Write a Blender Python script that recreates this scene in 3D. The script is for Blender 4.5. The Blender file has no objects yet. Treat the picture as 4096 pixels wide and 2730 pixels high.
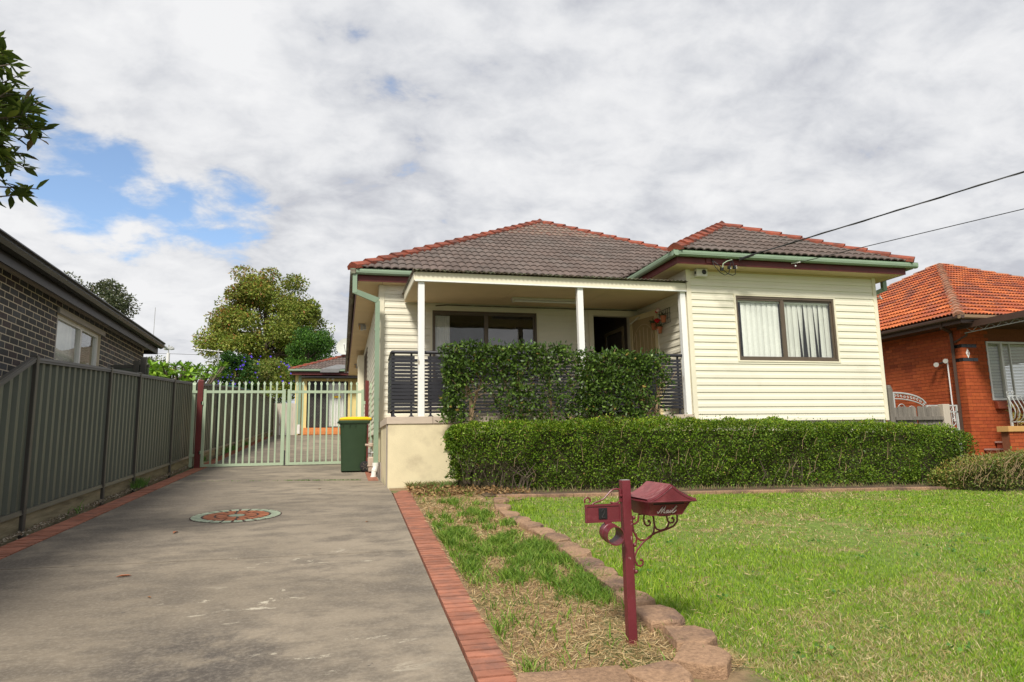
import bpy, math, random
import numpy as np
from mathutils import Vector, Matrix
R = math.radians
rng = np.random.default_rng(7)
random.seed(7)
S = bpy.context.scene
C = S.collection

# ------------------------------------------------------------------ camera, sky, sun, exposure
EYE = Vector((0, 0, 1.154))
def cam_matrix(yaw, pitch, roll):
    cy, sy, cp, sp = math.cos(yaw), math.sin(yaw), math.cos(pitch), math.sin(pitch)
    f = Vector((sy*cp, cy*cp, sp)); r = Vector((cy, -sy, 0)); u = r.cross(f)
    c, s = math.cos(roll), math.sin(roll)
    r2 = r*c + u*s; u2 = u*c - r*s
    m = Matrix((r2, u2, -f)).transposed().to_4x4(); m.translation = EYE
    return m
cd = bpy.data.cameras.new('camera'); cd.lens = 24.0; cd.sensor_width = 36.0; cd.clip_start = .05; cd.clip_end = 3000
cam = bpy.data.objects.new('camera', cd); C.objects.link(cam)
cam.matrix_world = cam_matrix(R(14.09), R(8.9), R(-1.13))
S.camera = cam
S.view_settings.view_transform = 'Standard'; S.view_settings.look = 'None'
S.view_settings.exposure = 0.5; S.view_settings.gamma = 1; S.view_settings.use_curve_mapping = False
S.cycles.max_bounces = 6; S.cycles.transparent_max_bounces = 12
S.cycles.sample_clamp_indirect = 6

SUN = Vector((-.46, -.85, 1.0)).normalized()
W = bpy.data.worlds.new('World'); S.world = W; W.use_nodes = True
nt = W.node_tree; nt.nodes.clear()
def N(nt, t, **kw):
    n = nt.nodes.new(t)
    for k, v in kw.items(): setattr(n, k, v)
    return n
def build_sky():
    L = nt.links.new
    out = N(nt, 'ShaderNodeOutputWorld')
    sky = N(nt, 'ShaderNodeTexSky', sky_type='NISHITA'); sky.sun_disc = False
    sky.sun_elevation = math.asin(SUN.z); sky.sun_rotation = math.atan2(SUN.x, SUN.y)
    sky.air_density = 1.0; sky.dust_density = .6; sky.ozone_density = 1.6
    b1 = N(nt, 'ShaderNodeBackground'); b1.inputs[1].default_value = .14; L(sky.outputs[0], b1.inputs[0])
    tc = N(nt, 'ShaderNodeTexCoord'); sx = N(nt, 'ShaderNodeSeparateXYZ'); L(tc.outputs['Generated'], sx.inputs[0])
    def M(op, a, b=None, c=None, clamp=False):
        m = N(nt, 'ShaderNodeMath', operation=op); m.use_clamp = clamp
        for i, v in enumerate((a, b, c)):
            if v is None: continue
            if isinstance(v, (int, float)): m.inputs[i].default_value = v
            else: L(v, m.inputs[i])
        return m.outputs[0]
    z = M('MAXIMUM', sx.outputs[2], 0.0); zd = M('ADD', z, .30)
    cx = N(nt, 'ShaderNodeCombineXYZ'); L(M('DIVIDE', sx.outputs[0], zd), cx.inputs[0]); L(M('DIVIDE', sx.outputs[1], zd), cx.inputs[1])
    def noise(scale, det, rough, dist=0, off=(0, 0, 0), stretch=(1, 1, 1)):
        mp = N(nt, 'ShaderNodeMapping'); mp.inputs['Location'].default_value = off; mp.inputs['Scale'].default_value = stretch
        L(cx.outputs[0], mp.inputs[0])
        n = N(nt, 'ShaderNodeTexNoise'); n.inputs['Scale'].default_value = scale; n.inputs['Detail'].default_value = det
        n.inputs['Roughness'].default_value = rough; n.inputs['Distortion'].default_value = dist
        L(mp.outputs[0], n.inputs['Vector']); return n.outputs[0]
    big = noise(.8, 4, .5, .3, (3.1, 1.7, 0)); mid = noise(3.0, 6, .55, .35, (9, 4, 0), (1, 1.1, 1)); fine = noise(9.0, 5, .6, .25, (1, 7, 2), (1, 1.15, 1))
    # openings in the cloud sheet: two broad gaps towards the north west
    def gap(d, wid):
        d = Vector(d).normalized()
        dp = N(nt, 'ShaderNodeVectorMath', operation='DOT_PRODUCT'); L(tc.outputs['Generated'], dp.inputs[0]); dp.inputs[1].default_value = d
        nd = N(nt, 'ShaderNodeMapRange'); nd.interpolation_type = 'SMOOTHSTEP'
        L(dp.outputs['Value'], nd.inputs[0]); nd.inputs[1].default_value = math.cos(R(wid)); nd.inputs[2].default_value = 1.0
        return nd.outputs[0]
    g = M('ADD', M('MULTIPLY', gap((-.30, 1, .345), 6), .14), M('ADD', M('MULTIPLY', gap((-.17, 1, .34), 5), .13), M('MULTIPLY', gap((-.42, 1, .40), 8), .08)))
    cov = M('ADD', M('MULTIPLY', big, .16), M('ADD', M('MULTIPLY', mid, .50), M('MULTIPLY', fine, .34)))
    cov = M('SUBTRACT', cov, g)
    mr = N(nt, 'ShaderNodeMapRange'); mr.interpolation_type = 'SMOOTHSTEP'; L(cov, mr.inputs[0]); mr.inputs[1].default_value = .30; mr.inputs[2].default_value = .43
    low = N(nt, 'ShaderNodeMapRange'); low.interpolation_type = 'SMOOTHSTEP'; L(z, low.inputs[0]); low.inputs[1].default_value = .26; low.inputs[2].default_value = .05
    mask = M('MAXIMUM', mr.outputs[0], M('MULTIPLY', low.outputs[0], .8), clamp=True)
    shade = M('ADD', M('MULTIPLY', big, .40), M('ADD', M('MULTIPLY', mid, .46), M('MULTIPLY', fine, .30)))
    shade = M('ADD', M('MULTIPLY', M('SUBTRACT', shade, .58), 1.45), .515)
    # the sheet is thicker (greyer) towards the east
    shade = M('ADD', shade, M('MULTIPLY', sx.outputs[0], -.10))
    rp = N(nt, 'ShaderNodeValToRGB'); L(shade, rp.inputs[0])
    e = rp.color_ramp.elements
    e[0].position = .36; e[0].color = (.40, .41, .445, 1); e[1].position = .64; e[1].color = (.635, .637, .645, 1)
    m1 = e.new(.45); m1.color = (.49, .50, .525, 1)
    m2 = e.new(.54); m2.color = (.575, .58, .595, 1)
    b2 = N(nt, 'ShaderNodeBackground'); b2.inputs[1].default_value = 1.0; L(rp.outputs[0], b2.inputs[0])
    mx = N(nt, 'ShaderNodeMixShader'); L(mask, mx.inputs[0]); L(b1.outputs[0], mx.inputs[1]); L(b2.outputs[0], mx.inputs[2])
    L(mx.outputs[0], out.inputs[0])
build_sky()
sl = bpy.data.lights.new('sun', 'SUN'); sl.energy = 3.25; sl.angle = R(11); sl.color = (1, .945, .85)
so = bpy.data.objects.new('sun', sl); C.objects.link(so); so.rotation_euler = SUN.to_track_quat('Z', 'Y').to_euler(); so.location = (-5, -8, 20)

# ------------------------------------------------------------------ materials
def mat(name, col, rough=.6, var=.12, ns=6.0, bump=0.0, bs=80.0, rnd=0.0, spec=.35, metal=0.0, col2=None, c2s=2.0, c2lo=.5, c2hi=.65, stretch=(1, 1, 1), rndcol=None, coat=0.0, attr=False):
    m = bpy.data.materials.new(name); m.use_nodes = True
    t = m.node_tree; p = t.nodes['Principled BSDF']; L = t.links.new
    p.inputs['Roughness'].default_value = rough; p.inputs['Metallic'].default_value = metal
    p.inputs['Specular IOR Level'].default_value = spec; p.inputs['Coat Weight'].default_value = coat
    geo = N(t, 'ShaderNodeNewGeometry'); mp = N(t, 'ShaderNodeMapping'); mp.inputs['Scale'].default_value = stretch; L(geo.outputs['Position'], mp.inputs[0])
    def noise(s, d=5, r=.6):
        n = N(t, 'ShaderNodeTexNoise'); n.inputs['Scale'].default_value = s; n.inputs['Detail'].default_value = d; n.inputs['Roughness'].default_value = r
        L(mp.outputs[0], n.inputs['Vector']); return n.outputs[0]
    def mix(fac, a, b, typ='MIX'):
        x = N(t, 'ShaderNodeMix', data_type='RGBA', blend_type=typ)
        for k, v in ((0, fac), (6, a), (7, b)):
            if isinstance(v, (int, float)): x.inputs[k].default_value = v
            elif isinstance(v, tuple): x.inputs[k].default_value = (*v, 1)
            else: L(v, x.inputs[k])
        return x.outputs[2]
    def rng_(v, a, b, c, d):
        r = N(t, 'ShaderNodeMapRange'); L(v, r.inputs[0])
        for i, q in enumerate((a, b, c, d)): r.inputs[i+1].default_value = q
        return r.outputs[0]
    c = tuple(col)
    if attr:
        at = N(t, 'ShaderNodeAttribute', attribute_name='col'); c = at.outputs['Color']
    if col2 is not None:
        c = mix(rng_(noise(c2s), c2lo, c2hi, 0, 1), c, tuple(col2))
    if rndcol is not None:
        oi = N(t, 'ShaderNodeObjectInfo')
        rp = N(t, 'ShaderNodeValToRGB'); L(oi.outputs['Random'], rp.inputs[0]); rp.color_ramp.interpolation = 'CONSTANT'
        k = len(rndcol)
        rp.color_ramp.elements[0].color = (*rndcol[0], 1); rp.color_ramp.elements[1].position = 1/k; rp.color_ramp.elements[1].color = (*rndcol[1], 1)
        for i in range(2, k):
            e = rp.color_ramp.elements.new(i/k); e.color = (*rndcol[i], 1)
        c = mix(.9, c, rp.outputs[0])
    hsv = N(t, 'ShaderNodeHueSaturation')
    if isinstance(c, tuple): hsv.inputs['Color'].default_value = (*c, 1)
    else: L(c, hsv.inputs['Color'])
    v = rng_(noise(ns), .3, .7, 1-var, 1+var)
    if rnd:
        oi = N(t, 'ShaderNodeObjectInfo'); rv = rng_(oi.outputs['Random'], 0, 1, 1-rnd, 1+rnd)
        mm = N(t, 'ShaderNodeMath', operation='MULTIPLY'); L(v, mm.inputs[0]); L(rv, mm.inputs[1]); v = mm.outputs[0]
    L(v, hsv.inputs['Value']); L(hsv.outputs[0], p.inputs['Base Color'])
    if bump:
        b = N(t, 'ShaderNodeBump'); b.inputs['Strength'].default_value = min(1, bump); b.inputs['Distance'].default_value = .01*max(1, bump)
        L(noise(bs, 4, .65), b.inputs['Height']); L(b.outputs[0], p.inputs['Normal'])
    return m
def leafmat(name, rough=.45, trans=.25, spec=.4):
    m = bpy.data.materials.new(name); m.use_nodes = True
    t = m.node_tree; p = t.nodes['Principled BSDF']; L = t.links.new; o = t.nodes['Material Output']
    p.inputs['Roughness'].default_value = rough; p.inputs['Specular IOR Level'].default_value = spec
    a = N(t, 'ShaderNodeAttribute', attribute_name='col'); L(a.outputs['Color'], p.inputs['Base Color'])
    tr = N(t, 'ShaderNodeBsdfTranslucent'); L(a.outputs['Color'], tr.inputs[0])
    mx = N(t, 'ShaderNodeMixShader'); mx.inputs[0].default_value = trans
    L(p.outputs[0], mx.inputs[1]); L(tr.outputs[0], mx.inputs[2]); L(mx.outputs[0], o.inputs[0])
    return m
def glass(name, tint=(1, 1, 1), base=.06):
    m = bpy.data.materials.new(name); m.use_nodes = True
    t = m.node_tree; L = t.links.new; o = t.nodes['Material Output']; t.nodes.remove(t.nodes['Principled BSDF'])
    tr = N(t, 'ShaderNodeBsdfTransparent'); tr.inputs[0].default_value = (*tint, 1)
    gl = N(t, 'ShaderNodeBsdfGlossy'); gl.inputs['Roughness'].default_value = .0
    geo = N(t, 'ShaderNodeNewGeometry'); n = N(t, 'ShaderNodeTexNoise'); n.inputs['Scale'].default_value = 2.2; L(geo.outputs['Position'], n.inputs['Vector'])
    bp = N(t, 'ShaderNodeBump'); bp.inputs['Strength'].default_value = .12; bp.inputs['Distance'].default_value = .01; L(n.outputs[0], bp.inputs['Height']); L(bp.outputs[0], gl.inputs['Normal'])
    lw = N(t, 'ShaderNodeLayerWeight'); lw.inputs[0].default_value = .5
    fr = N(t, 'ShaderNodeMath', operation='POWER'); L(lw.outputs['Facing'], fr.inputs[0]); fr.inputs[1].default_value = 4.0
    ad = N(t, 'ShaderNodeMath', operation='MULTIPLY_ADD'); L(fr.outputs[0], ad.inputs[0]); ad.inputs[1].default_value = .8; ad.inputs[2].default_value = base; ad.use_clamp = True
    mx = N(t, 'ShaderNodeMixShader'); L(ad.outputs[0], mx.inputs[0]); L(tr.outputs[0], mx.inputs[1]); L(gl.outputs[0], mx.inputs[2]); L(mx.outputs[0], o.inputs[0])
    return m
OTP = [(.45, .115, .034), (.50, .135, .038), (.39, .090, .03), (.29, .07, .034), (.22, .07, .042), (.46, .125, .04)]
OBP = [(.36, .080, .028), (.39, .09, .030), (.33, .072, .026), (.37, .085, .030), (.29, .062, .024)]
DBP = [(.024, .023, .025), (.030, .029, .032), (.022, .020, .021), (.038, .023, .024), (.041, .041, .045)]
MT = dict(
    soil=mat('soil', (.085, .058, .036), .95, .3, 9, .8, 40, col2=(.17, .12, .065), c2s=3),
    turf=mat('turf base', (.125, .185, .028), .95, .3, 14, .8, 60, col2=(.24, .19, .085), c2s=2.6, c2lo=.52, c2hi=.68),
    straw=mat('dry thatch', (.24, .165, .09), .95, .3, 16, 1, 70, col2=(.10, .12, .035), c2s=1.6, c2lo=.5, c2hi=.6),
    far_ground=mat('grassy ground', (.10, .12, .045), .95, .25, 1.5),
    cream=mat('cream vinyl boards', (.765, .728, .590), .42, .04, 1.1, .04, 3, rnd=.022, spec=.4, col2=(.70, .66, .53), c2s=1.7, c2lo=.58, c2hi=.74),
    cream_trim=mat('cream painted trim', (.75, .70, .54), .5, .05, 3, 0),
    beige=mat('beige soffit sheet', (.64, .50, .30), .7, .06, 2.5, .05, 50),
    whitepaint=mat('flaking white paint', (.80, .80, .77), .55, .06, 5, .15, 40, col2=(.42, .36, .28), c2s=14, c2lo=.655, c2hi=.69, stretch=(1, 1, .16)),
    white=mat('white pvc', (.74, .73, .69), .4, .05),
    render=mat('yellow cream render', (.70, .61, .40), .85, .07, 3.5, .25, 60, col2=(.50, .42, .28), c2s=2.1, c2lo=.50, c2hi=.72),
    coping=mat('beige stone tile', (.52, .43, .34), .6, .08, 12, .1, 60, rnd=.04, stretch=(.4, 1, 2)),
    slab=mat('grey concrete base course', (.33, .29, .25), .85, .1, 4, .2),
    maroon=mat('maroon painted timber', (.125, .024, .022), .45, .15, 4, .1, 40),
    green=mat('sage green steel', (.235, .32, .225), .38, .06, 4),
    green_gate=mat('pale green powder coat', (.37, .46, .325), .4, .05, 4),
    stained=mat('weather stained gutter', (.125, .10, .075), .7, .4, 4, .15, 30, col2=(.21, .23, .16), c2s=6, stretch=(1, .3, 1)),
    tile=mat('grey brown concrete tile', (.120, .089, .076), .85, .2, 9, .35, 55, rnd=.16, col2=(.115, .096, .085), c2s=1.6, c2lo=.45, c2hi=.7),
    ridge=mat('red ridge cap', (.235, .058, .031), .8, .3, 7, .4, 40, rnd=.16, col2=(.125, .048, .035), c2s=6, c2lo=.46, c2hi=.64),
    black=mat('charcoal powder coat', (.028, .028, .034), .42, .1, 8),
    bronze=mat('brown aluminium', (.125, .095, .068), .35, .06, 4, metal=.2),
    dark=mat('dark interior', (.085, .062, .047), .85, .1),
    interior=mat('interior plaster', (.21, .165, .13), .85, .06),
    blind=mat('white vertical blind', (.88, .875, .83), .8, .05, 20, rnd=.05),
    blind_grey=mat('greyed vertical blind', (.74, .735, .68), .8, .05, 20, rnd=.06),
    curtain=mat('sheer curtain', (.72, .71, .68), .85, .05, 20),
    screen=mat('beige security mesh', (.44, .325, .165), .7, .05, 30),
    concrete=None,
    paver=mat('red brick paver', (.335, .135, .084), .88, .2, 10, .4, 60, rnd=.17, col2=(.25, .115, .08), c2s=6, c2lo=.48, c2hi=.65),
    mortar=mat('grey mortar', (.085, .07, .055), .95, .15, 20, .4),
    stone=mat('sandstone block', (.33, .205, .125), .95, .3, 50, 1.0, 110, rnd=.13, col2=(.15, .095, .07), c2s=3.2, c2lo=.47, c2hi=.66),
    fence=mat('green grey steel sheet', (.076, .087, .066), .42, .10, 1.6, 0, rnd=.06, spec=.4),
    fence_post=mat('brown grey steel', (.062, .058, .050), .42, .08, 3),
    plinth=mat('weathered treated pine', (.215, .185, .115), .9, .3, 5, .4, 30, rnd=.15, stretch=(3, .35, 3), col2=(.12, .10, .06), c2s=4, c2lo=.5, c2hi=.7),
    grey_timber=mat('silvered grey timber', (.185, .165, .14), .9, .28, 5, .5, 40, rnd=.16, stretch=(4, 4, .4)),
    pale_timber=mat('pale paling', (.50, .44, .36), .85, .12, 5, .2, 40, rnd=.1, stretch=(4, 4, .4)),
    binbody=mat('dark green plastic', (.026, .052, .024), .42, .12, 3, .05, 90, spec=.4),
    binlid=mat('yellow plastic', (.86, .52, .01), .4, .05, 4),
    rubber=mat('black rubber', (.015, .015, .016), .7, .1),
    steel=mat('galvanised steel', (.42, .42, .41), .45, .1, 8, metal=.5),
    meter=mat('beige painted meter', (.48, .38, .30), .5, .06),
    mail_post=mat('chipped burgundy enamel', (.135, .020, .028), .36, .2, 9, .2, 60, col2=(.40, .26, .23), c2s=38, c2lo=.66, c2hi=.68, stretch=(1, 1, .5), spec=.45), creamdoor=mat('yellow cream door frame', (.74, .62, .36), .5, .05, 4),
    mail=mat('burgundy enamel', (.135, .020, .028), .36, .16, 12, .15, 70, col2=(.21, .055, .06), c2s=9, c2lo=.55, c2hi=.75, spec=.45),
    mail_top=mat('sun faded burgundy', (.21, .058, .062), .5, .2, 16, .2, 90, col2=(.33, .15, .14), c2s=14, c2lo=.55, c2hi=.72),
    silver=mat('worn silver lettering', (.36, .31, .29), .4, .15, 30, metal=.4),
    blackplate=mat('black number plate', (.012, .012, .013), .5, .1), blacknum=mat('raised black number', (.035, .033, .033), .35, .1),
    brown_brick=None,
    dbrick=mat('charcoal brick', (.026, .024, .026), .6, .25, 30, .4, 80, rnd=.3, rndcol=DBP),
    dmortar=mat('cream mortar', (.58, .50, .38), .9, .08, 20),
    charcoal=mat('charcoal gutter steel', (.026, .024, .024), .42, .08, 4, spec=.3),
    grey_soffit=mat('grey soffit', (.38, .35, .33), .8, .06),
    obrick=mat('orange brick', (.42, .082, .022), .75, .12, 12, .25, 60, rnd=.12, spec=.15, rndcol=OBP), obrick_s=mat('orange brick far', (.4, .08, .02), .75, .12, 12, .25, 60, spec=.2, attr=True), dbrick_s=mat('charcoal brick far', (.03, .03, .03), .6, .25, 30, .4, 80, attr=True),
    omortar=mat('dark brick mortar', (.19, .065, .032), .95, .15, 20),
    otile=mat('orange terracotta tile', (.58, .135, .028), .7, .2, 9, .3, 50, rnd=.22, rndcol=OTP, col2=(.21, .11, .075), c2s=9, c2lo=.5, c2hi=.66), otile_s=mat('orange terracotta tile far', (.5, .1, .03), .75, .2, 9, .3, 50, col2=(.17, .065, .045), c2s=9, c2lo=.5, c2hi=.68, attr=True),
    oridge=mat('weathered terracotta cap', (.32, .15, .09), .85, .25, 10, .4, 40, rnd=.2, col2=(.22, .16, .12), c2s=8),
    brown=mat('brown steel gutter', (.075, .045, .034), .35, .1, 4), tan_gutter=mat('tan gutter face', (.26, .17, .10), .45, .1, 4),
    tan=mat('tan painted capping', (.52, .30, .11), .6, .06), redsill=mat('red brown sill', (.27, .062, .03), .6, .1, 8, .1),
    pinkstep=mat('pink grey step tread', (.40, .27, .23), .7, .08),
    blacktile=mat('glazed black tile', (.012, .011, .012), .15, .1, spec=.6),
    alu=mat('silver aluminium', (.62, .61, .58), .35, .05, 4, metal=.3), whitealu=mat('white aluminium', (.72, .71, .70), .35, .05, 4),
    iron=mat('grey painted iron', (.40, .41, .40), .5, .1, 8),
    ywall=mat('yellow painted wall', (.70, .57, .24), .7, .05, 3), tstep=mat('terracotta step tile', (.60, .22, .07), .6, .1, 8, rnd=.06),
    dish=mat('grey satellite dish', (.47, .48, .43), .5, .05),
    cable=mat('black cable', (.012, .012, .012), .5, .05),
    bark=mat('grey brown bark', (.13, .10, .075), .9, .3, 12, .6, 30, stretch=(2, 2, .5)), twig=mat('tan twigs', (.33, .23, .135), .9, .3, 20),
    hedgeshade=mat('painted hedge gap shade', (.045, .04, .018), .95, .4, 14, 1, 30),  # near-black colour standing for the shade deep inside the hedges
    redroof=mat('distant red roof', (.42, .15, .08), .8, .15, 4), tarp=mat('grey flashing sheet', (.16, .16, .16), .5, .2, 6), teal=mat('teal shade cloth', (.05, .17, .15), .6, .1),
    clay=mat('terracotta pot', (.42, .14, .06), .8, .15, 10), redflower=mat('red petals', (.60, .015, .02), .6, .15, 30), whiteflower=mat('white pink petals', (.74, .55, .50), .6, .1, 30),
    purple=mat('purple petals', (.16, .09, .62), .6, .15, 30), thong=mat('blue rubber thong', (.03, .03, .12), .6, .1),
    glassm=glass('window glass', (.97, .98, .97), .05), glassd=glass('dark window glass', (.42, .40, .38), .13),
    mint=mat('mint stencil paint', (.36, .42, .30), .8, .12, 14, .15, 80, rnd=.06, col2=(.40, .40, .32), c2s=7, c2lo=.58, c2hi=.72),
    orange=mat('orange stencil paint', (.42, .15, .07), .8, .14, 14, .15, 80, rnd=.08), darkpaint=mat('dark stencil joint', (.085, .055, .045), .9, .15, 14),
    leaf=leafmat('leaf', .5, .25, .28), gloss=leafmat('glossy leaf', .42, .18, .3), grass=leafmat('grass blade', .55, .3, .25), straw_l=leafmat('straw', .8, .15, .1),
    strap=mat('strap leaf', (.11, .20, .045), .5, .2, 20), litter=mat('fallen leaf', (.25, .12, .05), .8, .3, 30), number=mat('black numeral', (.02, .015, .015), .5, .1), redmark=mat('dark red numeral', (.20, .02, .02), .5, .1),
    yellowsign=mat('yellow sticker', (.80, .50, .02), .5, .05), grille=mat('black security mesh', (.03, .025, .025), .5, .1), tube_light=mat('unlit fluorescent fitting', (.60, .57, .50), .5, .05),
)
def concrete_mat():
    m = bpy.data.materials.new('weathered concrete'); m.use_nodes = True
    t = m.node_tree; p = t.nodes['Principled BSDF']; L = t.links.new
    p.inputs['Roughness'].default_value = .85; p.inputs['Specular IOR Level'].default_value = .25
    g = N(t, 'ShaderNodeNewGeometry')
    def noise(s, d=6, r=.6, st=(1, 1, 1), off=(0, 0, 0), dist=0):
        mp = N(t, 'ShaderNodeMapping'); mp.inputs['Scale'].default_value = st; mp.inputs['Location'].default_value = off; L(g.outputs['Position'], mp.inputs[0])
        n = N(t, 'ShaderNodeTexNoise'); n.inputs['Scale'].default_value = s; n.inputs['Detail'].default_value = d; n.inputs['Roughness'].default_value = r; n.inputs['Distortion'].default_value = dist
        L(mp.outputs[0], n.inputs['Vector']); return n.outputs[0]
    def rg(v, a, b, c=0, d=1):
        r = N(t, 'ShaderNodeMapRange'); r.interpolation_type = 'SMOOTHSTEP'; L(v, r.inputs[0])
        for i, q in enumerate((a, b, c, d)): r.inputs[i+1].default_value = q
        return r.outputs[0]
    def mul(a, b):
        x = N(t, 'ShaderNodeMath', operation='MULTIPLY')
        for i, v in enumerate((a, b)):
            if isinstance(v, (int, float)): x.inputs[i].default_value = v
            else: L(v, x.inputs[i])
        return x.outputs[0]
    def mx(f, a, b, typ='MIX'):
        x = N(t, 'ShaderNodeMix', data_type='RGBA', blend_type=typ)
        for k, v in ((0, f), (6, a), (7, b)):
            if isinstance(v, tuple): x.inputs[k].default_value = (*v, 1)
            elif isinstance(v, (int, float)): x.inputs[k].default_value = v
            else: L(v, x.inputs[k])
        return x.outputs[2]
    def blob(x, y, rx, ry):
        mp = N(t, 'ShaderNodeMapping'); mp.inputs['Location'].default_value = (-x/rx, -y/ry, 0); mp.inputs['Scale'].default_value = (1/rx, 1/ry, 0); L(g.outputs['Position'], mp.inputs[0])
        ln = N(t, 'ShaderNodeVectorMath', operation='LENGTH'); L(mp.outputs[0], ln.inputs[0])
        return rg(ln.outputs['Value'], 1.0, .15)
    c = mx(rg(noise(.45, 5, .6), .35, .65), (.20, .166, .124), (.288, .240, .180))
    c = mx(mul(rg(noise(2.2, 8, .68, (1, 1.6, 1)), .40, .66), .85), c, (.125, .105, .083))
    # grime: along the left edge, an oily patch near the street, tyre marks by the brick edge
    sx = N(t, 'ShaderNodeSeparateXYZ'); L(g.outputs['Position'], sx.inputs[0])
    edge = rg(sx.outputs[0], -.9, -2.6)
    c = mx(mul(mul(edge, rg(noise(1.3, 6, .6), .28, .58)), .85), c, (.085, .072, .060))
    for b, st in ((blob(-.62, 3.6, .75, 1.1), 1.0), (blob(-1.2, 3.2, .5, .5), .5), (blob(.45, 8.4, .35, .8), .6), (blob(.5, 5.0, .18, 1.5), .45), (blob(-1.7, 6.9, .9, .5), .5), (blob(-.6, 14.6, 1.4, .8), .6)):
        c = mx(mul(mul(b, rg(noise(3.2, 8, .72, off=(4, 0, 0)), .36, .58)), st), c, (.088, .075, .064))
    # pale scuffs where the coating has flaked
    sc = rg(noise(2.9, 9, .74, (1, 2.1, 1), (7, 3, 0), .5), .60, .625)
    far = None
    for b in (blob(-.3, 5.7, 1.1, .9), blob(-.55, 4.6, .8, .7), blob(-.1, 10.6, 1.1, .7), blob(.0, 3.6, .6, .8)):
        if far is None: far = b
        else:
            x_ = N(t, 'ShaderNodeMath', operation='MAXIMUM'); L(far, x_.inputs[0]); L(b, x_.inputs[1]); far = x_.outputs[0]
    c = mx(mul(mul(sc, far), .8), c, (.52, .47, .37))
    c = mx(rg(noise(9, 3, .6, off=(2, 9, 0)), .735, .75), c, (.07, .06, .055))
    c = mx(mul(rg(noise(45, 3, .7), .4, .75), .25), c, (.42, .37, .30))
    L(c, p.inputs['Base Color'])
    b = N(t, 'ShaderNodeBump'); b.inputs['Strength'].default_value = .45; b.inputs['Distance'].default_value = .006; L(noise(70, 5, .7), b.inputs['Height']); L(b.outputs[0], p.inputs['Normal'])
    return m
MT['concrete'] = concrete_mat()

# ------------------------------------------------------------------ builders
class MB:
    def __init__(s): s.v = []; s.f = []
    def add(s, v, f):
        k = len(s.v); s.v += [tuple(p) for p in v]; s.f += [tuple(i+k for i in q) for q in f]; return s
    def box(s, x0, x1, y0, y1, z0, z1):
        return s.add([(x0, y0, z0), (x1, y0, z0), (x1, y1, z0), (x0, y1, z0), (x0, y0, z1), (x1, y0, z1), (x1, y1, z1), (x0, y1, z1)],
                     [(3, 2, 1, 0), (4, 5, 6, 7), (0, 1, 5, 4), (1, 2, 6, 5), (2, 3, 7, 6), (3, 0, 4, 7)])
    def hexa(s, b, t):      # four base corners, four top corners
        return s.add(list(b)+list(t), [(3, 2, 1, 0), (4, 5, 6, 7), (0, 1, 5, 4), (1, 2, 6, 5), (2, 3, 7, 6), (3, 0, 4, 7)])
    def beam(s, a, b, w, h, up=(0, 0, 1)):
        a = Vector(a); b = Vector(b); d = (b-a).normalized(); u = Vector(up); r = d.cross(u)
        if r.length < 1e-4: r = d.cross(Vector((0, 1, 0)))
        r.normalize(); u = r.cross(d); r *= w/2; u *= h/2
        return s.hexa([a-r-u, a+r-u, a+r+u, a-r+u], [b-r-u, b+r-u, b+r+u, b-r+u])
    def prism(s, prof, a, b, ax):   # closed 2D profile (p,q) mapped by ax(p,q,t); t=a..b
        n = len(prof); v = [ax(p, q, a) for p, q in prof]+[ax(p, q, b) for p, q in prof]
        f = [(i, (i+1) % n, n+(i+1) % n, n+i) for i in range(n)]+[tuple(range(n-1, -1, -1)), tuple(range(n, 2*n))]
        return s.add(v, f)
    def tube(s, pts, r, n=8, cap=True):
        pts = [Vector(p) for p in pts]; rs = r if isinstance(r, (list, tuple)) else [r]*len(pts)
        v = []; up = None
        for i, p in enumerate(pts):
            d = (pts[min(i+1, len(pts)-1)]-pts[max(i-1, 0)]).normalized()
            if up is None: up = d.orthogonal().normalized()
            up = (up-d*up.dot(d)).normalized(); w = d.cross(up)
            for k in range(n):
                a = 2*math.pi*k/n; v.append(p+(up*math.cos(a)+w*math.sin(a))*rs[i])
        f = [(i*n+k, i*n+(k+1) % n, (i+1)*n+(k+1) % n, (i+1)*n+k) for i in range(len(pts)-1) for k in range(n)]
        if cap: f += [tuple(range(n-1, -1, -1)), tuple((len(pts)-1)*n+k for k in range(n))]
        return s.add(v, f)
    def lathe(s, prof, c, n=16, axis='z'):
        v = []
        for r, h in prof:
            for k in range(n):
                a = 2*math.pi*k/n; x, y = r*math.cos(a), r*math.sin(a)
                v.append((c[0]+x, c[1]+y, c[2]+h) if axis == 'z' else (c[0]+x, c[1]+h, c[2]+y) if axis == 'y' else (c[0]+h, c[1]+x, c[2]+y))
        f = [(i*n+k, i*n+(k+1) % n, (i+1)*n+(k+1) % n, (i+1)*n+k) for i in range(len(prof)-1) for k in range(n)]
        f += [tuple(range(n-1, -1, -1)), tuple((len(prof)-1)*n+k for k in range(n))]
        return s.add(v, f)
    def ball(s, c, r, n=8, m=5, sq=(1, 1, 1)):
        prof = [(max(1e-3, math.sin(math.pi*i/m)), -math.cos(math.pi*i/m)) for i in range(m+1)]
        t = MB().lathe(prof, (0, 0, 0), n)
        return s.add([(c[0]+x*r*sq[0], c[1]+y*r*sq[1], c[2]+z*r*sq[2]) for x, y, z in t.v], t.f)
OFF = {}
def link(o, parent):
    C.objects.link(o)
    if parent is not None: o.parent = parent; OFF[o.name] = OFF.get(parent.name, Vector())
    return o
def mesh_of(name, mb, m, off=Vector(), smooth=False):
    me = bpy.data.meshes.new(name); me.from_pydata([tuple(Vector(p)-off) for p in mb.v], [], mb.f); me.validate()
    if m: me.materials.append(MT[m] if isinstance(m, str) else m)
    if smooth:
        me.polygons.foreach_set('use_smooth', [True]*len(me.polygons))
    return me
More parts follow.
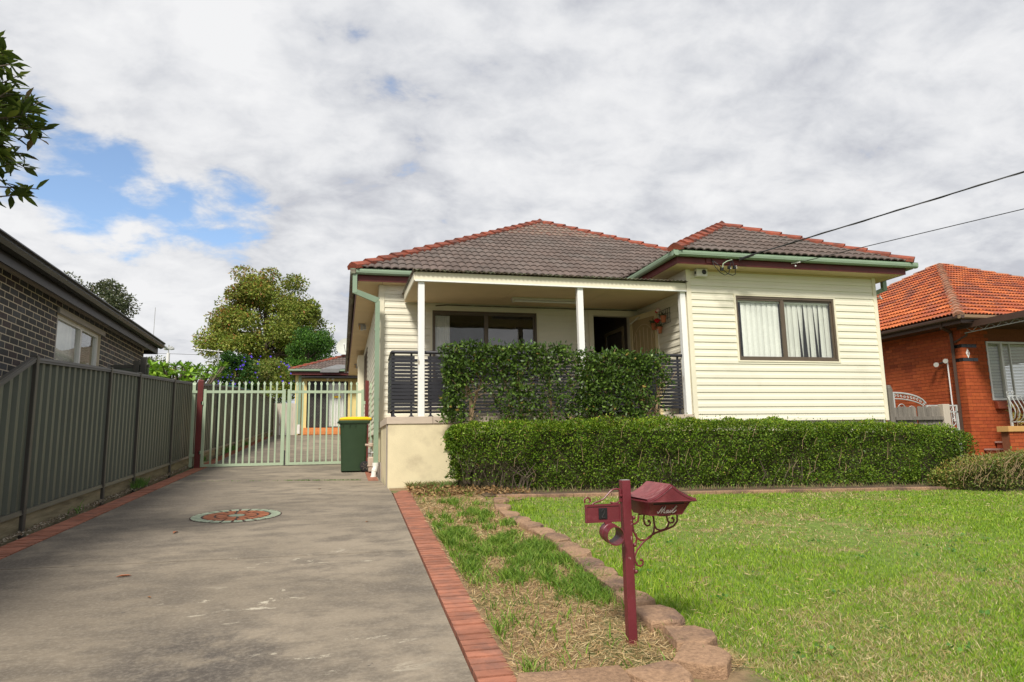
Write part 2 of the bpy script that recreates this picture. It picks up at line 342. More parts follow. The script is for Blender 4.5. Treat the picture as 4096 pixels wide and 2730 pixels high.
def part(name, mb, m, parent, smooth=False, bevel=0.0, label=None, kind=None):
    o = bpy.data.objects.new(name, mesh_of(name, mb, m, OFF.get(parent.name, Vector()), smooth)); link(o, parent)
    if bevel:
        b = o.modifiers.new('bevel', 'BEVEL'); b.width = bevel; b.segments = 2; b.limit_method = 'ANGLE'; b.angle_limit = R(40)
    if smooth: sm(o)
    if label: o['label'] = label
    if kind: o['kind'] = kind
    return o
def sm(o):
    try:
        me = o.data
        if hasattr(me, 'set_sharp_from_angle'): me.set_sharp_from_angle(angle=R(42))
    except Exception: pass
def tag(o, label, cat, group=None):
    o['label'] = label; o['category'] = cat
    if group: o['group'] = group
    return o
def thing(name, label, cat, loc, group=None, rotz=0.0):
    o = bpy.data.objects.new(name, None); o.empty_display_size = .1; C.objects.link(o)
    o.location = loc; o.rotation_euler = (0, 0, rotz); OFF[o.name] = Vector(loc) if not rotz else Vector()
    return tag(o, label, cat, group)
def solo(name, mb, m, label, cat, loc=None, group=None, smooth=False, bevel=0.0):
    loc = Vector(loc if loc is not None else (sum(p[0] for p in mb.v)/len(mb.v), sum(p[1] for p in mb.v)/len(mb.v), min(p[2] for p in mb.v)))
    o = bpy.data.objects.new(name, mesh_of(name, mb, m, loc, smooth)); o.location = loc; C.objects.link(o); OFF[o.name] = loc
    if bevel:
        b = o.modifiers.new('bevel', 'BEVEL'); b.width = bevel; b.segments = 2; b.limit_method = 'ANGLE'; b.angle_limit = R(40)
    if smooth: sm(o)
    return tag(o, label, cat, group)
def struct(name, mb, m, smooth=False):
    o = bpy.data.objects.new(name, mesh_of(name, mb, m, Vector(), smooth)); C.objects.link(o); o['kind'] = 'structure'; OFF[o.name] = Vector(); return o
def inst(name, me, parent, M):      # shared mesh placed by a world matrix under its parent
    o = bpy.data.objects.new(name, me); link(o, parent)
    M = M.copy(); M.translation -= OFF.get(parent.name, Vector()); o.matrix_local = M; return o
def frame_m(o, x, y, z):
    m = Matrix((Vector(x), Vector(y), Vector(z))).transposed().to_4x4(); m.translation = Vector(o); return m
def cards(name, P, D, U, Ln, Wd, col, m, parent=None, kind=None, fold=.18, loc=None):
    P, D, U = (np.asarray(a, float) for a in (P, D, U)); n = len(P)
    Ln = np.broadcast_to(Ln, n)[:, None]; Wd = np.broadcast_to(Wd, n)[:, None]
    D = D/np.linalg.norm(D, axis=1, keepdims=True); U = U-D*(U*D).sum(1, keepdims=True); U = U/np.maximum(1e-6, np.linalg.norm(U, axis=1, keepdims=True)); Nn = np.cross(D, U)
    off = np.array(OFF.get(parent.name, Vector())) if parent is not None else np.array(loc if loc is not None else (0, 0, 0))
    v = np.stack([P, P+D*Ln*.45+U*Wd*.5+Nn*Wd*fold, P+D*Ln, P+D*Ln*.45-U*Wd*.5+Nn*Wd*fold], 1).reshape(-1, 3)-off
    me = bpy.data.meshes.new(name); me.vertices.add(4*n); me.vertices.foreach_set('co', v.ravel().astype(np.float32))
    me.loops.add(4*n); me.loops.foreach_set('vertex_index', np.arange(4*n, dtype=np.int32))
    me.polygons.add(n); me.polygons.foreach_set('loop_start', np.arange(0, 4*n, 4, dtype=np.int32))
    me.update(calc_edges=True)
    a = me.color_attributes.new('col', 'FLOAT_COLOR', 'POINT')
    cc = np.ones((n, 4, 4), np.float32); cc[:, :, :3] = np.asarray(col)[:, None, :]; a.data.foreach_set('color', cc.ravel())
    me.materials.append(MT[m]); o = bpy.data.objects.new(name, me)
    if parent is not None: link(o, parent)
    else: C.objects.link(o); o.location = off
    if kind: o['kind'] = kind
    return o
def blades(name, P, H, Wd, lean, col, m):
    n = len(P); a = rng.uniform(0, 2*np.pi, n); U = np.stack([np.cos(a), np.sin(a), 0*a], 1)
    b = rng.uniform(0, 2*np.pi, n); Dl = np.stack([np.cos(b), np.sin(b), 0*b], 1)*lean[:, None]
    H = H[:, None]; up = np.array([[0, 0, 1.]]); w = Wd[:, None]
    v = np.stack([P-U*w/2, P+U*w/2, P+up*H*.55+Dl*H*.35+U*w*.4, P+up*H*.55+Dl*H*.35-U*w*.4, P+up*H*.9+Dl*H], 1).reshape(-1, 3)
    me = bpy.data.meshes.new(name); me.vertices.add(5*n); me.vertices.foreach_set('co', v.ravel().astype(np.float32))
    idx = (np.arange(n)[:, None]*5+np.array([[0, 1, 2, 3, 3, 2, 4]])).ravel()
    me.loops.add(7*n); me.loops.foreach_set('vertex_index', idx.astype(np.int32))
    ls = (np.arange(n)[:, None]*7+np.array([[0, 4]])).ravel(); me.polygons.add(2*n); me.polygons.foreach_set('loop_start', ls.astype(np.int32))
    me.update(calc_edges=True)
    at = me.color_attributes.new('col', 'FLOAT_COLOR', 'POINT'); cc = np.ones((n, 5, 4), np.float32); cc[:, :, :3] = np.asarray(col)[:, None, :]; at.data.foreach_set('color', cc.ravel())
    me.materials.append(MT[m]); o = bpy.data.objects.new(name, me); C.objects.link(o); o['kind'] = 'stuff'; return o
def heap(name, pieces, m, pal, parent):   # pieces past the limit, joined but still real pieces, each with its own colour
    mb = MB(); cols = []; q = random.Random(len(pieces))
    for V, F in pieces:
        mb.add(V, F); j = q.uniform(.88, 1.12); c = q.choice(pal); cols += [c[0]*j, c[1]*j, c[2]*j, 1]*len(V)
    me = bpy.data.meshes.new(name); o_ = OFF.get(parent.name, Vector()); me.from_pydata([tuple(Vector(p)-o_) for p in mb.v], [], mb.f)
    at = me.color_attributes.new('col', 'FLOAT_COLOR', 'POINT'); at.data.foreach_set('color', cols); me.materials.append(MT[m])
    o = bpy.data.objects.new(name, me); link(o, parent); o['kind'] = 'stuff'; return o
def mixcol(n, cols, w=None, j=.18):
    cols = np.array(cols); k = rng.choice(len(cols), n, p=None if w is None else np.array(w)/sum(w)); return cols[k]*rng.uniform(1-j, 1+j, (n, 1))
def runit(n):
    a = rng.normal(size=(n, 3)); return a/np.linalg.norm(a, axis=1, keepdims=True)
def hgt(x, y):
    x = np.asarray(x, float); y = np.asarray(y, float)
    y = np.maximum(y, -4)
    b = np.where(y < 16, .0545*y, np.where(y < 32, .872+.0665*(y-16), 1.936+.012*(y-32)))
    return b-.018*np.clip(x-2, 0, 14)
def gz(x, y): return float(hgt(x, y))
# ------------------------------------------------------------------ ground
def sheet(xs, ys, dz, keep=None):
    mb = MB(); nx, ny = len(xs), len(ys)
    for y in ys:
        for x in xs: mb.v.append((x, y, gz(x, y)+dz))
    for j in range(ny-1):
        for i in range(nx-1):
            if keep is None or keep((xs[i]+xs[i+1])/2, (ys[j]+ys[j+1])/2): mb.f.append((j*nx+i, j*nx+i+1, (j+1)*nx+i+1, (j+1)*nx+i))
    return mb
xs = [-900, -300, -100, -50, -25, -12, -6, -4, -3, -2, -1, 0, 1, 2, 3, 4, 6, 9, 12, 16, 25, 50, 100, 300, 900]
ys = [-200, -60, -20, -8, -4, -2, 0, 2, 4, 6, 8, 10, 12, 14, 16, 18, 20, 24, 28, 32, 36, 45, 60, 100, 200, 500, 1500]
struct('ground', sheet(xs, ys, -.10), 'far_ground', True)
lin = lambda a, b, n: [a+(b-a)*i/n for i in range(n+1)]
def drv_r(y): return .52+.0209*y if y < 10.2 else (.733-.033*(y-10.2) if y < 12 else .66)      # right edge of the concrete
def drv_l(y): return -2.52-.016*y
def bed_r(y): return 1.84-.012*max(0, 6-y)**2 if y > 3.0 else 1.6
lawn = sheet(lin(.9, 16, 60), lin(-3.8, 10.5, 60), -.012, lambda x, y: not (x < 1.6 and y > 3.2))
struct('lawn', lawn, 'turf', True)
bed = MB(); ys_ = lin(2.6, 10.78, 60)
for y_ in ys_:
    x0 = drv_r(y_)+.012 if y_ < 10.1 else .72
    x1 = 1.80 if y_ < 8.5 else 1.80+min(.7, (y_-8.5)*1.2)
    for k in range(15): bed.v.append((x0+(x1-x0)*k/14, y_, gz(x0+(x1-x0)*k/14, y_)-(.006 if x0+(x1-x0)*k/14 < drv_r(y_)+.3 else 0)))
bed.f = [(15*j+i, 15*j+i+1, 15*j+i+16, 15*j+i+15) for j in range(60) for i in range(14)]
struct('garden_bed', bed, 'straw', True)
struct('hedge_bed', sheet(lin(1.9, 14.5, 40), lin(9.22, 10.79, 8), .012), 'soil', True)
# ------------------------------------------------------------------ driveway: slabs between saw joints, brick edging, painted medallion
drive = MB()
for j in range(0, 40):
    y0, y1 = -3.8+j*.9, -3.8+(j+1)*.9
    drive.add([(drv_l(y)-.30 if k == 0 else (drv_r(y)+.02 if y < 10 else .66), y, gz(0, y)-.035) for y in (y0, y1) for k in (0, 1)], [(0, 1, 3, 2)])
drive = struct('driveway', drive, 'mortar')
joints = [(-3.8, -3.8), (2.25, 2.12), (6.07, 5.935), (9.69, 9.36), (12.83, 12.17), (15.95, 15.95), (19.2, 19.2), (23.0, 23.0), (27.2, 27.2), (31.4, 31.4)]
for (a0, b0), (a1, b1) in zip(joints, joints[1:]):
    mb = MB(); n = 6; g = .009
    rows = []
    for k in range(n+1):
        t = k/n; ya = a0+(a1-a0)*t+(g if k == 0 else -g if k == n else 0); yb = b0+(b1-b0)*t+(g if k == 0 else -g if k == n else 0)
        rows.append(((drv_l(ya)+.005, ya), (drv_r(yb)-.008, yb)))
    for k in range(n):
        p = [rows[k][0], rows[k][1], rows[k+1][1], rows[k+1][0]]
        mb.hexa([(x, y, gz(0, y)-.09) for x, y in p], [(x, y, gz(0, y)) for x, y in p])
    part('slab', mb, 'concrete', drive)
pav = [mesh_of('brick', MB().add(*(lambda b: (b.v, b.f))(MB().box(-.5, .5, -.036, .036, -.05, 0))), 'paver') for _ in range(1)][0]
nb = 0
def lay(xa, xb, y, skew=0.0):
    global nb
    if nb >= 298: return
    nb += 1
    z = gz(0, y)+.004+random.uniform(-.002, .003)
    M = frame_m(((xa+xb)/2, y, z), ((xb-xa), skew, 0), (-skew*.2, 1, .0545), (0, 0, 1))
    inst('brick', pav, drive, M)
y = 2.05
while y < 10.05:
    lay(drv_r(y)+.006, drv_r(y)+.006+(.165+.011*(y-3)), y, -.008); y += .0835
for k in range(4):                                               # splayed end against the porch wall
    lay(.78+.03*k, 1.02-.0*k, 10.09+.083*k, .02)
y = 12.0
while y < 15.5:
    lay(drv_r(y)-.20, drv_r(y)-.03, y); y += .0835
y = 5.3
while y < 17.5:
    lay(drv_l(y)-.235, drv_l(y)-.006, y, .004); y += .0835
mb = MB()
while y < 31:
    mb.box(drv_l(17.5)-.235, drv_l(17.5)-.01, y-.037, y+.037, gz(0, y)-.05, gz(0, y)+.006); y += .0835
part('brick_edging', mb, 'paver', drive, kind='stuff')
def wedge(r0, r1, a0, a1, n, c, dz):
    pts = [(r0, a0+(a1-a0)*i/n) for i in range(n+1)]+[(r1, a1-(a1-a0)*i/n) for i in range(n+1)]
    P = [(c[0]+r*math.cos(a), c[1]+r*math.sin(a)*1.06) for r, a in pts]
    return MB().add([(x, y, gz(0, y)+.001) for x, y in P]+[(x, y, gz(0, y)+dz) for x, y in P],
                    [tuple(range(len(P), 2*len(P)))]+[(i, (i+1) % len(P), len(P)+(i+1) % len(P), len(P)+i) for i in range(len(P))])
mc = (-1.125, 8.42)
disc = MB(); nn = 48
disc.add([(mc[0], mc[1], gz(0, mc[1])+.003)]+[(mc[0]+.485*math.cos(2*math.pi*i/nn), mc[1]+.485*1.06*math.sin(2*math.pi*i/nn), gz(0, mc[1]+.485*1.06*math.sin(2*math.pi*i/nn))+.003) for i in range(nn)], [(0, 1+i, 1+(i+1) % nn) for i in range(nn)])
med = solo('medallion', disc, 'darkpaint', 'round stencilled rosette of mint and orange segments set in the driveway', 'paving rosette', (mc[0], mc[1], gz(0, mc[1])))
for r0, r1, n, m, ph in ((.370, .470, 24, 'mint', .05), (.240, .345, 16, 'orange', .12), (.105, .215, 8, 'orange', .2)):
    for k in range(n):
        a = 2*math.pi*k/n+ph; g = .014/((r0+r1)/2)
        part('segment', wedge(r0, r1, a+g, a+2*math.pi/n-g, 4, mc, .007), m, med)
part('hub', wedge(0.002, .085, 0, 2*math.pi-.001, 24, mc, .0075), 'mint', med)
# ------------------------------------------------------------------ sandstone block edging round the letterbox bed
edge = thing('garden_edging', 'curved row of weathered brown stone blocks edging the letterbox bed', 'garden edging', (1.8, 6, gz(1.8, 6)))
pts = [(1.97, 8.60), (1.86, 8.02), (1.83, 7.52), (1.83, 7.05), (1.83, 6.63), (1.84, 6.25), (1.85, 5.90), (1.83, 5.55), (1.80, 5.22), (1.78, 4.89), (1.75, 4.58), (1.73, 4.27), (1.715, 3.96), (1.705, 3.62), (1.69, 3.235), (1.585, 2.945), (1.325, 2.815), (1.05, 2.80), (.84, 2.83)]
def stone(c, t, L, w, hh, rnd_side):
    t = Vector((t[0], t[1], 0)).normalized(); q = Vector((t.y, -t.x, 0))*rnd_side      # q: the rounded outer side
    prof = [(-.5, -.42), (.5, -.42), (.52, -.1), (.47, .22), (.27, .46), (-.2, .5), (-.45, .26), (-.53, -.08)]
    prof = [(a+random.uniform(-.025, .025), b+random.uniform(-.03, .03)) for a, b in prof]
    k = len(prof); V = []
    for sc, z in ((1.03, -.06), (1.04, hh*.5), (1.01, hh-.008), (.965, hh)):
        for i, (a, b) in enumerate(prof):
            p = Vector((c[0], c[1], 0))+t*a*L*sc+q*b*w*sc; V.append((p.x+random.uniform(-.004, .004), p.y+random.uniform(-.004, .004), gz(p.x, p.y)+z+(random.uniform(-.006, .006) if z > 0 else 0)))
    F = [(j*k+i, j*k+(i+1) % k, (j+1)*k+(i+1) % k, (j+1)*k+i) for j in range(3) for i in range(k)]
    F.append(tuple(range(3*k, 4*k)))
    return MB().add(V, F)
for i, p in enumerate(pts):
    a = Vector(pts[max(0, i-1)]); b = Vector(pts[min(len(pts)-1, i+1)]); t = b-a
    gap = min((Vector(pts[i])-Vector(pts[j])).length for j in (i-1, i+1) if 0 <= j < len(pts))
    L = min(.34, gap*.87) if i < 15 else .27
    part('stone', stone(p, t, L if i < 14 else .243, .20 if i < 13 else .25, (.062 if i > 3 else .045)+random.uniform(-.012, .012), -1), 'stone', edge, smooth=False, bevel=.004)
kerb = thing('hedge_edging', 'low pinkish concrete edging strip between lawn and clipped hedge', 'garden edging', (5, 9.15, gz(5, 9.15)))
x = 2.05
while x < 9.6:
    w = random.uniform(.5, .62); yy = 9.12+.006*x
    mb = MB().hexa([(x, yy, gz(x, yy)-.06), (x+w-.012, yy, gz(x+w, yy)-.06), (x+w-.012, yy+.1, gz(x+w, yy)-.06), (x, yy+.1, gz(x, yy)-.06)], [(x, yy, gz(x, yy)+.035), (x+w-.012, yy, gz(x+w, yy)+.035), (x+w-.012, yy+.1, gz(x+w, yy)+.04), (x, yy+.1, gz(x, yy)+.04)])
    part('block', mb, 'stone', kerb, bevel=.006); x += w
# ------------------------------------------------------------------ grass (nobody could count the blades)
def fbm(x, y, s, seed):
    r = np.random.default_rng(seed); v = 0
    for o in range(4):
        a = r.uniform(0, 6.28, 6); f = s*2**o
        for k in range(6):
            v = v+np.sin(f*(x*np.cos(a[k])+y*np.sin(a[k]))+a[k]*7)/(1.7**o)
    return v/6
def lawn_pts(n):
    u = rng.uniform(0, 1, n); y = 2.2*(9.2/2.2)**u; x = rng.uniform(.9, 1.02, n)*0+rng.uniform(0, 1, n)
    x = 1.5+(1.42*y+1.2)*x
    return x, y
x, y = lawn_pts(205000)
ok = (x > np.where(y > 3.75, 1.85, np.where(y > 3.3, 1.82, np.where(y > 3.0, 1.84, 1.76))))&(x < 13)
ok |= (y < 2.62)&(x > .75)
x, y = x[ok], y[ok]
thin = fbm(x, y, 1.1, 3); ok = rng.uniform(-.9, .9, len(x)) < thin+.6
x, y, thin = x[ok], y[ok], thin[ok]; n = len(x)
P = np.stack([x, y, hgt(x, y)-.012], 1)
dry = (rng.uniform(0, 1, n) < np.clip(.15-.75*fbm(x, y, 2.1, 77)-.35*thin, .03, .8))
col = np.where(dry[:, None], mixcol(n, [(.42, .34, .15), (.33, .27, .10), (.52, .44, .24)]), mixcol(n, [(.19, .325, .018), (.25, .385, .028), (.135, .25, .016), (.32, .42, .05)]))
H = np.where(dry, rng.uniform(.012, .032, n), rng.uniform(.014, .036, n)); H *= 1+.35*fbm(x, y, 2.3, 17); tall = rng.uniform(0, 1, n) < .03; H = np.where(tall, H*2.2, H)
edge_t = (y > 3)&(x < 2.25); H = np.where(edge_t&~dry, H*rng.uniform(1.1, 2.1, n), H)
blades('lawn_grass', P, H, rng.uniform(.003, .0062, n)*np.clip(y/4, .9, 2.0), np.where(dry, 1.6, .75)*rng.uniform(.3, 1.3, n), col, 'grass')
n = 8500; x, y = lawn_pts(n); ok = (x > 1.95)&(fbm(x, y, 1.3, 91)+rng.uniform(-.2, .2, n) > .12); x, y = x[ok], y[ok]; n = len(x); a = rng.uniform(0, 6.28, n)
cards('lawn_thatch', np.stack([x, y, hgt(x, y)+rng.uniform(.004, .02, n)], 1), np.stack([np.cos(a), np.sin(a), rng.uniform(-.1, .35, n)], 1), runit(n), rng.uniform(.02, .06, n), rng.uniform(.003, .005, n)*np.clip(y/4, .9, 1.8), mixcol(n, [(.50, .38, .18), (.40, .28, .13), (.58, .47, .26), (.26, .17, .08)]), 'straw_l', kind='stuff')
# tufts and straw in the bed
def bed_ok(x, y): return (x > drv_rv(y)+.03)&(x < 1.74)&(y > 2.95)
def drv_rv(y): return np.where(y < 10.2, .52+.0209*y+.17+.011*(y-3), .95)
n = 75000; y = 2.95*(10.6/2.95)**rng.uniform(0, 1, n); x = rng.uniform(.6, 1.85, n)
tc = 260; ty = 2.95*(10.2/2.95)**rng.uniform(0, 1, tc); tx_ = rng.uniform(.6, 1.78, tc); tw = np.clip(fbm(tx_*1.4, ty, 1.4, 11)*1.5+.45, .04, 1.2)
k = rng.choice(tc, 24000, p=tw/tw.sum()); n = len(k); rr_ = np.abs(rng.normal(size=n))*.06; aa_ = rng.uniform(0, 6.28, n); x = tx_[k]+rr_*np.cos(aa_); y = ty[k]+rr_*np.sin(aa_)*1.3
ok = bed_ok(x, y)&~((y < 4.3)&(x > 1.1)&(rng.uniform(0, 1, n) < .3)); x, y = x[ok], y[ok]; n = len(x)
blades('bed_grass', np.stack([x, y, hgt(x, y)], 1), rng.uniform(.025, .10, n), rng.uniform(.004, .0085, n)*np.clip(y/4.5, .9, 1.6), rng.uniform(.2, 1.2, n), mixcol(n, [(.12, .23, .022), (.17, .29, .03), (.24, .33, .06), (.08, .165, .02)]), 'grass')
n = 52000; y = 2.9*(10.8/2.9)**rng.uniform(0, 1, n); x = rng.uniform(.6, 2.0, n); ok = (x > drv_rv(y)+.015)&(x < 1.80); x, y = x[ok], y[ok]; n = len(x)
a = rng.uniform(0, 6.28, n); D = np.stack([np.cos(a), np.sin(a), rng.uniform(-.12, .4, n)], 1); Z = np.tile([[0, 0, 1.]], (n, 1))
cards('dry_grass', np.stack([x, y, hgt(x, y)+rng.uniform(.001, .014, n)], 1), D, np.cross(D, Z)+rng.normal(size=(n, 3))*.3, rng.uniform(.03, .085, n), rng.uniform(.0022, .0042, n)*np.clip(y/4, .9, 1.8), mixcol(n, [(.52, .37, .18), (.42, .27, .13), (.64, .50, .28), (.27, .165, .08)]), 'straw_l', kind='stuff')
n = 1500; y = rng.uniform(9.3, 10.3, n); x = rng.uniform(.95, 2.6, n)
cards('leaf_litter', np.stack([x, y, hgt(x, y)+.02+rng.uniform(0, .05, n)], 1), runit(n)*[1, 1, .4], runit(n), rng.uniform(.03, .07, n), rng.uniform(.015, .03, n), mixcol(n, [(.28, .17, .075), (.19, .11, .05), (.40, .27, .13), (.14, .08, .04)]), 'straw_l', kind='stuff')
for k, (lx, ly, rot, s) in enumerate(((-1.48, 5.56, .3, 1), (-1.54, 7.4, 1.4, 1.05), (-1.15, 4.9, 2.2, .5), (-2.0, 4.6, .9, .45), (.28, 7.55, 1.0, .6), (-.3, 10.9, .5, .6))):
    c_, s_ = math.cos(rot), math.sin(rot); P = [(-.05, 0), (-.015, .014), (.03, .012), (.055, 0), (.03, -.013), (-.015, -.014)]
    mb = MB().add([(lx+s*(a*c_-b*s_), ly+s*(a*s_+b*c_), gz(0, ly)+.006+abs(b)*.7*s) for a, b in P], [(0, 1, 2, 3), (0, 3, 4, 5)])
    o = solo('fallen_leaf', mb, 'orange' if k < 2 else 'litter', '%s leaf on the driveway %s' % (('orange', 'orange', 'brown', 'brown', 'brown', 'brown')[k], ('midway between the rosette and the street', 'just left of the rosette', 'on the oily patch', 'near the left brick strip, closest to the street', 'beside the right brick strip', 'beyond the rosette')[k]), 'leaf', group='fallen leaves on the driveway')

# ------------------------------------------------------------------ steel fence along the left
FX = lambda y: -3.05-.024*(y-7.9) if y < 17 else -3.268+(.348/15)*(y-17)
fence = thing('steel_fence', 'tall dark green grey corrugated steel fence on timber plinths left of driveway', 'fence', (FX(8), 8, gz(-3, 8)))
py = [5.45, 7.9, 10.44, 12.0, 14.6, 17.0, 19.6, 22.4, 25.3, 28.4, 32.0]
top = [1.13, 2.17, 2.35, 2.45, 2.615, 2.78, 2.98, 3.16, 3.30, 3.42, 3.53]
bot = lambda y: gz(-3, y)+.165
def fp(y, d): return FX(y)+d
for i in range(len(py)-1):
    y0, y1 = py[i], py[i+1]; rise = i == 0
    zt = (lambda y: top[0]+(top[1]-top[0])*(y-py[0])/(py[1]-py[0])) if rise else (lambda y, a=top[i], b=top[i+1], y0=y0, y1=y1: a+(b-a)*(y-y0)/(y1-y0))
    # trapezoidal sheet
    yy = y0+.03; prof = []
    while yy < y1-.03:
        for dy, dx in ((0, 0), (.06, 0), (.088, -.046), (.155, -.046), (.183, 0)):
            if yy+dy < y1-.03: prof.append((yy+dy, dx))
        yy += .19
    prof.append((y1-.03, 0)); v = []
    for q, dx in prof: v += [(fp(q, dx-.004), q, bot(q)+.02), (fp(q, dx-.004), q, zt(q)-.02)]
    k = len(prof); f = [(2*j, 2*j+2, 2*j+3, 2*j+1) for j in range(k-1)]
    part('panel', MB().add(v, f), 'fence', fence)
    for nm, zf, hh in (('top_rail', zt, .055), ('bottom_rail', lambda y: bot(y)+.045, .045)):
        mb = MB().hexa([(fp(y0, -.03), y0+.03, zf(y0)-hh), (fp(y0, .022), y0+.03, zf(y0)-hh), (fp(y1, .022), y1-.03, zf(y1)-hh), (fp(y1, -.03), y1-.03, zf(y1)-hh)],
                       [(fp(y0, -.03), y0+.03, zf(y0)), (fp(y0, .012), y0+.03, zf(y0)), (fp(y1, .012), y1-.03, zf(y1)), (fp(y1, -.03), y1-.03, zf(y1))])
        part(nm, mb, 'fence_post', fence)
        if nm == 'top_rail':
            mb = MB().hexa([(fp(y0, .0121), y0+.03, zf(y0)-.03), (fp(y0, .026), y0+.03, zf(y0)-.03), (fp(y1, .026), y1-.03, zf(y1)-.03), (fp(y1, .0121), y1-.03, zf(y1)-.03)], [(fp(y0, .0121), y0+.03, zf(y0)-.014), (fp(y0, .022), y0+.03, zf(y0)-.014), (fp(y1, .022), y1-.03, zf(y1)-.014), (fp(y1, .0121), y1-.03, zf(y1)-.014)])
            part('rail_lip', mb, 'fence_post', fence)
    mb = MB().hexa([(fp(y0, -.045), y0+.035, gz(-3, y0)-.08), (fp(y0, -.002), y0+.035, gz(-3, y0)-.08), (fp(y1, -.002), y1-.035, gz(-3, y1)-.08), (fp(y1, -.045), y1-.035, gz(-3, y1)-.08)],
                   [(fp(y0, -.045), y0+.035, bot(y0)-.006), (fp(y0, -.002), y0+.035, bot(y0)-.006), (fp(y1, -.002), y1-.035, bot(y1)-.006), (fp(y1, -.045), y1-.035, bot(y1)-.006)])
    part('plinth_board', mb, 'plinth', fence, bevel=.006)
for yv, zt in list(zip(py, top)):
    part('post', MB().box(fp(yv, -.04), fp(yv, .03), yv-.032, yv+.032, gz(-3, yv)-.1, zt+.012), 'fence_post', fence, bevel=.006)
n = 900; y = rng.choice([12.05, 17.6, 20.8, 21.6, 24, 9.3, 30], n, p=[.14, .12, .24, .24, .12, .02, .12])+rng.normal(size=n)*.22; y[:126] = 12.05+rng.normal(size=126)*.05; x = np.array([FX(v) for v in y])+.05+np.abs(rng.normal(size=n))*.04
blades('fence_weeds', np.stack([x, y, hgt(x, y)], 1), rng.uniform(.05, .2, n), rng.uniform(.008, .014, n), rng.uniform(.2, .8, n), mixcol(n, [(.13, .25, .05), (.09, .19, .04)]), 'grass')
n = 420; y = rng.choice([12.3, 12.75, 9.45], n, p=[.5, .4, .1])+rng.normal(size=n)*.02; x = np.where(rng.uniform(0, 1, n) < .75, rng.uniform(-.9, .35, n), rng.uniform(-2.4, 0, n)); y = 12.83+(x+2.68)*(12.17-12.83)/2.84+rng.normal(size=n)*.01
blades('joint_weeds', np.stack([x, y, hgt(x, y)], 1), rng.uniform(.008, .03, n), rng.uniform(.005, .01, n), rng.uniform(.5, 1.5, n), mixcol(n, [(.13, .25, .05), (.09, .19, .04)]), 'grass')
n = 2600; y = rng.uniform(5.2, 17, n); x = np.array([FX(v) for v in y])+.005+np.abs(rng.normal(size=n))*.05; a = rng.uniform(0, 6.28, n)
cards('fence_foot_debris', np.stack([x, y, hgt(x, y)-.012+rng.uniform(.0, .03, n)], 1), np.stack([np.cos(a), np.sin(a), rng.uniform(-.3, .6, n)], 1), runit(n), rng.uniform(.012, .035, n), rng.uniform(.008, .022, n), mixcol(n, [(.34, .29, .22), (.26, .21, .16), (.44, .39, .31), (.20, .14, .09)]), 'straw_l', kind='stuff')
# ------------------------------------------------------------------ double steel gate across the driveway
GY = 15.9
def gate_leaf(xa, xb, n, first, label, latch):
    g0 = gz(0, GY)
    t = thing('driveway_gate', label, 'gate', ((xa+xb)/2, GY, g0), 'the two leaves of the driveway gate')
    zb, zt = .878, 2.515
    part('stile', MB().box(xa, xa+.06, GY-.025, GY+.025, zb, zt+.02), 'green_gate', t, bevel=.004)
    part('stile', MB().box(xb-.06, xb, GY-.025, GY+.025, zb, zt+.02), 'green_gate', t, bevel=.004)
    part('rail', MB().box(xa+.06, xb-.06, GY-.022, GY+.022, zb+.005, zb+.06), 'green_gate', t)
    part('rail', MB().box(xa+.06, xb-.06, GY-.022, GY+.022, 2.452, 2.51), 'green_gate', t)
    for k in range(n):
        x = first+.1305*k; w = .0165
        mb = MB().box(x-w, x+w, GY-.0215, GY+.0215, zb+.06, 2.452) if False else MB().box(x-w, x+w, GY-.017, GY+.017, zb+.06, 2.452)
        mb.box(x-w, x+w, GY-.017, GY+.017, 2.51, 2.635)
        mb.add([(x-w, GY-.017, 2.635), (x+w, GY-.017, 2.635), (x+w, GY+.017, 2.635), (x-w, GY+.017, 2.635), (x-.029, GY, 2.668), (x+.029, GY, 2.668), (x, GY-.012, 2.668), (x, GY+.012, 2.668), (x, GY, 2.72)],
               [(0, 1, 5, 6), (0, 6, 4), (1, 2, 5), (2, 3, 7), (2, 7, 5), (3, 0, 4), (3, 4, 7), (4, 6, 8), (6, 5, 8), (5, 7, 8), (7, 4, 8)])
        part('picket', mb, 'green_gate', t)
    return t
g1 = gate_leaf(-2.895, -1.205, 12, -2.70, 'left leaf of the pale green steel gate with spear tipped pickets', True)
g2 = gate_leaf(-1.165, .49, 12, -1.10, 'right leaf of the pale green steel gate, standing partly behind the bin', False)
for zz in (2.20, 1.15): part('hinge', MB().box(-2.93, -2.89, GY-.05, GY-.0255, zz, zz+.07), 'green_gate', g1)
part('drop_bolt', MB().tube([(-1.19, GY-.04, .88), (-1.19, GY-.04, 1.2)], .012, 6), 'black', g1)
for zz in (2.20, 1.15): part('hinge', MB().box(.485, .525, GY-.05, GY-.0255, zz, zz+.07), 'green_gate', g2)
for x, lab in ((-2.955, 'maroon square steel post holding the gate beside the steel fence'), (.557, 'maroon square steel post holding the gate beside the house wall')):
    w = .055 if x < 0 else .04
    p = solo('gate_post', MB().box(x-w, x+w, GY-.05, GY+.05, gz(0, GY)-.1, 2.71), 'maroon', lab, 'gate post', (x, GY, gz(0, GY)), 'maroon gate posts', bevel=.006)
    part('cap', MB().hexa([(x-w-.004, GY-.054, 2.711), (x+w+.004, GY-.054, 2.711), (x+w+.004, GY+.054, 2.711), (x-w-.004, GY+.054, 2.711)], [(x-w*.7, GY-.03, 2.74), (x+w*.7, GY-.03, 2.74), (x+w*.7, GY+.03, 2.74), (x-w*.7, GY+.03, 2.74)]), 'maroon', p)
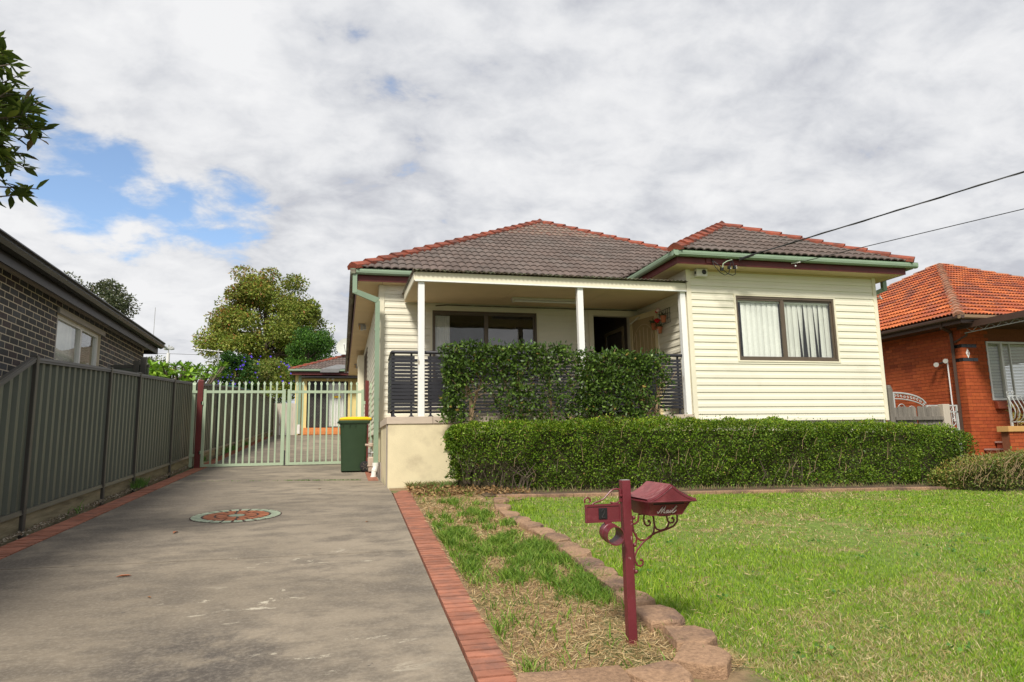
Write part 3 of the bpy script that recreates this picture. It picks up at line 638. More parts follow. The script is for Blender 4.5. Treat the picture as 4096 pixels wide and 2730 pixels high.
for x, lab in ((-3.085, 'slim pale green picket bracketed between fence and left maroon post'), (.66, 'slim pale green picket bracketed between house wall and right maroon post')):
    mb = MB().box(x-.03, x+.03, GY-.02, GY+.02, .88, 2.63); w = .03
    mb.add([(x-w, GY-.02, 2.63), (x+w, GY-.02, 2.63), (x+w, GY+.02, 2.63), (x-w, GY+.02, 2.63), (x-.04, GY, 2.665), (x+.04, GY, 2.665), (x, GY, 2.72)], [(0, 1, 5, 4), (1, 2, 5), (2, 3, 4, 5), (3, 0, 4), (4, 5, 6), (5, 4, 6)])
    p = solo('side_picket', mb, 'green_gate', lab, 'gate picket', (x, GY, .88))
    for zz in (1.10, 2.45): part('bracket', MB().box(min(x, x*.98)-.03, x+.07, GY-.042, GY-.022, zz, zz+.055), 'green_gate', p)
# ------------------------------------------------------------------ the weatherboard house
HX0, HX1, HXR, YF, YM, YB = .67, 5.95, 9.95, 10.8, 12.87, 28.4
ZS = 4.26                                                        # soffit level
house = thing('weatherboard_house', 'cream weatherboard house with grey tiled hip roof, red ridge caps and front porch', 'house', (5.3, 14, gz(5.3, 14)))
BOARD = lambda z0, h: [(0, z0), (.0165, z0+.001), (.015, z0+.44*h), (.007, z0+.60*h), (.003, z0+h), (0, z0+h)]
def wall_boxes(mb, a0, a1, z0, z1, opens, mk):
    aa = sorted({a0, a1, *[v for o in opens for v in o[:2] if a0 < v < a1]})
    for p, q in zip(aa, aa[1:]):
        zs = [(o[2], o[3]) for o in opens if o[0] <= p+1e-6 and o[1] >= q-1e-6]
        cur = z0
        for c0, c1 in sorted(zs):
            if c0 > cur: mk(mb, p, q, cur, c0)
            cur = c1
        if cur < z1: mk(mb, p, q, cur, z1)
def boards(parent, rows, a0, a1, opens, ax, seg=None):
    for z0, z1 in zip(rows, rows[1:]):
        h = z1-z0
        cuts = [o for o in opens if o[2] < z1-.012 and o[3] > z0+.012]
        spans = [(a0, a1)]
        for o in cuts:
            spans = [s for p, q in spans for s in ((p, min(q, o[0])), (max(p, o[1]), q)) if s[1]-s[0] > .015]
        for p, q in spans:
            part('siding_board', MB().prism(BOARD(z0, h), p, q, ax), 'cream', parent)
        for o in cuts:
            p, q = max(a0, o[0]), min(a1, o[1])
            if o[3] < z1-.015: part('siding_board', MB().prism([(0, o[3]), (.007, o[3]), (.004, z1), (0, z1)], p, q, ax), 'cream', parent)
            if o[2] > z0+.015: part('siding_board', MB().prism([(0, z0), (.017, z0), (.0155, min(o[2], z0+.46*h)), (.012, o[2]), (0, o[2])], p, q, ax), 'cream', parent)
front = lambda Y: (lambda p, z, t: (t, Y-p, z))
def rowsof(z0, step, base, topz):
    r = []; z = z0
    while z > base+.02: r.append(z); z -= step
    r.append(base); r = r[::-1]; z = z0+step
    while z < topz-.06: r.append(z); z += step
    r.append(topz); return r
# projecting room, front wall
RW = (6.89, 8.995, 2.61, 3.83)
wf = MB(); wall_boxes(wf, 5.95, 9.95, 1.555, ZS, [RW], lambda mb, p, q, a, b: mb.box(p, q, YF, YF+.12, a, b))
wf.box(6.05, 9.9, YF+.06, YF+.16, gz(8, YF)-.2, 1.55)
room_wall = part('wall', wf, 'cream_trim', house, label='front wall of the projecting room with wide cream boards')
rows = rowsof(4.097, .1277, 1.545, 4.235)
boards(room_wall, rows, 6.02, 9.885, [RW], front(YF))
part('cornice', MB().box(6.02, 9.885, YF-.022, YF-.0005, 4.236, 4.2595), 'beige', room_wall)
for x0, x1 in ((5.935, 6.02), (9.885, 9.962)):
    part('corner_trim', MB().box(x0, x1, YF-.026, YF+.0, 1.53, 4.2595), 'cream_trim', room_wall, bevel=.004)
part('corner_return', MB().box(9.951, 9.975, YF+.001, YF+.08, 1.53, 4.2595), 'cream_trim', room_wall)
# porch side wall (faces left), main front wall, left side wall
side = lambda X, s: (lambda p, z, t: (X+s*p, t, z))
ws = part('wall', MB().box(5.95, 6.05, YF+.121, YM, 1.66, ZS), 'cream_trim', house, label='porch side wall of the projecting room')
boards(ws, rowsof(4.097, .1277, 1.68, 3.96), YF+.06, YM-.02, [], side(5.95, -1))
boards(ws, [3.96, 4.0, 4.097, 4.235], YF+.02, YM-.02, [], side(5.95, -1))
MW, MD = (1.645, 3.757, 2.40, 3.815), (4.93, 5.73, 1.68, 3.79)
wm = MB(); wall_boxes(wm, HX0, 5.95, 1.49, ZS, [MW, MD], lambda mb, p, q, a, b: mb.box(p, q, YM, YM+.12, a, b))
main_wall = part('wall', wm, 'cream_trim', house, label='shaded front wall behind the porch')
boards(main_wall, rowsof(4.09, .1298, 1.487, 4.235), .75, 5.93, [MW, (4.83, 5.84, 1.4, 3.9)], front(YM))
part('corner_trim', MB().box(.655, .752, YM-.026, YM, 1.48, 4.2595), 'cream_trim', main_wall, bevel=.004)
part('corner_return', MB().box(.644, .669, YM-.0, YM+.085, 1.48, 4.2595), 'cream_trim', main_wall, bevel=.004)
wl = part('wall', MB().box(HX0, HX0+.12, YM+.121, YB, 1.49, ZS), 'cream_trim', house, label='left side wall running back along the driveway')
SW = [(18.9, 20.9, 2.55, 3.95), (23.6, 25.0, 2.55, 3.95)]
boards(wl, rowsof(4.09, .1298, 1.487, 4.235), YM+.085, YB, SW, side(HX0, -1))
part('wall', MB().box(9.83, 9.95, YF+.121, YB, 1.5, ZS).box(.79, 9.83, YB-.12, YB, 1.5, ZS), 'cream_trim', house, label='rear and right side walls')
# the foundations
part('foundation', MB().box(HX0+.035, HX0+.2, YM+.03, YB-.1, gz(0, YM)-.2, 1.486).box(HX0+.2, 5.9, YM+.05, YM+.2, gz(0, YM)-.2, 1.486).box(9.75, 9.9, YF+.16, YB-.1, gz(9, YF)-.3, 1.49), 'render', house)
part('foundation_footing', MB().box(HX0+.015, HX0+.034, YM-.3, YB-.1, gz(0, YM)-.2, gz(0, YM)+.24), 'slab', house)
# interiors behind the openings
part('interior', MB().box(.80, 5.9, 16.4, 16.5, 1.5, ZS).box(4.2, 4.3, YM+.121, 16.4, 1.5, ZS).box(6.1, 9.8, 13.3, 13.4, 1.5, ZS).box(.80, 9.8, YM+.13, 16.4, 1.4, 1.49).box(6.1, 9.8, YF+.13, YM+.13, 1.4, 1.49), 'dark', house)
hall = MB(); wall_boxes(hall, YM+.121, 16.4, 1.5, ZS, [(13.55, 14.45, 1.5, 3.62)], lambda mb, p, q, a, b: mb.box(5.86, 5.92, p, q, a, b))
part('hall_wall', hall, 'interior', house)
part('hall_door_frame', MB().box(5.845, 5.859, 13.46, 13.55, 1.5, 3.70).box(5.845, 5.859, 14.45, 14.54, 1.5, 3.70).box(5.845, 5.859, 13.55, 14.45, 3.62, 3.70), 'beige', house)
part('hall_door', MB().box(5.88, 5.915, 13.56, 14.44, 1.5, 3.61), 'interior', house)
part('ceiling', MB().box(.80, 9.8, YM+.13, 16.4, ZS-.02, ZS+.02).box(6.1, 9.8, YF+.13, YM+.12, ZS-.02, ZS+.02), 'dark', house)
# windows
def window(box, Y, mull, fw=.045, depth=.05):
    x0, x1, z0, z1 = box
    o = part('window', MB().box(x0, x1, Y-.012, Y+depth, z1-fw, z1).box(x0, x1, Y-.02, Y+depth, z0, z0+fw).box(x0, x0+fw*.8, Y-.012, Y+depth, z0+fw, z1-fw).box(x1-fw*.8, x1, Y-.012, Y+depth, z0+fw, z1-fw), 'bronze', house)
    return o
w1 = window((6.907, 8.978, 2.627, 3.812), YF, 7.86)
part('sash', MB().box(7.84, 7.90, YF-.006, YF+.035, 2.673, 3.766).box(6.945, 7.84, YF+.0, YF+.03, 3.735, 3.765).box(6.945, 7.84, YF+.0, YF+.03, 2.674, 2.70), 'bronze', w1)
part('sash', MB().box(7.90, 7.925, YF+.012, YF+.04, 2.674, 3.765).box(8.915, 8.940, YF+.012, YF+.04, 2.674, 3.765).box(7.925, 8.915, YF+.012, YF+.04, 3.74, 3.765).box(7.925, 8.915, YF+.012, YF+.04, 2.674, 2.705), 'bronze', w1)
part('pane', MB().box(6.944, 7.84, YF+.014, YF+.018, 2.70, 3.735), 'glassm', w1)
part('pane', MB().box(7.925, 8.915, YF+.024, YF+.028, 2.705, 3.74), 'glassm', w1)
part('trim', MB().box(6.872, 9.013, YF-.024, YF-.0005, 3.813, 3.835).box(6.872, 9.013, YF-.028, YF-.0005, 2.60, 2.626).box(6.872, 6.906, YF-.024, YF-.0005, 2.627, 3.812).box(8.979, 9.013, YF-.024, YF-.0005, 2.627, 3.812), 'cream_trim', w1)
def blind(x, w, z0, z1, Y, rot, m, lean=0, rot2=None):
    c, s = math.cos(rot)*w/2, math.sin(rot)*w/2; r2 = rot if rot2 is None else rot2; c2, s2 = math.cos(r2)*w/2, math.sin(r2)*w/2
    mb = MB(); N_ = 6
    for k in range(N_+1):
        t = k/N_; z = z1+(z0-z1)*t; cc, ss = c+(c2-c)*t, s+(s2-s)*t; xx = x+lean*t
        mb.v += [(xx-cc, Y-ss, z), (xx, Y-.008, z), (xx+cc, Y+ss, z)]
    mb.f = [(3*k+j, 3*k+j+1, 3*k+j+4, 3*k+j+3) for k in range(N_) for j in (0, 1)]
    return part('blind_slat', mb, m, w1)
x = 7.105
while x < 7.84:
    blind(x, .125, 2.705, 3.70, YF+.075, R(8+random.uniform(-4, 4)), 'blind', random.uniform(-.004, .004)); x += .112
x = 7.97
for k in range(9):
    ln = {3: -.055, 5: -.05}.get(k, random.uniform(-.006, .006))
    blind(x+(.012 if k in (4,) else 0), .125, 2.70, 3.71, YF+.085, R(10+random.uniform(-4, 4)), 'blind_grey', 0, R(10) if k not in (3, 4, 6) else R(10+{3: 38, 4: 30, 6: 42}[k])); x += .112
part('headrail', MB().box(6.96, 8.93, YF+.06, YF+.10, 3.71, 3.74), 'blind', w1)
w2 = window((1.661, 3.741, 2.42, 3.80), YM, 2.70)
part('sash', MB().box(2.675, 2.735, YM-.006, YM+.03, 2.466, 3.754).box(1.70, 2.675, YM, YM+.03, 3.725, 3.753).box(1.698, 1.72, YM, YM+.03, 2.466, 3.725), 'bronze', w2)
part('sash', MB().box(2.735, 2.76, YM+.012, YM+.04, 2.466, 3.754).box(3.67, 3.70, YM+.012, YM+.04, 2.466, 3.754).box(2.76, 3.67, YM+.012, YM+.04, 3.725, 3.754), 'bronze', w2)
part('pane', MB().box(1.72, 2.675, YM+.014, YM+.018, 2.466, 3.725), 'glassm', w2)
part('pane', MB().box(2.76, 3.67, YM+.024, YM+.028, 2.466, 3.725), 'glassd', w2)
part('trim', MB().box(1.625, 3.777, YM-.024, YM-.0005, 3.801, 3.825).box(1.625, 1.660, YM-.024, YM-.0005, 2.4, 3.80).box(3.742, 3.777, YM-.024, YM-.0005, 2.4, 3.80), 'cream_trim', w2)
v = []; n = 26
for i in range(n+1):
    x = 1.70+.31*i/n; yy = YM+.10+.012*math.sin(i*2.1)*(1 if i > 12 else .35)
    v += [(x, yy, 2.42), (x, yy, 3.72)]
part('curtain', MB().add(v, [(2*i, 2*i+2, 2*i+3, 2*i+1) for i in range(n)]), 'curtain', w2, smooth=True)
for a, b, z0, z1 in SW:
    s = part('window', MB().box(HX0-.03, HX0+.06, a, b, z1-.05, z1).box(HX0-.03, HX0+.06, a, b, z0, z0+.05).box(HX0-.03, HX0+.06, a, a+.05, z0+.05, z1-.05).box(HX0-.03, HX0+.06, b-.05, b, z0+.05, z1-.05).box(HX0-.03, HX0+.05, (a+b)/2-.025, (a+b)/2+.025, z0+.05, z1-.05), 'bronze', house)
    part('pane', MB().box(HX0+.004, HX0+.008, a+.05, b-.05, z0+.05, z1-.05), 'glassd', s)
part('side_post', MB().box(HX0-.20, HX0-.018, 21.6, 21.7, 1.5, ZS-.16).box(HX0-.20, HX0-.018, 21.7, 23.2, 3.95, ZS-.16), 'cream_trim', house)
# front door way and security door
df = part('door_frame', MB().box(4.833, 4.94, YM-.03, YM+.1, 1.67, 3.785).box(5.735, 5.843, YM-.03, YM+.1, 1.67, 3.785).box(4.833, 5.843, YM-.03, YM+.1, 3.786, 3.90), 'cream_trim', house, bevel=.004)
def door_pt(t, z, d=0.0):                                        # hinged on the right jamb, swung out towards the street
    a = Vector((5.735, 12.82)); b = Vector((5.925, 11.98)); n_ = Vector((-(b-a).y, (b-a).x)).normalized()
    p = a+(b-a)*t+n_*d; return (p.x, p.y, z)
def door_slab(t0, t1, z0, z1, d0, d1): return MB().hexa([door_pt(t0, z0, d0), door_pt(t1, z0, d0), door_pt(t1, z0, d1), door_pt(t0, z0, d1)], [door_pt(t0, z1, d0), door_pt(t1, z1, d0), door_pt(t1, z1, d1), door_pt(t0, z1, d1)])
sd = MB()
for q in ((0, .075, 1.70, 3.76), (.925, 1, 1.70, 3.76), (.075, .925, 3.66, 3.76), (.075, .925, 1.70, 1.85), (.075, .925, 2.62, 2.68)): 
    t = door_slab(*q, -.02, .02); sd.add(t.v, t.f)
sd = part('security_door', sd, 'creamdoor', house, label='cream security door standing open')
part('mesh_panel', door_slab(.075, .925, 1.85, 3.66, -.004, .004), 'screen', sd)
for t0 in (.22, .36, .5, .64, .78):
    k = door_slab(t0-.008, t0+.008, 1.86, 3.2+.28*math.sin(math.pi*t0), -.012, -.0041); part('grille_bar', k, 'beige', sd)
part('grille_arch', MB().tube([door_pt(.5-.36*math.cos(math.pi*i/14), 3.22+.36*math.sin(math.pi*i/14)*.9, -.011) for i in range(15)], .006, 5), 'beige', sd)
part('door_closer', MB().tube([door_pt(.04, 3.60, -.05), door_pt(.42, 3.70, -.05)], .018, 8), 'cream_trim', sd)
part('letter_plate', MB().box(4.86, 4.92, YM-.05, YM-.031, 2.66, 2.80), 'clay', df)
# ------------------------------------------------------------------ roof
G0 = 4.469; PM, PR = .5642, .5576
EL, ER, EY = .11, 10.52, 12.50
AP = Vector((5.316, 17.713, G0+PM*5.21)); RB = Vector((5.316, 23.4, AP.z))
SL, SR, SY = 5.485, 10.53, 10.32
SA = Vector((8.0075, SY+2.5225, G0+PR*2.5225)); VJ = Vector((8.0075, EY+(SA.z-G0)/PM, SA.z))
dn = .05
rb = MB()
def face(*p): rb.add([(q[0], q[1], q[2]-dn) for q in p], [tuple(range(len(p)))])
face((EL, EY, G0), (SL, EY, G0), VJ, (AP.x+0, AP.y, AP.z))
face(VJ, (ER, EY+0, G0), AP)
face((EL, EY, G0), AP, RB, (EL, 29.0, G0)); face((EL, 29, G0), RB, (ER, 29, G0)); face((ER, EY, G0), (ER, 29, G0), RB, AP)
face((SL, SY, G0), (SR, SY, G0), SA); face((SL, SY, G0), SA, VJ, (SL, EY, G0)); face((SR, SY, G0), (SR, EY, G0), VJ, SA)
roof = part('roof', rb, 'tile', house)
def tile_mb(w, L, lift=.024, waves=2, amp=.0145, nx=9, cut=None):
    mb = MB(); rowsz = [(0, -.02), (0, .0), (L, -.0)]
    for yv, dz in rowsz:
        for i in range(nx):
            x = w*i/(nx-1); u = waves*i/(nx-1)
            hz = amp*(abs(math.sin(math.pi*u))**.8)*1.9
            mb.v.append((x, yv, hz+(lift if yv == 0 else 0)+dz))
    mb.f = [(j*nx+i, j*nx+i+1, (j+1)*nx+i+1, (j+1)*nx+i) for j in range(2) for i in range(nx-1)]
    return mb
def tile_face(parent, O, X, U, Nn, xl, xr, smax, m, w=.30, g=.335, name='roof_tile', limit=300, cnt=None, **kw):
    me = mesh_of(name, tile_mb(w, g+.05, **kw), m); stuff = []; j = 0; cnt = cnt if cnt is not None else [0]
    O, X, U, Nn = Vector(O), Vector(X).normalized(), Vector(U).normalized(), Vector(Nn).normalized()
    items = []
    while j*g < smax-.05:
        s0, s1 = j*g, (j+1)*g+.05
        i = math.floor(min(xl(s0), xl(s1))/w)
        while i*w < max(xr(s0), xr(s1)):
            x0, x1 = i*w, (i+1)*w
            full = x0 >= max(xl(s0), xl(s1))-1e-6 and x1 <= min(xr(s0), xr(s1))+1e-6 and s1 <= smax+.06
            items.append((full, x0, s0)); i += 1
        j += 1
    for full, x0, s0 in items:
        if full and cnt[0] < limit:
            inst(name, me, parent, frame_m(O+X*x0+U*s0, X, U, Nn)); cnt[0] += 1
        else:
            t = tile_mb(w, g+.05, **kw); vv = []; keep = False; bad = False
            for (x, y_, z_) in t.v:
                s = min(s0+y_, smax); a, b = xl(s), xr(s); q = min(max(x0+x, a), b) if a <= b else (a+b)/2
                vv.append(O+X*q+U*s+Nn*z_)
            wd = max((vv[k+8]-vv[k]).length for k in (9, 18))
            if wd < .03: continue
            if cnt[0] < limit:
                mb = MB().add(vv, t.f); part(name, mb, m, parent); cnt[0] += 1
            else: stuff.append((vv, t.f))
    if stuff: heap(name+'s', stuff, 'otile_s', OTP if m == 'otile' else [(.165, .120, .096), (.15, .11, .09), (.18, .135, .105)], parent)
def slope(p): 
    c = 1/math.sqrt(1+p*p); return c, p*c
cM, sM = slope(PM); cR, sR = slope(PR); cnt = [0]
tile_face(roof, (SL, SY+.05*cR, G0+.05*sR), (1, 0, 0), (0, cR, sR), (0, -sR, cR), lambda s: s*cR+.05, lambda s: 5.045-s*cR-.05, 2.5225/cR-.05, 'tile', cnt=cnt)
def mxr(s):
    d = s*cM
    return (SL-EL)+d*1.0 if d < VJ.y-EY else (ER-EL)-d
tile_face(roof, (EL, EY+.05*cM, G0+.05*sM), (1, 0, 0), (0, cM, sM), (0, -sM, cM), lambda s: s*cM+.05, mxr, 5.206/cM-.05, 'tile', cnt=cnt)
def caps(parent, a, b, n1, n2, m='ridge', L=.40, w=.135, name='ridge_cap', lift=.035):
    a, b = Vector(a), Vector(b); d = (b-a); Ls = d.length; d.normalize(); n = max(1, round(Ls/L)); st = Ls/n
    n1, n2 = Vector(n1).normalized(), Vector(n2).normalized(); up = (n1+n2).normalized()
    s1 = d.cross(n1).normalized(); s2 = d.cross(n2).normalized()
    if s1.dot(s2) > 0: s2 = -s2
    if (s1.cross(d)).dot(up) < 0: pass
    s1 = s1 if (s1-up*s1.dot(up)).dot(n1) > 0 else -s1
    s2 = s2 if (s2-up*s2.dot(up)).dot(n2) > 0 else -s2
    for k in range(n):
        V = []
        for t, e in ((-.03, .062), (st+.02, .018)):
            p = a+d*(k*st+t)
            c = p+up*(lift+e)
            sh = (s1+s2)*.0
            V += [p+s1*w+up*(lift-.05+e-.028), p+s1*w+up*(lift+e-.012), p+s1*w*.45+up*(lift*.62+e+.022), c+up*.012, p+s2*w*.45+up*(lift*.62+e+.022), p+s2*w+up*(lift+e-.012), p+s2*w+up*(lift-.05+e-.028)]
        F = [(i, i+1, i+8, i+7) for i in range(6)]+[(6, 5, 4, 3, 2, 1, 0), (7, 8, 9, 10, 11, 12, 13)]
        part(name, MB().add(V, F), m, parent)
nF = (0, -sM, cM); nL = (-sM, 0, cM); nR = (sM, 0, cM)
caps(roof, (EL+.06, EY+.06, G0+.06*PM), AP, nF, nL)
hp = Vector((8.3, EY+(ER-8.3), G0+PM*(ER-8.3)))
caps(roof, (8.7, EY+(ER-8.7), G0+PM*(ER-8.7)), AP, nF, nR)
caps(roof, AP, RB, nL, nR)
nF2 = (0, -sR, cR); nL2 = (-sR, 0, cR); nR2 = (sR, 0, cR)
caps(roof, (SL+.06, SY+.06, G0+.06*PR), SA, nF2, nL2)
caps(roof, (SR-.06, SY+.06, G0+.06*PR), SA, nF2, nR2)
caps(roof, SA, VJ, nL2, nR2)
# gutters, fascias and soffits
GP = [(0, 0), (.012, -.006), (.012, -.03), (.006, -.07), (.03, -.094), (.085, -.094), (.108, -.07), (.112, -.02), (.104, -.004), (.112, .003), (.098, .008), (.094, -.015), (.02, -.012)]
GP = [(.112-p, q) for p, q in GP]                                # p measured from the outer lip inwards
def gutter(parent, a, b, inward, m, name='gutter'):
    a, b = Vector(a), Vector(b); i = Vector(inward)
    mb = MB().prism([(p, q) for p, q in GP], 0, 1, lambda p, q, t: tuple(a+(b-a)*t+i*p+Vector((0, 0, q))))
    return part(name, mb, m, parent)
gutter(house, (EL, EY, G0), (SL, EY, G0), (0, 1, 0), 'green')
gutter(house, (EL, EY+.0, G0-.001), (EL, 29.05, G0-.001), (1, 0, 0), 'stained')
gutter(house, (SL, SY, G0-.001), (SL, EY, G0-.001), (1, 0, 0), 'green')
gutter(house, (SL, SY, G0), (SR+.03, SY, G0), (0, 1, 0), 'green')
for a, b in (((.232, 12.612, 4.262), (SL+.12, 12.632, 4.378)), ((.232, 12.633, 4.263), (.252, 29.0, 4.377)), ((SL+.112, SY+.116, 4.262), (10.36, SY+.136, 4.378)), ((SL+.112, SY+.137, 4.263), (SL+.132, 12.61, 4.377)), ((10.34, SY+.137, 4.263), (10.36, 12.61, 4.377))):
    part('fascia', MB().box(a[0], b[0], a[1], b[1], a[2], b[2]), 'maroon', house)
part('fascia_patch', MB().box(6.15, 6.80, SY+.10, SY+.115, 4.285, 4.40), 'maroon', house)
def soffit(x0, x1, y0, y1): part('soffit_sheet', MB().box(x0, x1, y0, y1, ZS+.002, ZS+.012), 'beige', house, bevel=.002)
yy = 12.635
for y1 in (12.95, 14.2, 15.6, 17.2, 18.9, 20.6, 22.4, 24.4, 26.6, 29.0):
    soffit(.254, .70, yy, y1-.008); yy = y1
for a, b in ((.706, 2.4), (2.408, 4.2), (4.208, 5.6)): soffit(a, b, 12.635, 12.9)
for a, b in ((5.62, 7.0), (7.008, 8.9), (8.908, 10.0), (10.008, 10.335)): soffit(a, b, SY+.14, 10.84)
soffit(5.62, 5.96, 10.85, 12.6); soffit(9.93, 10.335, 10.85, 12.6)
for a, b in ((10.0, 10.335),): pass
part('gutter_return', MB().beam((10.50, 11.15, 4.385), (10.50, 11.15, 4.12), .09, .07, (0, 1, 0)).beam((10.53, 11.15, 4.155), (9.98, 11.3, 3.92), .07, .09), 'green', house)
gutter(house, (SR+.03, SY+.113, G0-.001), (SR+.03, 29.0, G0-.001), (-1, 0, 0), 'green')
# downpipe at the front left corner
dp = MB()
dp.hexa([(.155, 12.53, 4.02), (.235, 12.53, 4.02), (.235, 12.59, 4.02), (.155, 12.59, 4.02)], [(.155, 12.53, 4.375), (.235, 12.53, 4.375), (.235, 12.59, 4.375), (.155, 12.59, 4.375)])
dp.hexa([(.155, 12.53, 4.02), (.155, 12.59, 4.02), (.235, 12.59, 4.085), (.235, 12.53, 4.085)], [(.58, 12.59, 3.86), (.58, 12.65, 3.86), (.655, 12.65, 3.945), (.655, 12.59, 3.945)])
dp.hexa([(.572, 12.655, .89), (.655, 12.655, .89), (.655, 12.72, .89), (.572, 12.72, .89)], [(.572, 12.595, 3.90), (.655, 12.595, 3.90), (.655, 12.655, 3.90), (.572, 12.655, 3.90)])
dpo = part('downpipe', dp, 'green', house)
for z in (2.05, 3.35): part('collar', MB().box(.566, .661, 12.62+.03*(3.4-z)/1.5, 12.70+.03*(3.4-z)/1.5, z, z+.05), 'green', dpo)
part('drain_pipe', MB().tube([(.613, 12.69, .93), (.61, 12.68, .86), (.585, 12.66, .78), (.572, 12.65, .66)], [.052, .05, .045, .048], 12), 'white', dpo)
part('drain_socket', MB().tube([(.613, 12.69, .88), (.613, 12.69, .94)], .058, 12).tube([(.575, 12.652, .70), (.571, 12.649, .64)], .055, 12).tube([(.597, 12.665, .825), (.588, 12.66, .79)], .052, 12), 'white', dpo)
# ------------------------------------------------------------------ porch
porch = part('porch_base', MB().box(.705, 5.93, YF+.005, YM-.03, gz(1, YF)-.25, 1.555), 'render', house)
part('porch_floor', MB().box(.70, 5.93, YF+.2, YM-.001, 1.556, 1.66), 'coping', porch)
xs_ = [.682, 1.40, 2.20, 3.0, 3.8, 4.6, 5.3, 5.93]
for a, b in zip(xs_, xs_[1:]): part('coping_tile', MB().box(a+.003, b-.003, YF-.012, YF+.19, 1.557, 1.668), 'coping', porch, bevel=.003)
for a, b in ((10.99, 11.9), (11.9, 12.83)): part('coping_tile', MB().box(.682, .83, a+.003, b-.003, 1.558, 1.667), 'coping', porch, bevel=.003)
part('side_strip', MB().box(.69, .704, YF+.06, YF+.20, gz(1, YF)-.1, 1.555), 'slab', porch)
for x in (1.222, 3.942, 5.905-.03):
    p = part('porch_post', MB().box(x-.05, x+.05, YF+.02, YF+.12, 1.669, 3.872), 'whitepaint', house, bevel=.004)
pr = MB(); x = 1.08; k = 0; v = []
while x <= 5.95: 
    v += [(x, YF-.09, 4.028+.012*math.sin(k*math.pi/2)), (x, 12.848, 4.10+.012*math.sin(k*math.pi/2))]; x += .019; k += 1
n = len(v)//2; v2 = [(a, b, c-.006) for a, b, c in v]
pr.add(v+v2, [(2*i, 2*i+2, 2*i+3, 2*i+1) for i in range(n-1)]+[(2*n+2*i, 2*n+2*i+1, 2*n+2*i+3, 2*n+2*i+2) for i in range(n-1)]+[(2*i, 2*n+2*i, 2*n+2*i+2, 2*i+2) for i in range(n-1)])
proof = part('porch_roof', pr, 'stained', house, smooth=True)
part('fascia', MB().box(1.12, 5.93, YF-.012, YF+.012, 3.872, 4.006), 'cream_trim', proof, bevel=.003)
part('fascia_bead', MB().box(1.115, 5.93, YF-.02, YF+.03, 3.850, 3.871), 'whitepaint', proof)
part('barge_board', MB().hexa([(1.10, YF+.013, 3.87), (1.12, YF+.013, 3.87), (1.12, 12.60, 3.92), (1.10, 12.60, 3.92)], [(1.10, YF+.013, 4.006), (1.12, YF+.013, 4.006), (1.12, 12.60, 4.075), (1.10, 12.60, 4.075)]), 'cream_trim', proof)
part('barge_roll', MB().tube([(1.092, YF-.06, 4.03), (1.092, 12.62, 4.09)], .022, 8), 'stained', proof)
for a, b in ((1.125, 2.9), (2.904, 4.6), (4.604, 5.925)): part('ceiling_sheet', MB().hexa([(a, YF+.03, 3.885), (b, YF+.03, 3.885), (b, 12.845, 3.938), (a, 12.845, 3.938)], [(a, YF+.03, 3.893), (b, YF+.03, 3.893), (b, 12.845, 3.946), (a, 12.845, 3.946)]), 'beige', proof)
lt = part('strip_light', MB().box(3.03, 4.33, 11.96, 12.10, 3.87, 3.912), 'tube_light', proof, bevel=.006)
part('tube', MB().tube([(3.08, 12.03, 3.852), (4.28, 12.03, 3.852)], .016, 8), 'whitealu', lt); part('end_cap', MB().box(3.04, 3.075, 11.99, 12.07, 3.83, 3.869).box(4.285, 4.32, 11.99, 12.07, 3.83, 3.869), 'tube_light', lt)
part('cable_run', MB().tube([(1.72, 12.84, 3.885), (1.95, 12.845, 3.91), (3.0, 12.84, 3.905), (5.9, 12.84, 3.912)], .011, 6), 'stained', proof)
# railing
def slats(parent, x0, x1, Y, axis='x', X=None, hh=.0475):
    for k in range(15):
        z = 1.778+.0583*k
        mb = MB().box(x0, x1, Y-.008, Y+.008, z, z+hh) if axis == 'x' else MB().box(X-.008, X+.008, x0, x1, z, z+hh)
        part('slat', mb, 'black', parent)
rl = part('railing', MB().tube([(.79, 11.9, 2.70), (.765, 10.98, 2.70), (.775, 10.91, 2.70), (.80, 10.90, 2.70), (5.83, 10.90, 2.71)], .028, 10), 'black', house, smooth=True)
pan = [(.74+.01, 1.125), (1.335, 1.78), (4.98, 5.81)]
for a, b in pan:
    slats(rl, a, b, 10.92)
    mid = [a+.045, b-.05] 
    for q in mid:
        part('baluster', MB().box(q-.016, q+.016, 10.931, 10.955, 1.69, 2.69), 'black', rl)
        part('foot', MB().hexa([(q-.05, 10.90, 1.669), (q+.05, 10.90, 1.669), (q+.05, 10.98, 1.669), (q-.05, 10.98, 1.669)], [(q-.018, 10.93, 1.70), (q+.018, 10.93, 1.70), (q+.018, 10.957, 1.70), (q-.018, 10.957, 1.70)]), 'black', rl)
slats(rl, 10.95, 11.9, 0, 'y', .775)
part('inner_rail', MB().tube([(.79, 11.9, 2.70), (5.84, 11.9, 2.70)], .026, 8), 'black', rl)
slats(rl, .80, 5.83, 11.9, hh=.036)
for q in (.84, 2.1, 3.4, 4.6, 5.78): part('baluster', MB().box(q-.016, q+.016, 11.909, 11.933, 1.661, 2.69), 'black', rl)
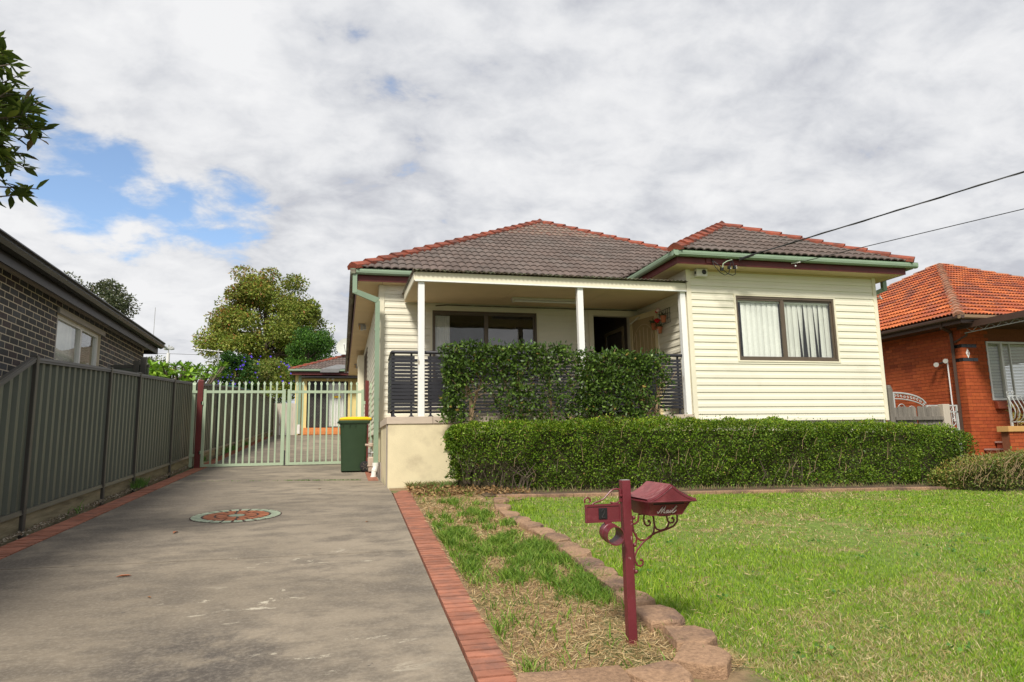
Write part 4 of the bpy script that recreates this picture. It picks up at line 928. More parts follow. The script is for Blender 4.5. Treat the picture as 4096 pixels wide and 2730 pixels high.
# things fixed to the house
al = solo('alarm_box', MB().box(6.098, 6.315, 10.68, 10.775, 4.118, 4.255), 'white', 'white alarm siren box under the eave left of the cable joints', 'alarm box', bevel=.006)
part('lens', MB().lathe([(.042, .0), (.045, -.006), (.03, -.016)], (6.245, 10.679, 4.195), 16, 'y'), 'black', al); part('side_slot', MB().box(6.094, 6.0975, 10.70, 10.75, 4.16, 4.21), 'black', al)
for (x, y, lab) in ((.47, 17.1, 'small twin floodlight on grey plate under the left eave, nearest the street'), (.52, 25.2, 'small lamp under the left eave near the back of the house')):
    f = solo('eave_light', MB().box(x-.10, x+.06, y-.12, y+.16, 4.235, 4.261), 'grey_soffit', lab, 'outdoor light')
    part('lamp', MB().box(x-.05, x+.01, y-.1, y-.02, 4.10, 4.235).box(x+.02, x+.09, y-.08, y+.0, 4.12, 4.2349), 'steel', f)
    part('bracket', MB().box(x-.09, x-.055, y-.08, y-.02, 4.12, 4.235), 'tan', f)
tp = solo('garden_tap', MB().tube([(9.985, 10.79, 3.86), (9.985, 10.70, 3.86), (9.985, 10.68, 3.82)], .014, 8).ball((9.985, 10.72, 3.885), .018), 'steel', 'small metal fitting on the right front corner of the house wall', 'wall fitting', (9.985, 10.79, 3.86))
# overhead service cables
def sag(a, b, n, s): return [Vector(a).lerp(Vector(b), i/n)-Vector((0, 0, s*4*(i/n)*(1-i/n))) for i in range(n+1)]
r1 = Vector((1.304, 1, .521)); r2 = Vector((1.29, 1, .443))
def thru(a, ray, t, ext): 
    p = EYE+ray*t; p = Vector((p.x, p.y, EYE.z+ray.z*t)); a = Vector(a); return a, p, a+(p-a)*ext
a, p, e = thru((6.74, 10.42, 4.37), Vector((1.304, 1, .521)), 7.5, 6)
sc = MB().tube(sag(a, e, 40, -.0), .012, 5); sc.tube([q+Vector((.012*math.cos(i*.9), 0, .012*math.sin(i*.9))) for i, q in enumerate(sag(a, e, 160, 0))], .006, 4)
svc = solo('service_cable', sc, 'cable', 'thick twisted black overhead cable ending at the fascia joints', 'overhead cable', a)
part('clamp', MB().tube([a+(e-a)*.004-Vector((.06, 0, .035)), a+(e-a)*.012], .022, 6), 'cable', svc)
jx = lambda pts, r=.007: MB().tube(pts, r, 6)
part('drop_lead', jx([(6.25, 10.42, 4.36), (6.27, 10.36, 4.22), (6.36, 10.34, 4.10), (6.45, 10.34, 4.06), (6.53, 10.35, 4.10), (6.56, 10.35, 4.17), (6.57, 10.36, 4.24), (6.62, 10.38, 4.34)]).add(*(lambda q: (q.v, q.f))(jx([(6.25, 10.42, 4.35), (6.33, 10.35, 4.25), (6.41, 10.34, 4.165), (6.50, 10.34, 4.09), (6.60, 10.34, 4.06), (6.66, 10.35, 4.09), (6.665, 10.35, 4.17), (6.64, 10.36, 4.25), (6.64, 10.38, 4.35)]))), 'cable', svc)
part('earth_lead', jx([(6.41, 10.335, 4.18), (6.42, 10.33, 4.26), (6.50, 10.33, 4.31), (6.62, 10.36, 4.35)], .008), 'green_gate', svc)
for x, z in ((6.40, 4.165), (6.545, 4.20), (6.65, 4.205)): part('connector', MB().box(x-.026, x+.026, 10.325, 10.37, z-.025, z+.03), 'cable', svc, bevel=.006)
for x, z in ((6.55, 4.18), (6.66, 4.225), (6.665, 4.19)): part('bolt', MB().ball((x+.01, 10.32, z), .011), 'alu', svc)
a, p, e = thru((7.95, 10.41, 4.365), Vector((1.29, 1, .443)), 7.5, 6)
ph = solo('phone_cable', MB().tube(sag(a, e, 30, 0), .007, 5), 'cable', 'thin black overhead cable tied to the fascia with a silver turnbuckle', 'overhead cable', a)
part('turnbuckle', MB().tube([a-Vector((.10, 0, .01)), a+(e-a)*.004], .012, 6), 'alu', ph); part('insulator', MB().ball((7.93, 10.40, 4.31), .017), 'whitealu', ph)
# hanging pots on the porch side wall
gd = MB()
for k in range(6): gd.tube([(5.915, 11.43+.085*k, 3.42), (5.915, 11.43+.085*k, 3.69)], .004, 4)
for k in range(4): gd.tube([(5.915, 11.42, 3.42+.09*k), (5.915, 11.87, 3.42+.09*k)], .004, 4)
gr = solo('wire_grid', gd, 'black', 'black wire grid on the porch side wall carrying flower pots', 'wire rack', (5.915, 11.65, 3.42))
for i, (y, z, lab) in enumerate(((11.56, 3.43, 'red terracotta pot with foil tag, right one of the three on the wire grid'), (11.74, 3.25, 'terracotta pot under the red rose, middle and lowest on the wire grid'), (11.97, 3.36, 'dark red pot with drooping fern, left one on the wire grid'))):
    pt = solo('flower_pot', MB().lathe([(.035, 0), (.052, .10), (.058, .10), (.058, .125), (.045, .125), (.04, .11)], (5.845, y, z), 14), 'clay', lab, 'flower pot', (5.845, y, z), 'pots on the wire grid')
    P = np.array([[5.845, y, z+.12]]*26); D = runit(26)*[1, 1, .6]+[-.2, 0, .5]
    cards('leaf', P+runit(26)*.02, D, runit(26), rng.uniform(.06, .14, 26), .03, mixcol(26, [(.06, .10, .04), (.12, .12, .06)]), 'leaf', pt)
    if i == 1: part('price_string', MB().tube([(5.80, y-.02, z+.08), (5.80, y-.03, z-.3), (5.80, y-.035, z-.5)], .004, 4), 'whitealu', pt)
for (y, z, m, r, lab) in ((11.735, 3.70, 'whiteflower', .055, 'pale pink rose bloom at the top of the wire grid'), (11.80, 3.68, 'redflower', .035, 'small red rose bloom beside the pale one'), (11.785, 3.505, 'redflower', .062, 'large red rose bloom above the middle pot')):
    f = MB()
    for k in range(22):
        d = runit(1)[0]; d[2] = abs(d[2])*.8; c0 = Vector((5.83, y, z)); dd = Vector(d); t_ = dd.orthogonal().normalized(); u_ = dd.cross(t_)
        f.add([c0+dd*r*.6-t_*r*.5, c0+dd*r*1.1, c0+dd*r*.6+t_*r*.5, c0+dd*r*.2], [(0, 1, 2, 3)])
    f.ball((5.83, y, z), r*.75, 8, 5); solo('rose', f, m, lab, 'flower', (5.83, y, z))
# ------------------------------------------------------------------ wheelie bin beside the gate
bx, by = .245, 13.95; bz = gz(0, 13.95)
wb = thing('wheelie_bin', 'dark green wheelie bin with yellow lid standing by the gate', 'wheelie bin', (bx, by, bz))
def rect(x0, x1, y0, y1, z, r):
    p = []
    for cx, cy, a0 in ((x1-r, y1-r, 0), (x0+r, y1-r, 90), (x0+r, y0+r, 180), (x1-r, y0+r, 270)):
        for k in range(4): p.append((cx+r*math.cos(R(a0+30*k)), cy+r*math.sin(R(a0+30*k)), z))
    return p
def loft(secs):
    n = len(secs[0]); v = [q for s in secs for q in s]
    return MB().add(v, [(j*n+i, j*n+(i+1) % n, (j+1)*n+(i+1) % n, (j+1)*n+i) for j in range(len(secs)-1) for i in range(n)]+[tuple(range(n-1, -1, -1)), tuple((len(secs)-1)*n+k for k in range(n))])
X0, X1 = bx-.245, bx+.245
body = loft([rect(X0+.01, X1-.02, by-.22, by+.22, bz+.015, .04), rect(X0+.004, X1-.005, by-.235, by+.235, bz+.30, .045), rect(X0-.02, X1+.005, by-.27, by+.27, bz+.86, .05), rect(X0-.025, X1+.01, by-.28, by+.28, bz+.93, .05)])
part('body', body, 'binbody', wb, smooth=True)
part('rim', loft([rect(X0-.045, X1+.05, by-.295, by+.295, bz+.925, .05), rect(X0-.055, X1+.06, by-.305, by+.305, bz+.96, .05), rect(X0-.05, X1+.055, by-.30, by+.30, bz+.985, .05)]), 'binbody', wb, smooth=True)
part('rim_lip', MB().box(X0-.075, X0-.04, by-.22, by+.22, bz+.94, bz+.965), 'binbody', wb, bevel=.005)
for x in (X0+.03, X0+.16, X0+.27): part('rib', MB().hexa([(x-.006, by-.279, bz+.84), (x+.006, by-.279, bz+.84), (x+.006, by-.24, bz+.84), (x-.006, by-.24, bz+.84)], [(x-.006, by-.30, bz+.924), (x+.006, by-.30, bz+.924), (x+.006, by-.25, bz+.924), (x-.006, by-.25, bz+.924)]), 'binbody', wb)
lid = part('lid', loft([rect(X0-.035, X1+.085, by-.285, by+.285, bz+.986, .05), rect(X0-.04, X1+.09, by-.295, by+.295, bz+1.01, .05), rect(X0-.02, X1+.08, by-.28, by+.28, bz+1.035, .06), rect(X0+.07, X1+.0, by-.2, by+.2, bz+1.055, .06)]), 'binlid', wb, smooth=True)
part('lid_knob', MB().box(X0-.0, X0+.04, by-.05, by+.05, bz+1.036, bz+1.055), 'rubber', lid, bevel=.006)
part('hinge_handle', MB().tube([(X1+.09, by-.26, bz+1.0), (X1+.09, by+.26, bz+1.0)], .017, 8), 'binbody', wb)
part('axle', MB().tube([(X1-.03, by-.25, bz+.10), (X1-.03, by+.25, bz+.10)], .012, 6), 'rubber', wb)
for s in (-1, 1):
    w = part('wheel', MB().lathe([(.075, -.028), (.098, -.022), (.10, 0), (.098, .022), (.075, .028)], (X1-.03, by+s*.262, bz+.10), 20, 'y'), 'rubber', wb, smooth=True)
    part('hub', MB().lathe([(.02, -.034), (.024, .034)], (X1-.03, by+s*.262, bz+.10), 10, 'y'), 'black', w)
    sp = MB()
    for k in range(6):
        a = k*math.pi/3; sp.beam((X1-.03+.02*math.cos(a), by+s*.262-.03, bz+.10+.02*math.sin(a)), (X1-.03+.07*math.cos(a), by+s*.262-.03, bz+.10+.07*math.sin(a)), .012, .006, (0, 1, 0))
    part('spokes', sp, 'stained', w)
# gas meter against the side wall
gm = thing('gas_meter', 'beige gas meter with regulator and pipes between bin and downpipe', 'gas meter', (.56, 13.5, gz(0, 13.5)))
z0 = gz(0, 13.5)
part('meter_body', loft([rect(.515, .63, 13.42, 13.6, z0+.03, .04), rect(.505, .64, 13.40, 13.62, z0+.13, .04), rect(.505, .64, 13.40, 13.62, z0+.28, .03), rect(.515, .63, 13.42, 13.6, z0+.30, .03)]), 'meter', gm, smooth=True)
part('meter_flange', MB().box(.498, .647, 13.392, 13.628, z0+.125, z0+.145), 'meter', gm, bevel=.003)
part('inlet_pipe', MB().tube([(.57, 13.5, z0+.30), (.57, 13.5, z0+.62)], .018, 8).tube([(.53, 13.5, z0+.31), (.53, 13.5, z0+.40)], .02, 8), 'steel', gm)
part('regulator', MB().lathe([(.03, -.03), (.05, -.02), (.05, .03), (.03, .045)], (.56, 13.48, z0+.52), 12).tube([(.56, 13.48, z0+.52), (.45, 13.48, z0+.53)], .022, 8), 'meter', gm, smooth=True)
part('valve', MB().box(.505, .545, 13.46, 13.5, z0+.38, z0+.46).tube([(.53, 13.5, z0+.38), (.62, 13.5, z0+.38)], .02, 8), 'steel', gm)
# ------------------------------------------------------------------ letterbox
PX, PY = 1.4195, 3.335; PZ = gz(PX, PY)
mbx = thing('letterbox', 'burgundy cast letterbox on post with number plate, paper tube and scroll bracket', 'letterbox', (PX, PY, PZ))
h = .0228
part('post', MB().box(PX-h, PX+h, PY-h, PY+h, PZ-.1, .979), 'mail_post', mbx, bevel=.003)
part('post_top', MB().box(PX-h+.004, PX+h-.004, PY-h+.004, PY+h-.004, .9795, .982), 'steel', mbx)
pl = part('number_plate', MB().box(1.203, 1.384, PY-.004, PY+.004, .778, .860), 'mail', mbx, bevel=.002)
fr = MB()
for q in ((1.199, 1.388, .854, .864), (1.199, 1.388, .774, .783), (1.199, 1.206, .7831, .8539), (1.381, 1.388, .7831, .8539)): fr.box(q[0], q[1], PY-.0085, PY+.0085, q[2], q[3])
part('plate_rim', fr, 'mail', pl)
nb_ = part('number_tile', MB().box(1.268, 1.314, PY-.0095, PY-.0042, .791, .845), 'blackplate', pl, bevel=.002)
two = [(.22, .72), (.30, .90), (.52, .97), (.72, .88), (.76, .70), (.62, .48), (.38, .25), (.22, .08), (.22, .05), (.80, .05)]
part('numeral', MB().tube([(1.268+.010+.027*a, PY-.0105, .797+.042*b) for a, b in two], .0022, 6), 'blacknum', nb_)
scr = lambda pts, y=PY, r=.0046: MB().tube([(a, y, b) for a, b in pts], r, 7)
def spiral(cx, cz, r0, r1, a0, a1, n=14): return [(cx+(r0+(r1-r0)*i/n)*math.cos(R(a0+(a1-a0)*i/n)), cz+(r0+(r1-r0)*i/n)*math.sin(R(a0+(a1-a0)*i/n))) for i in range(n+1)]
part('scroll', scr([(1.395, .931), (1.375, .937), (1.352, .934), (1.335, .922), (1.318, .905), (1.300, .889), (1.275, .878), (1.250, .872), (1.238, .864)]), 'mail', mbx, smooth=True)
part('scroll', scr(spiral(1.215, .883, .019, .011, 215, -60)), 'mail', mbx, smooth=True)
part('scroll', scr([(1.397, .915), (1.395, .893), (1.388, .876), (1.372, .866), (1.350, .866), (1.336, .871)]), 'mail', mbx, smooth=True)
part('lug', MB().box(1.386, 1.3955, PY-.008, PY+.008, .872, .930).tube([(1.382, PY-.012, .903), (1.396, PY-.012, .903)], .006, 6), 'mail', mbx)
tb = MB(); n = 28; ro, ri = .0465, .0425
for r, y in ((ro, 3.365), (ro, 3.33), (ro+.0025, 3.328), (ro+.0025, 3.310), (ro, 3.308), (ro, 3.245), (ri, 3.245), (ri, 3.365)):
    tb.v += [(1.323+(y-3.25)*.04+r*math.cos(2*math.pi*k/n), y, .7155+(y-3.25)*.08+r*math.sin(2*math.pi*k/n)) for k in range(n)]
tb.f = [(j*n+k, j*n+(k+1) % n, (j+1)*n+(k+1) % n, (j+1)*n+k) for j in range(7) for k in range(n)]+[(7*n+k, 7*n+(k+1) % n, (k+1) % n, k) for k in range(n)]
part('paper_tube', tb, 'mail', mbx, smooth=True)
part('tube_strap', MB().box(1.30, 1.336, PY-.01, PY+.01, .7665, .7735), 'mail', mbx)
# box: tapering body, sagging gable lid
bw, y0, y1 = (1.480, 1.661, 1.465, 1.698), 3.165, 3.42
hole = (1.492, 1.666)
bd = MB().hexa([(1.481, y0+.03, .810), (1.660, y0+.03, .810), (1.660, y1-.03, .810), (1.481, y1-.03, .810)], [(1.466, y0, .875), (1.699, y0, .875), (1.699, y1, .875), (1.466, y1, .875)])
box = part('box', bd, 'mail', mbx, bevel=.003)
def fpt(u, v, d=0):                                              # point on the sloping front face
    a = Vector((1.481, y0+.03, .810)).lerp(Vector((1.660, y0+.03, .810)), u); b = Vector((1.466, y0, .875)).lerp(Vector((1.699, y0, .875)), u)
    p = a.lerp(b, v); n_ = Vector((0, -.065, -.03)).normalized(); return p+n_*d
sl_ = MB().hexa([fpt(.12, .84, .001), fpt(.84, .84, .001), fpt(.84, .84, .0016), fpt(.12, .84, .0016)], [fpt(.12, .995, .001), fpt(.84, .995, .001), fpt(.84, .995, .0016), fpt(.12, .995, .0016)])
part('slot', sl_, 'blackplate', box)
rim = MB()
for a, b in (((.02, .03), (.98, .03)), ((.02, .03), (.04, .97)), ((.98, .03), (.96, .97)), ((.045, .80), (.955, .80))): rim.tube([fpt(*a, .001), fpt(*b, .001)], .0022, 5)
part('face_beading', rim, 'mail', box)
ML = [[(0, .30), (.01, .14), (.05, .10), (.10, .28), (.15, .66), (.185, .97), (.19, .55), (.20, .10), (.25, .45), (.32, .97), (.325, .5), (.335, .12), (.37, .10), (.40, .2)],
      [(.54, .40), (.49, .46), (.44, .28), (.46, .09), (.52, .16), (.555, .44), (.55, .14), (.60, .10), (.64, .3)], [(.66, .45), (.645, .14), (.69, .10), (.74, .32)],
      [(.74, .32), (.83, .75), (.845, .97), (.81, .98), (.775, .6), (.77, .15), (.82, .08), (.90, .2), (.94, .42), (.90, .46)], [(.67, .66), (.675, .69)]]
tx = MB()
for l in ML: tx.tube([fpt(.225+.53*(a+.05*b), .13+.60*b, .003) for a, b in l], .0026, 6)
part('lettering', tx, 'silver', box, smooth=True)
# lid
cx_ = 1.586; hw = .131; prof = []
for i in range(-8, 9):
    u = i/8; a = abs(u); z = .889+.066*(1-a)**1.55+.004*(1-a); prof.append((cx_+hw*u, z))
secs = [(y0-.018, 0), (y0-.012, .004), (y1+.012, .004), (y1+.018, 0)]
lm = MB(); k = len(prof)
for yy, dz in secs: lm.v += [(x, yy, z+dz-.002) for x, z in prof]
lm.f = [(j*k+i, j*k+i+1, (j+1)*k+i+1, (j+1)*k+i) for j in range(3) for i in range(k-1)]
for j, yy in ((0, y0-.018), (3, y1+.018)):
    b0 = len(lm.v); lm.v += [(x, yy, .874) for x, z in prof]; lm.f += [(b0+i, b0+i+1, j*k+i+1, j*k+i) for i in range(k-1)]
b0 = len(lm.v); lm.v += [(cx_-hw, y0-.018, .874), (cx_-hw, y1+.018, .874), (cx_+hw, y0-.018, .874), (cx_+hw, y1+.018, .874)]
lm.f += [(0, b0, b0+1, 3*k), (k-1, b0+2, b0+3, 4*k-1), (b0, b0+1, b0+3, b0+2)]
ld = part('lid', lm, 'mail', box)
part('lid_shingles', (lambda: (lambda q: q)(MB()))() if False else MB().add([(x, yy, z+.0035+.004*(0 < j < 3)) for j, (yy, _) in enumerate(secs[1:3]) for x, z in prof], [(i, i+1, k+i+1, k+i) for i in range(k-1)]), 'mail_top', box)
cr = MB(); zof = lambda x: float(np.interp(x, [p[0] for p in prof], [p[1] for p in prof]))+.0045
for s in (-1, 1):
    for q in range(5):
        ya = y0-.005+(y1-y0)*q/5
        for dy in (.06, -.06):
            cr.tube([(cx_+s*hw*t, min(max(ya+.03+dy*(1-t*1.6), y0-.01), y1+.01), zof(cx_+s*hw*t)) for t in (.06, .25, .45, .65, .85)], .0013, 4)
part('lid_ridges', cr, 'mail_top', box)
part('lid_beading', MB().tube([(x, y0-.0195, z-.010) for x, z in prof[1:-1]], .0018, 5).tube([(cx_-hw, y0-.0195, .880), (cx_+hw, y0-.0195, .880)], .003, 5).tube([(cx_-hw-.0005, y0-.018, .880), (cx_-hw-.0005, y1+.018, .880)], .003, 5), 'mail', box)
# bracket of scrolls
bk = part('bracket', MB().box(1.4445, 1.4535, PY-.008, PY+.008, .73, .80).box(1.4445, 1.4535, PY-.007, PY+.007, .515, .65), 'mail', mbx)
for pts_ in ([(1.452, .757), (1.470, .760), (1.483, .772), (1.487, .790), (1.489, .805), (1.522, .806), (1.56, .807)],
             [(1.452, .755), (1.456, .722), (1.470, .692), (1.492, .676), (1.520, .676), (1.549, .690), (1.567, .714), (1.573, .745), (1.570, .785), (1.562, .808)],
             [(1.573, .746), (1.584, .728), (1.605, .720), (1.630, .724), (1.648, .738), (1.655, .757)],
             [(1.455, .598), (1.470, .628), (1.500, .660), (1.535, .688), (1.580, .710), (1.640, .724), (1.680, .738), (1.702, .762), (1.704, .790), (1.694, .808)],
             [(1.456, .655), (1.468, .668), (1.472, .690), (1.466, .712)]):
    part('bracket_bar', scr(pts_, PY, .0050), 'mail', bk, smooth=True)
part('bracket_curl', scr([(1.520, .806), (1.514, .78), (1.518, .757), (1.530, .746), (1.545, .748), (1.551, .760), (1.545, .770)], PY, .0048).ball((1.544, PY, .768), .008), 'mail', bk, smooth=True)
part('bracket_curl', scr([(1.648, .808), (1.644, .785), (1.650, .764), (1.664, .754), (1.680, .758), (1.685, .770), (1.678, .780)], PY, .0048).ball((1.677, PY, .778), .008), 'mail', bk, smooth=True)
part('bracket_curl', scr([(1.455, .60), (1.458, .575), (1.468, .556), (1.484, .549), (1.498, .557), (1.501, .572), (1.492, .582)], PY, .0048).ball((1.490, PY, .580), .008), 'mail', bk, smooth=True)
for z in (.79, .655, .525): part('screw_lug', MB().ball((1.458, PY-.005, z), .010), 'mail', bk)
part('saddle', MB().box(1.545, 1.60, y0+.04, y1-.02, .8035, .8098).box(1.555, 1.59, PY-.01, PY+.01, .796, .8034), 'mail', mbx)
# ------------------------------------------------------------------ dark brick house on the left
LX = lambda y: -3.9-.026*(y-10)
lt_ = Vector((-.026, 1, 0)).normalized(); ln_ = Vector((1, .026, 0)).normalized()
def lpt(y, d, z): return (LX(y)+d, y+d*.026, z)
LY1 = 15.6; LS = 3.36
lh = thing('dark_brick_house', 'dark brick neighbouring house with cream mortar and charcoal gutter behind the steel fence', 'house', (-6, 12, gz(-6, 12)))
LW = (10.72, 12.72, 2.35, 3.165)
wl_ = MB(); wall_boxes(wl_, 2.0, LY1, gz(-4, 2)-.3, LS, [LW], lambda mb, p, q, a, b: mb.hexa([lpt(p, -.12, a), lpt(p, 0, a), lpt(q, 0, a), lpt(q, -.12, a)], [lpt(p, -.12, b), lpt(p, 0, b), lpt(q, 0, b), lpt(q, -.12, b)]))
wl_.hexa([lpt(LY1-.12, -9, 0.5), lpt(LY1-.12, -.121, 0.5), lpt(LY1, -.121, 0.5), lpt(LY1, -9, 0.5)], [lpt(LY1-.12, -9, LS), lpt(LY1-.12, -.121, LS), lpt(LY1, -.121, LS), lpt(LY1, -9, LS)])
lwall = part('wall', wl_, 'dmortar', lh)
bme = mesh_of('brick', MB().box(-.1105, .1105, -.02, .003, -.0350, .0350), 'dbrick')
items = []
zz = LS-.055; r_ = 0
while zz > 1.9:
    y_ = 4.2+(.1215 if r_ % 2 else 0)
    while y_ < LY1-.02:
        a, b = y_-.1155, min(y_+.1155, LY1)
        hidden = zz+.04 < 1.154+(np.interp(y_*.785, [5.45, 7.9, 10.44, 12, 14.6, 17], [1.13, 2.17, 2.35, 2.45, 2.615, 2.78])-1.154)*1.27 or y_ < 7.9
        if zz+.04 > LW[2] and zz-.04 < LW[3]:
            if a < LW[0] < b: b = LW[0]
            elif a < LW[1] < b: a = LW[1]
            elif LW[0] <= a and b <= LW[1]: a = b = 0
        if b-a > .04: items.append((hidden, (a+b)/2, zz, b-a))
        y_ += .243
    zz -= .0835; r_ += 1
items.sort(key=lambda t: (t[0], t[1]))
rest = []
for i, (hd, y_, z_, w) in enumerate(items):
    M = frame_m(lpt(y_, 0, z_), lt_*(w/.231), ln_*-1, (0, 0, 1)); M = frame_m(lpt(y_, 0, z_), lt_*(w/.231), -ln_, (0, 0, 1))
    M = frame_m(lpt(y_, .0, z_), -lt_*(w/.231), ln_, (0, 0, 1))
    if i < 296: inst('brick', bme, lwall, M)
    else:
        b = MB().box(-.1105, .1105, -.02, .003, -.0350, .0350); rest.append(([M @ Vector(p) for p in b.v], b.f))
if rest: heap('bricks', rest, 'dbrick_s', DBP, lwall)
def lbox(y0, y1, d0, d1, z0, z1, mb=None):
    return (mb or MB()).hexa([lpt(y0, d0, z0), lpt(y0, d1, z0), lpt(y1, d1, z0), lpt(y1, d0, z0)], [lpt(y0, d0, z1), lpt(y0, d1, z1), lpt(y1, d1, z1), lpt(y1, d0, z1)])
lw = part('window', lbox(LW[0], LW[1], -.10, -.04, LW[3]-.05, LW[3]), 'whitealu', lh)
for a, b, c, d, e, f in ((LW[0]+.06, LW[0]+.11, -.10, -.04, LW[2], LW[3]-.05), (LW[1]-.05, LW[1], -.10, -.04, LW[2], LW[3]-.05), (11.84, 11.90, -.10, -.035, LW[2], LW[3]-.05), (LW[0]+.11, LW[1]-.05, -.10, -.04, LW[2], LW[2]+.05)): part('frame', lbox(a, b, c, d, e, f), 'whitealu', lw)
part('side_sheet', lbox(LW[0], LW[0]+.06, -.10, -.005, LW[2]-.1, LW[3]-.05), 'grey_soffit', lw)
part('pane', lbox(LW[0]+.11, LW[1]-.05, -.075, -.07, LW[2]+.05, LW[3]-.05), 'glassm', lw)
part('window_hood', lbox(LW[0]-.02, LW[1]+.12, -.12, .035, LW[3]+.001, LW[3]+.075), 'grey_soffit', lw)
cb = MB()
v = []; 
for i in range(31):
    yy = LW[0]+.12+1.12*i/30; v += [lpt(yy, -.15+.02*math.sin(i*1.6), LW[2]), lpt(yy, -.15+.02*math.sin(i*1.6), LW[3])]
part('curtain', MB().add(v, [(2*i, 2*i+2, 2*i+3, 2*i+1) for i in range(30)]), 'blind_grey', lw, smooth=True)
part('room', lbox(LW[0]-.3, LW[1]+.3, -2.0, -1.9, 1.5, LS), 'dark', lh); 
part('soffit', lbox(1.8, LY1+.2, .001, .199, LS-.0, LS+.02).hexa([lpt(LY1+.001, -9, LS), lpt(LY1+.001, 0, LS), lpt(LY1+.2, 0, LS), lpt(LY1+.2, -9, LS)], [lpt(LY1+.001, -9, LS+.02), lpt(LY1+.001, 0, LS+.02), lpt(LY1+.2, 0, LS+.02), lpt(LY1+.2, -9, LS+.02)]), 'grey_soffit', lh)
part('fascia', lbox(1.8, LY1+.222, .20, .222, LS-.085, LS+.16).hexa([lpt(LY1+.201, -9, LS-.085), lpt(LY1+.201, .199, LS-.085), lpt(LY1+.222, .199, LS-.085), lpt(LY1+.222, -9, LS-.085)], [lpt(LY1+.201, -9, LS+.16), lpt(LY1+.201, .199, LS+.16), lpt(LY1+.222, .199, LS+.16), lpt(LY1+.222, -9, LS+.16)]), 'charcoal', lh)
part('wall_top_strip', lbox(1.8, LY1, .0085, .03, LS-.03, LS-.001), 'grey_soffit', lh)
gut = MB(); PG = [(.223, LS+.05), (.27, LS+.03), (.315, LS+.05), (.34, LS+.10), (.332, LS+.125), (.36, LS+.145), (.352, LS+.165), (.223, LS+.15)]
gut.prism([(p, q) for p, q in PG], 1.8, LY1+.26, lambda p, q, t: lpt(t, p, q)); part('gutter', gut, 'charcoal', lh)
part('roof', MB().add([lpt(1.5, .32, LS+.16), lpt(LY1+.26, .32, LS+.16), lpt(LY1-4.2, -4.3, LS+2.3), lpt(1.5, -4.3, LS+2.3), lpt(LY1+.26, -9.2, LS+.16)], [(0, 1, 2, 3), (1, 4, 2)]), 'charcoal', lh)
part('wall_cable', MB().tube([lpt(8.0, .02, 3.10), lpt(8.35, .02, 2.985), lpt(8.6, .02, 2.96), lpt(8.66, .02, 2.90), lpt(8.66, .02, 1.9)], .009, 6), 'cable', lh)
part('meter_box', lbox(7.5, 8.05, .01, .16, 1.6, 2.30), 'fence', lh, bevel=.006)
part('roof_aerial', MB().tube([lpt(15.9, .1, LS+.3), lpt(15.92, .1, LS+.95)], .006, 5), 'steel', lh)
# low pier and rail of the neighbour seen over the fence
nf = thing('neighbour_side_fence', 'short grey steel fence with two posts between dark brick house and boundary fence', 'fence', (-3.6, 13, gz(-3, 13)))
part('rail', MB().beam((-3.84, 12.9, 2.66), (-3.25, 12.95, 2.68), .05, .05), 'fence_post', nf); part('panel', MB().box(-3.84, -3.25, 12.905, 12.925, 1.0, 2.64), 'fence', nf)
for x, z in ((-3.44, 2.76), (-3.33, 2.83)): part('post', MB().box(x-.045, x+.045, 12.86, 12.95, .7, z), 'fence_post', nf, bevel=.006)
# ------------------------------------------------------------------ orange brick house on the right
ox, oy = 14.93, 13.6; OS = 3.93; og = gz(15, 13)
oh = thing('orange_brick_house', 'orange brick neighbouring house with terracotta hip roof and brown awning', 'house', (20, 18, og))
OW = (15.68, 18.2, 2.09, 3.57)
ow = MB(); wall_boxes(ow, ox, 26, og-.3, OS, [OW], lambda mb, p, q, a, b: mb.box(p, q, oy, oy+.12, a, b))
ow.box(ox, ox+.12, oy+.121, 24.2, og-.3, OS)
owall = part('wall', ow, 'omortar', oh)
part('room', MB().box(15.0, 19, 16, 16.1, 1, OS), 'dark', oh)
ome = mesh_of('brick', MB().box(-.1165, .1165, -.007, .02, -.0385, .0385), 'obrick'); bme3 = mesh_of('dark_tile', MB().box(-.075, .075, -.009, .02, -.0385, .0385), 'blacktile')
items = []
r_ = 0; zz = 3.88; dark_rows = []
while zz > og-.05:
    k = round((3.88-zz)/.0865)
    for face_ in (0, 1):
        u = .0 if (r_+face_) % 2 else .1165
        lim = (2.4 if zz < 2.0 else .80) if face_ == 0 else 5.5
        while u < lim:
            w = .233
            if face_ == 0:
                x = ox+u; 
                a, b = max(ox, x-.1165), x+.1165
                if OW[2] < zz < OW[3]: b = min(b, OW[0])
                dk = k in (5, 9) and u < .42
                if b-a > .03 and not dk: items.append(((0 if u < .85 else 2) if zz > .62 else 2, face_, (a+b)/2, zz, b-a))
            else:
                y_ = oy+u; a, b = max(oy, y_-.1165), y_+.1165
                dk = k in (5, 9) and u < .30
                if not dk: items.append((1 if y_ < 17.2 and zz > 1.6 else 3, face_, (a+b)/2, zz, b-a))
            u += .243
        if face_ == 0 and zz < 2.0:
            while u < 2.4 and False: items.append((2, 0, ox+u, zz, .233)); u += .243
    zz -= .0865; r_ += 1
items.sort(key=lambda t: (t[0], t[2]))
rest = []
for i, (_, fc, c_, z_, w) in enumerate(items):
    M = frame_m((c_, oy, z_), (w/.233, 0, 0), (0, 1, 0), (0, 0, 1)) if fc == 0 else frame_m((ox, c_, z_), (0, w/.233, 0), (1, 0, 0), (0, 0, 1))
    if i < 296: inst('brick', ome, owall, M)
    else:
        b = MB().box(-.1165, .1165, -.007, .02, -.0385, .0385); rest.append(([M @ Vector(p) for p in b.v], b.f))
heap('bricks', rest, 'obrick_s', OBP, owall)
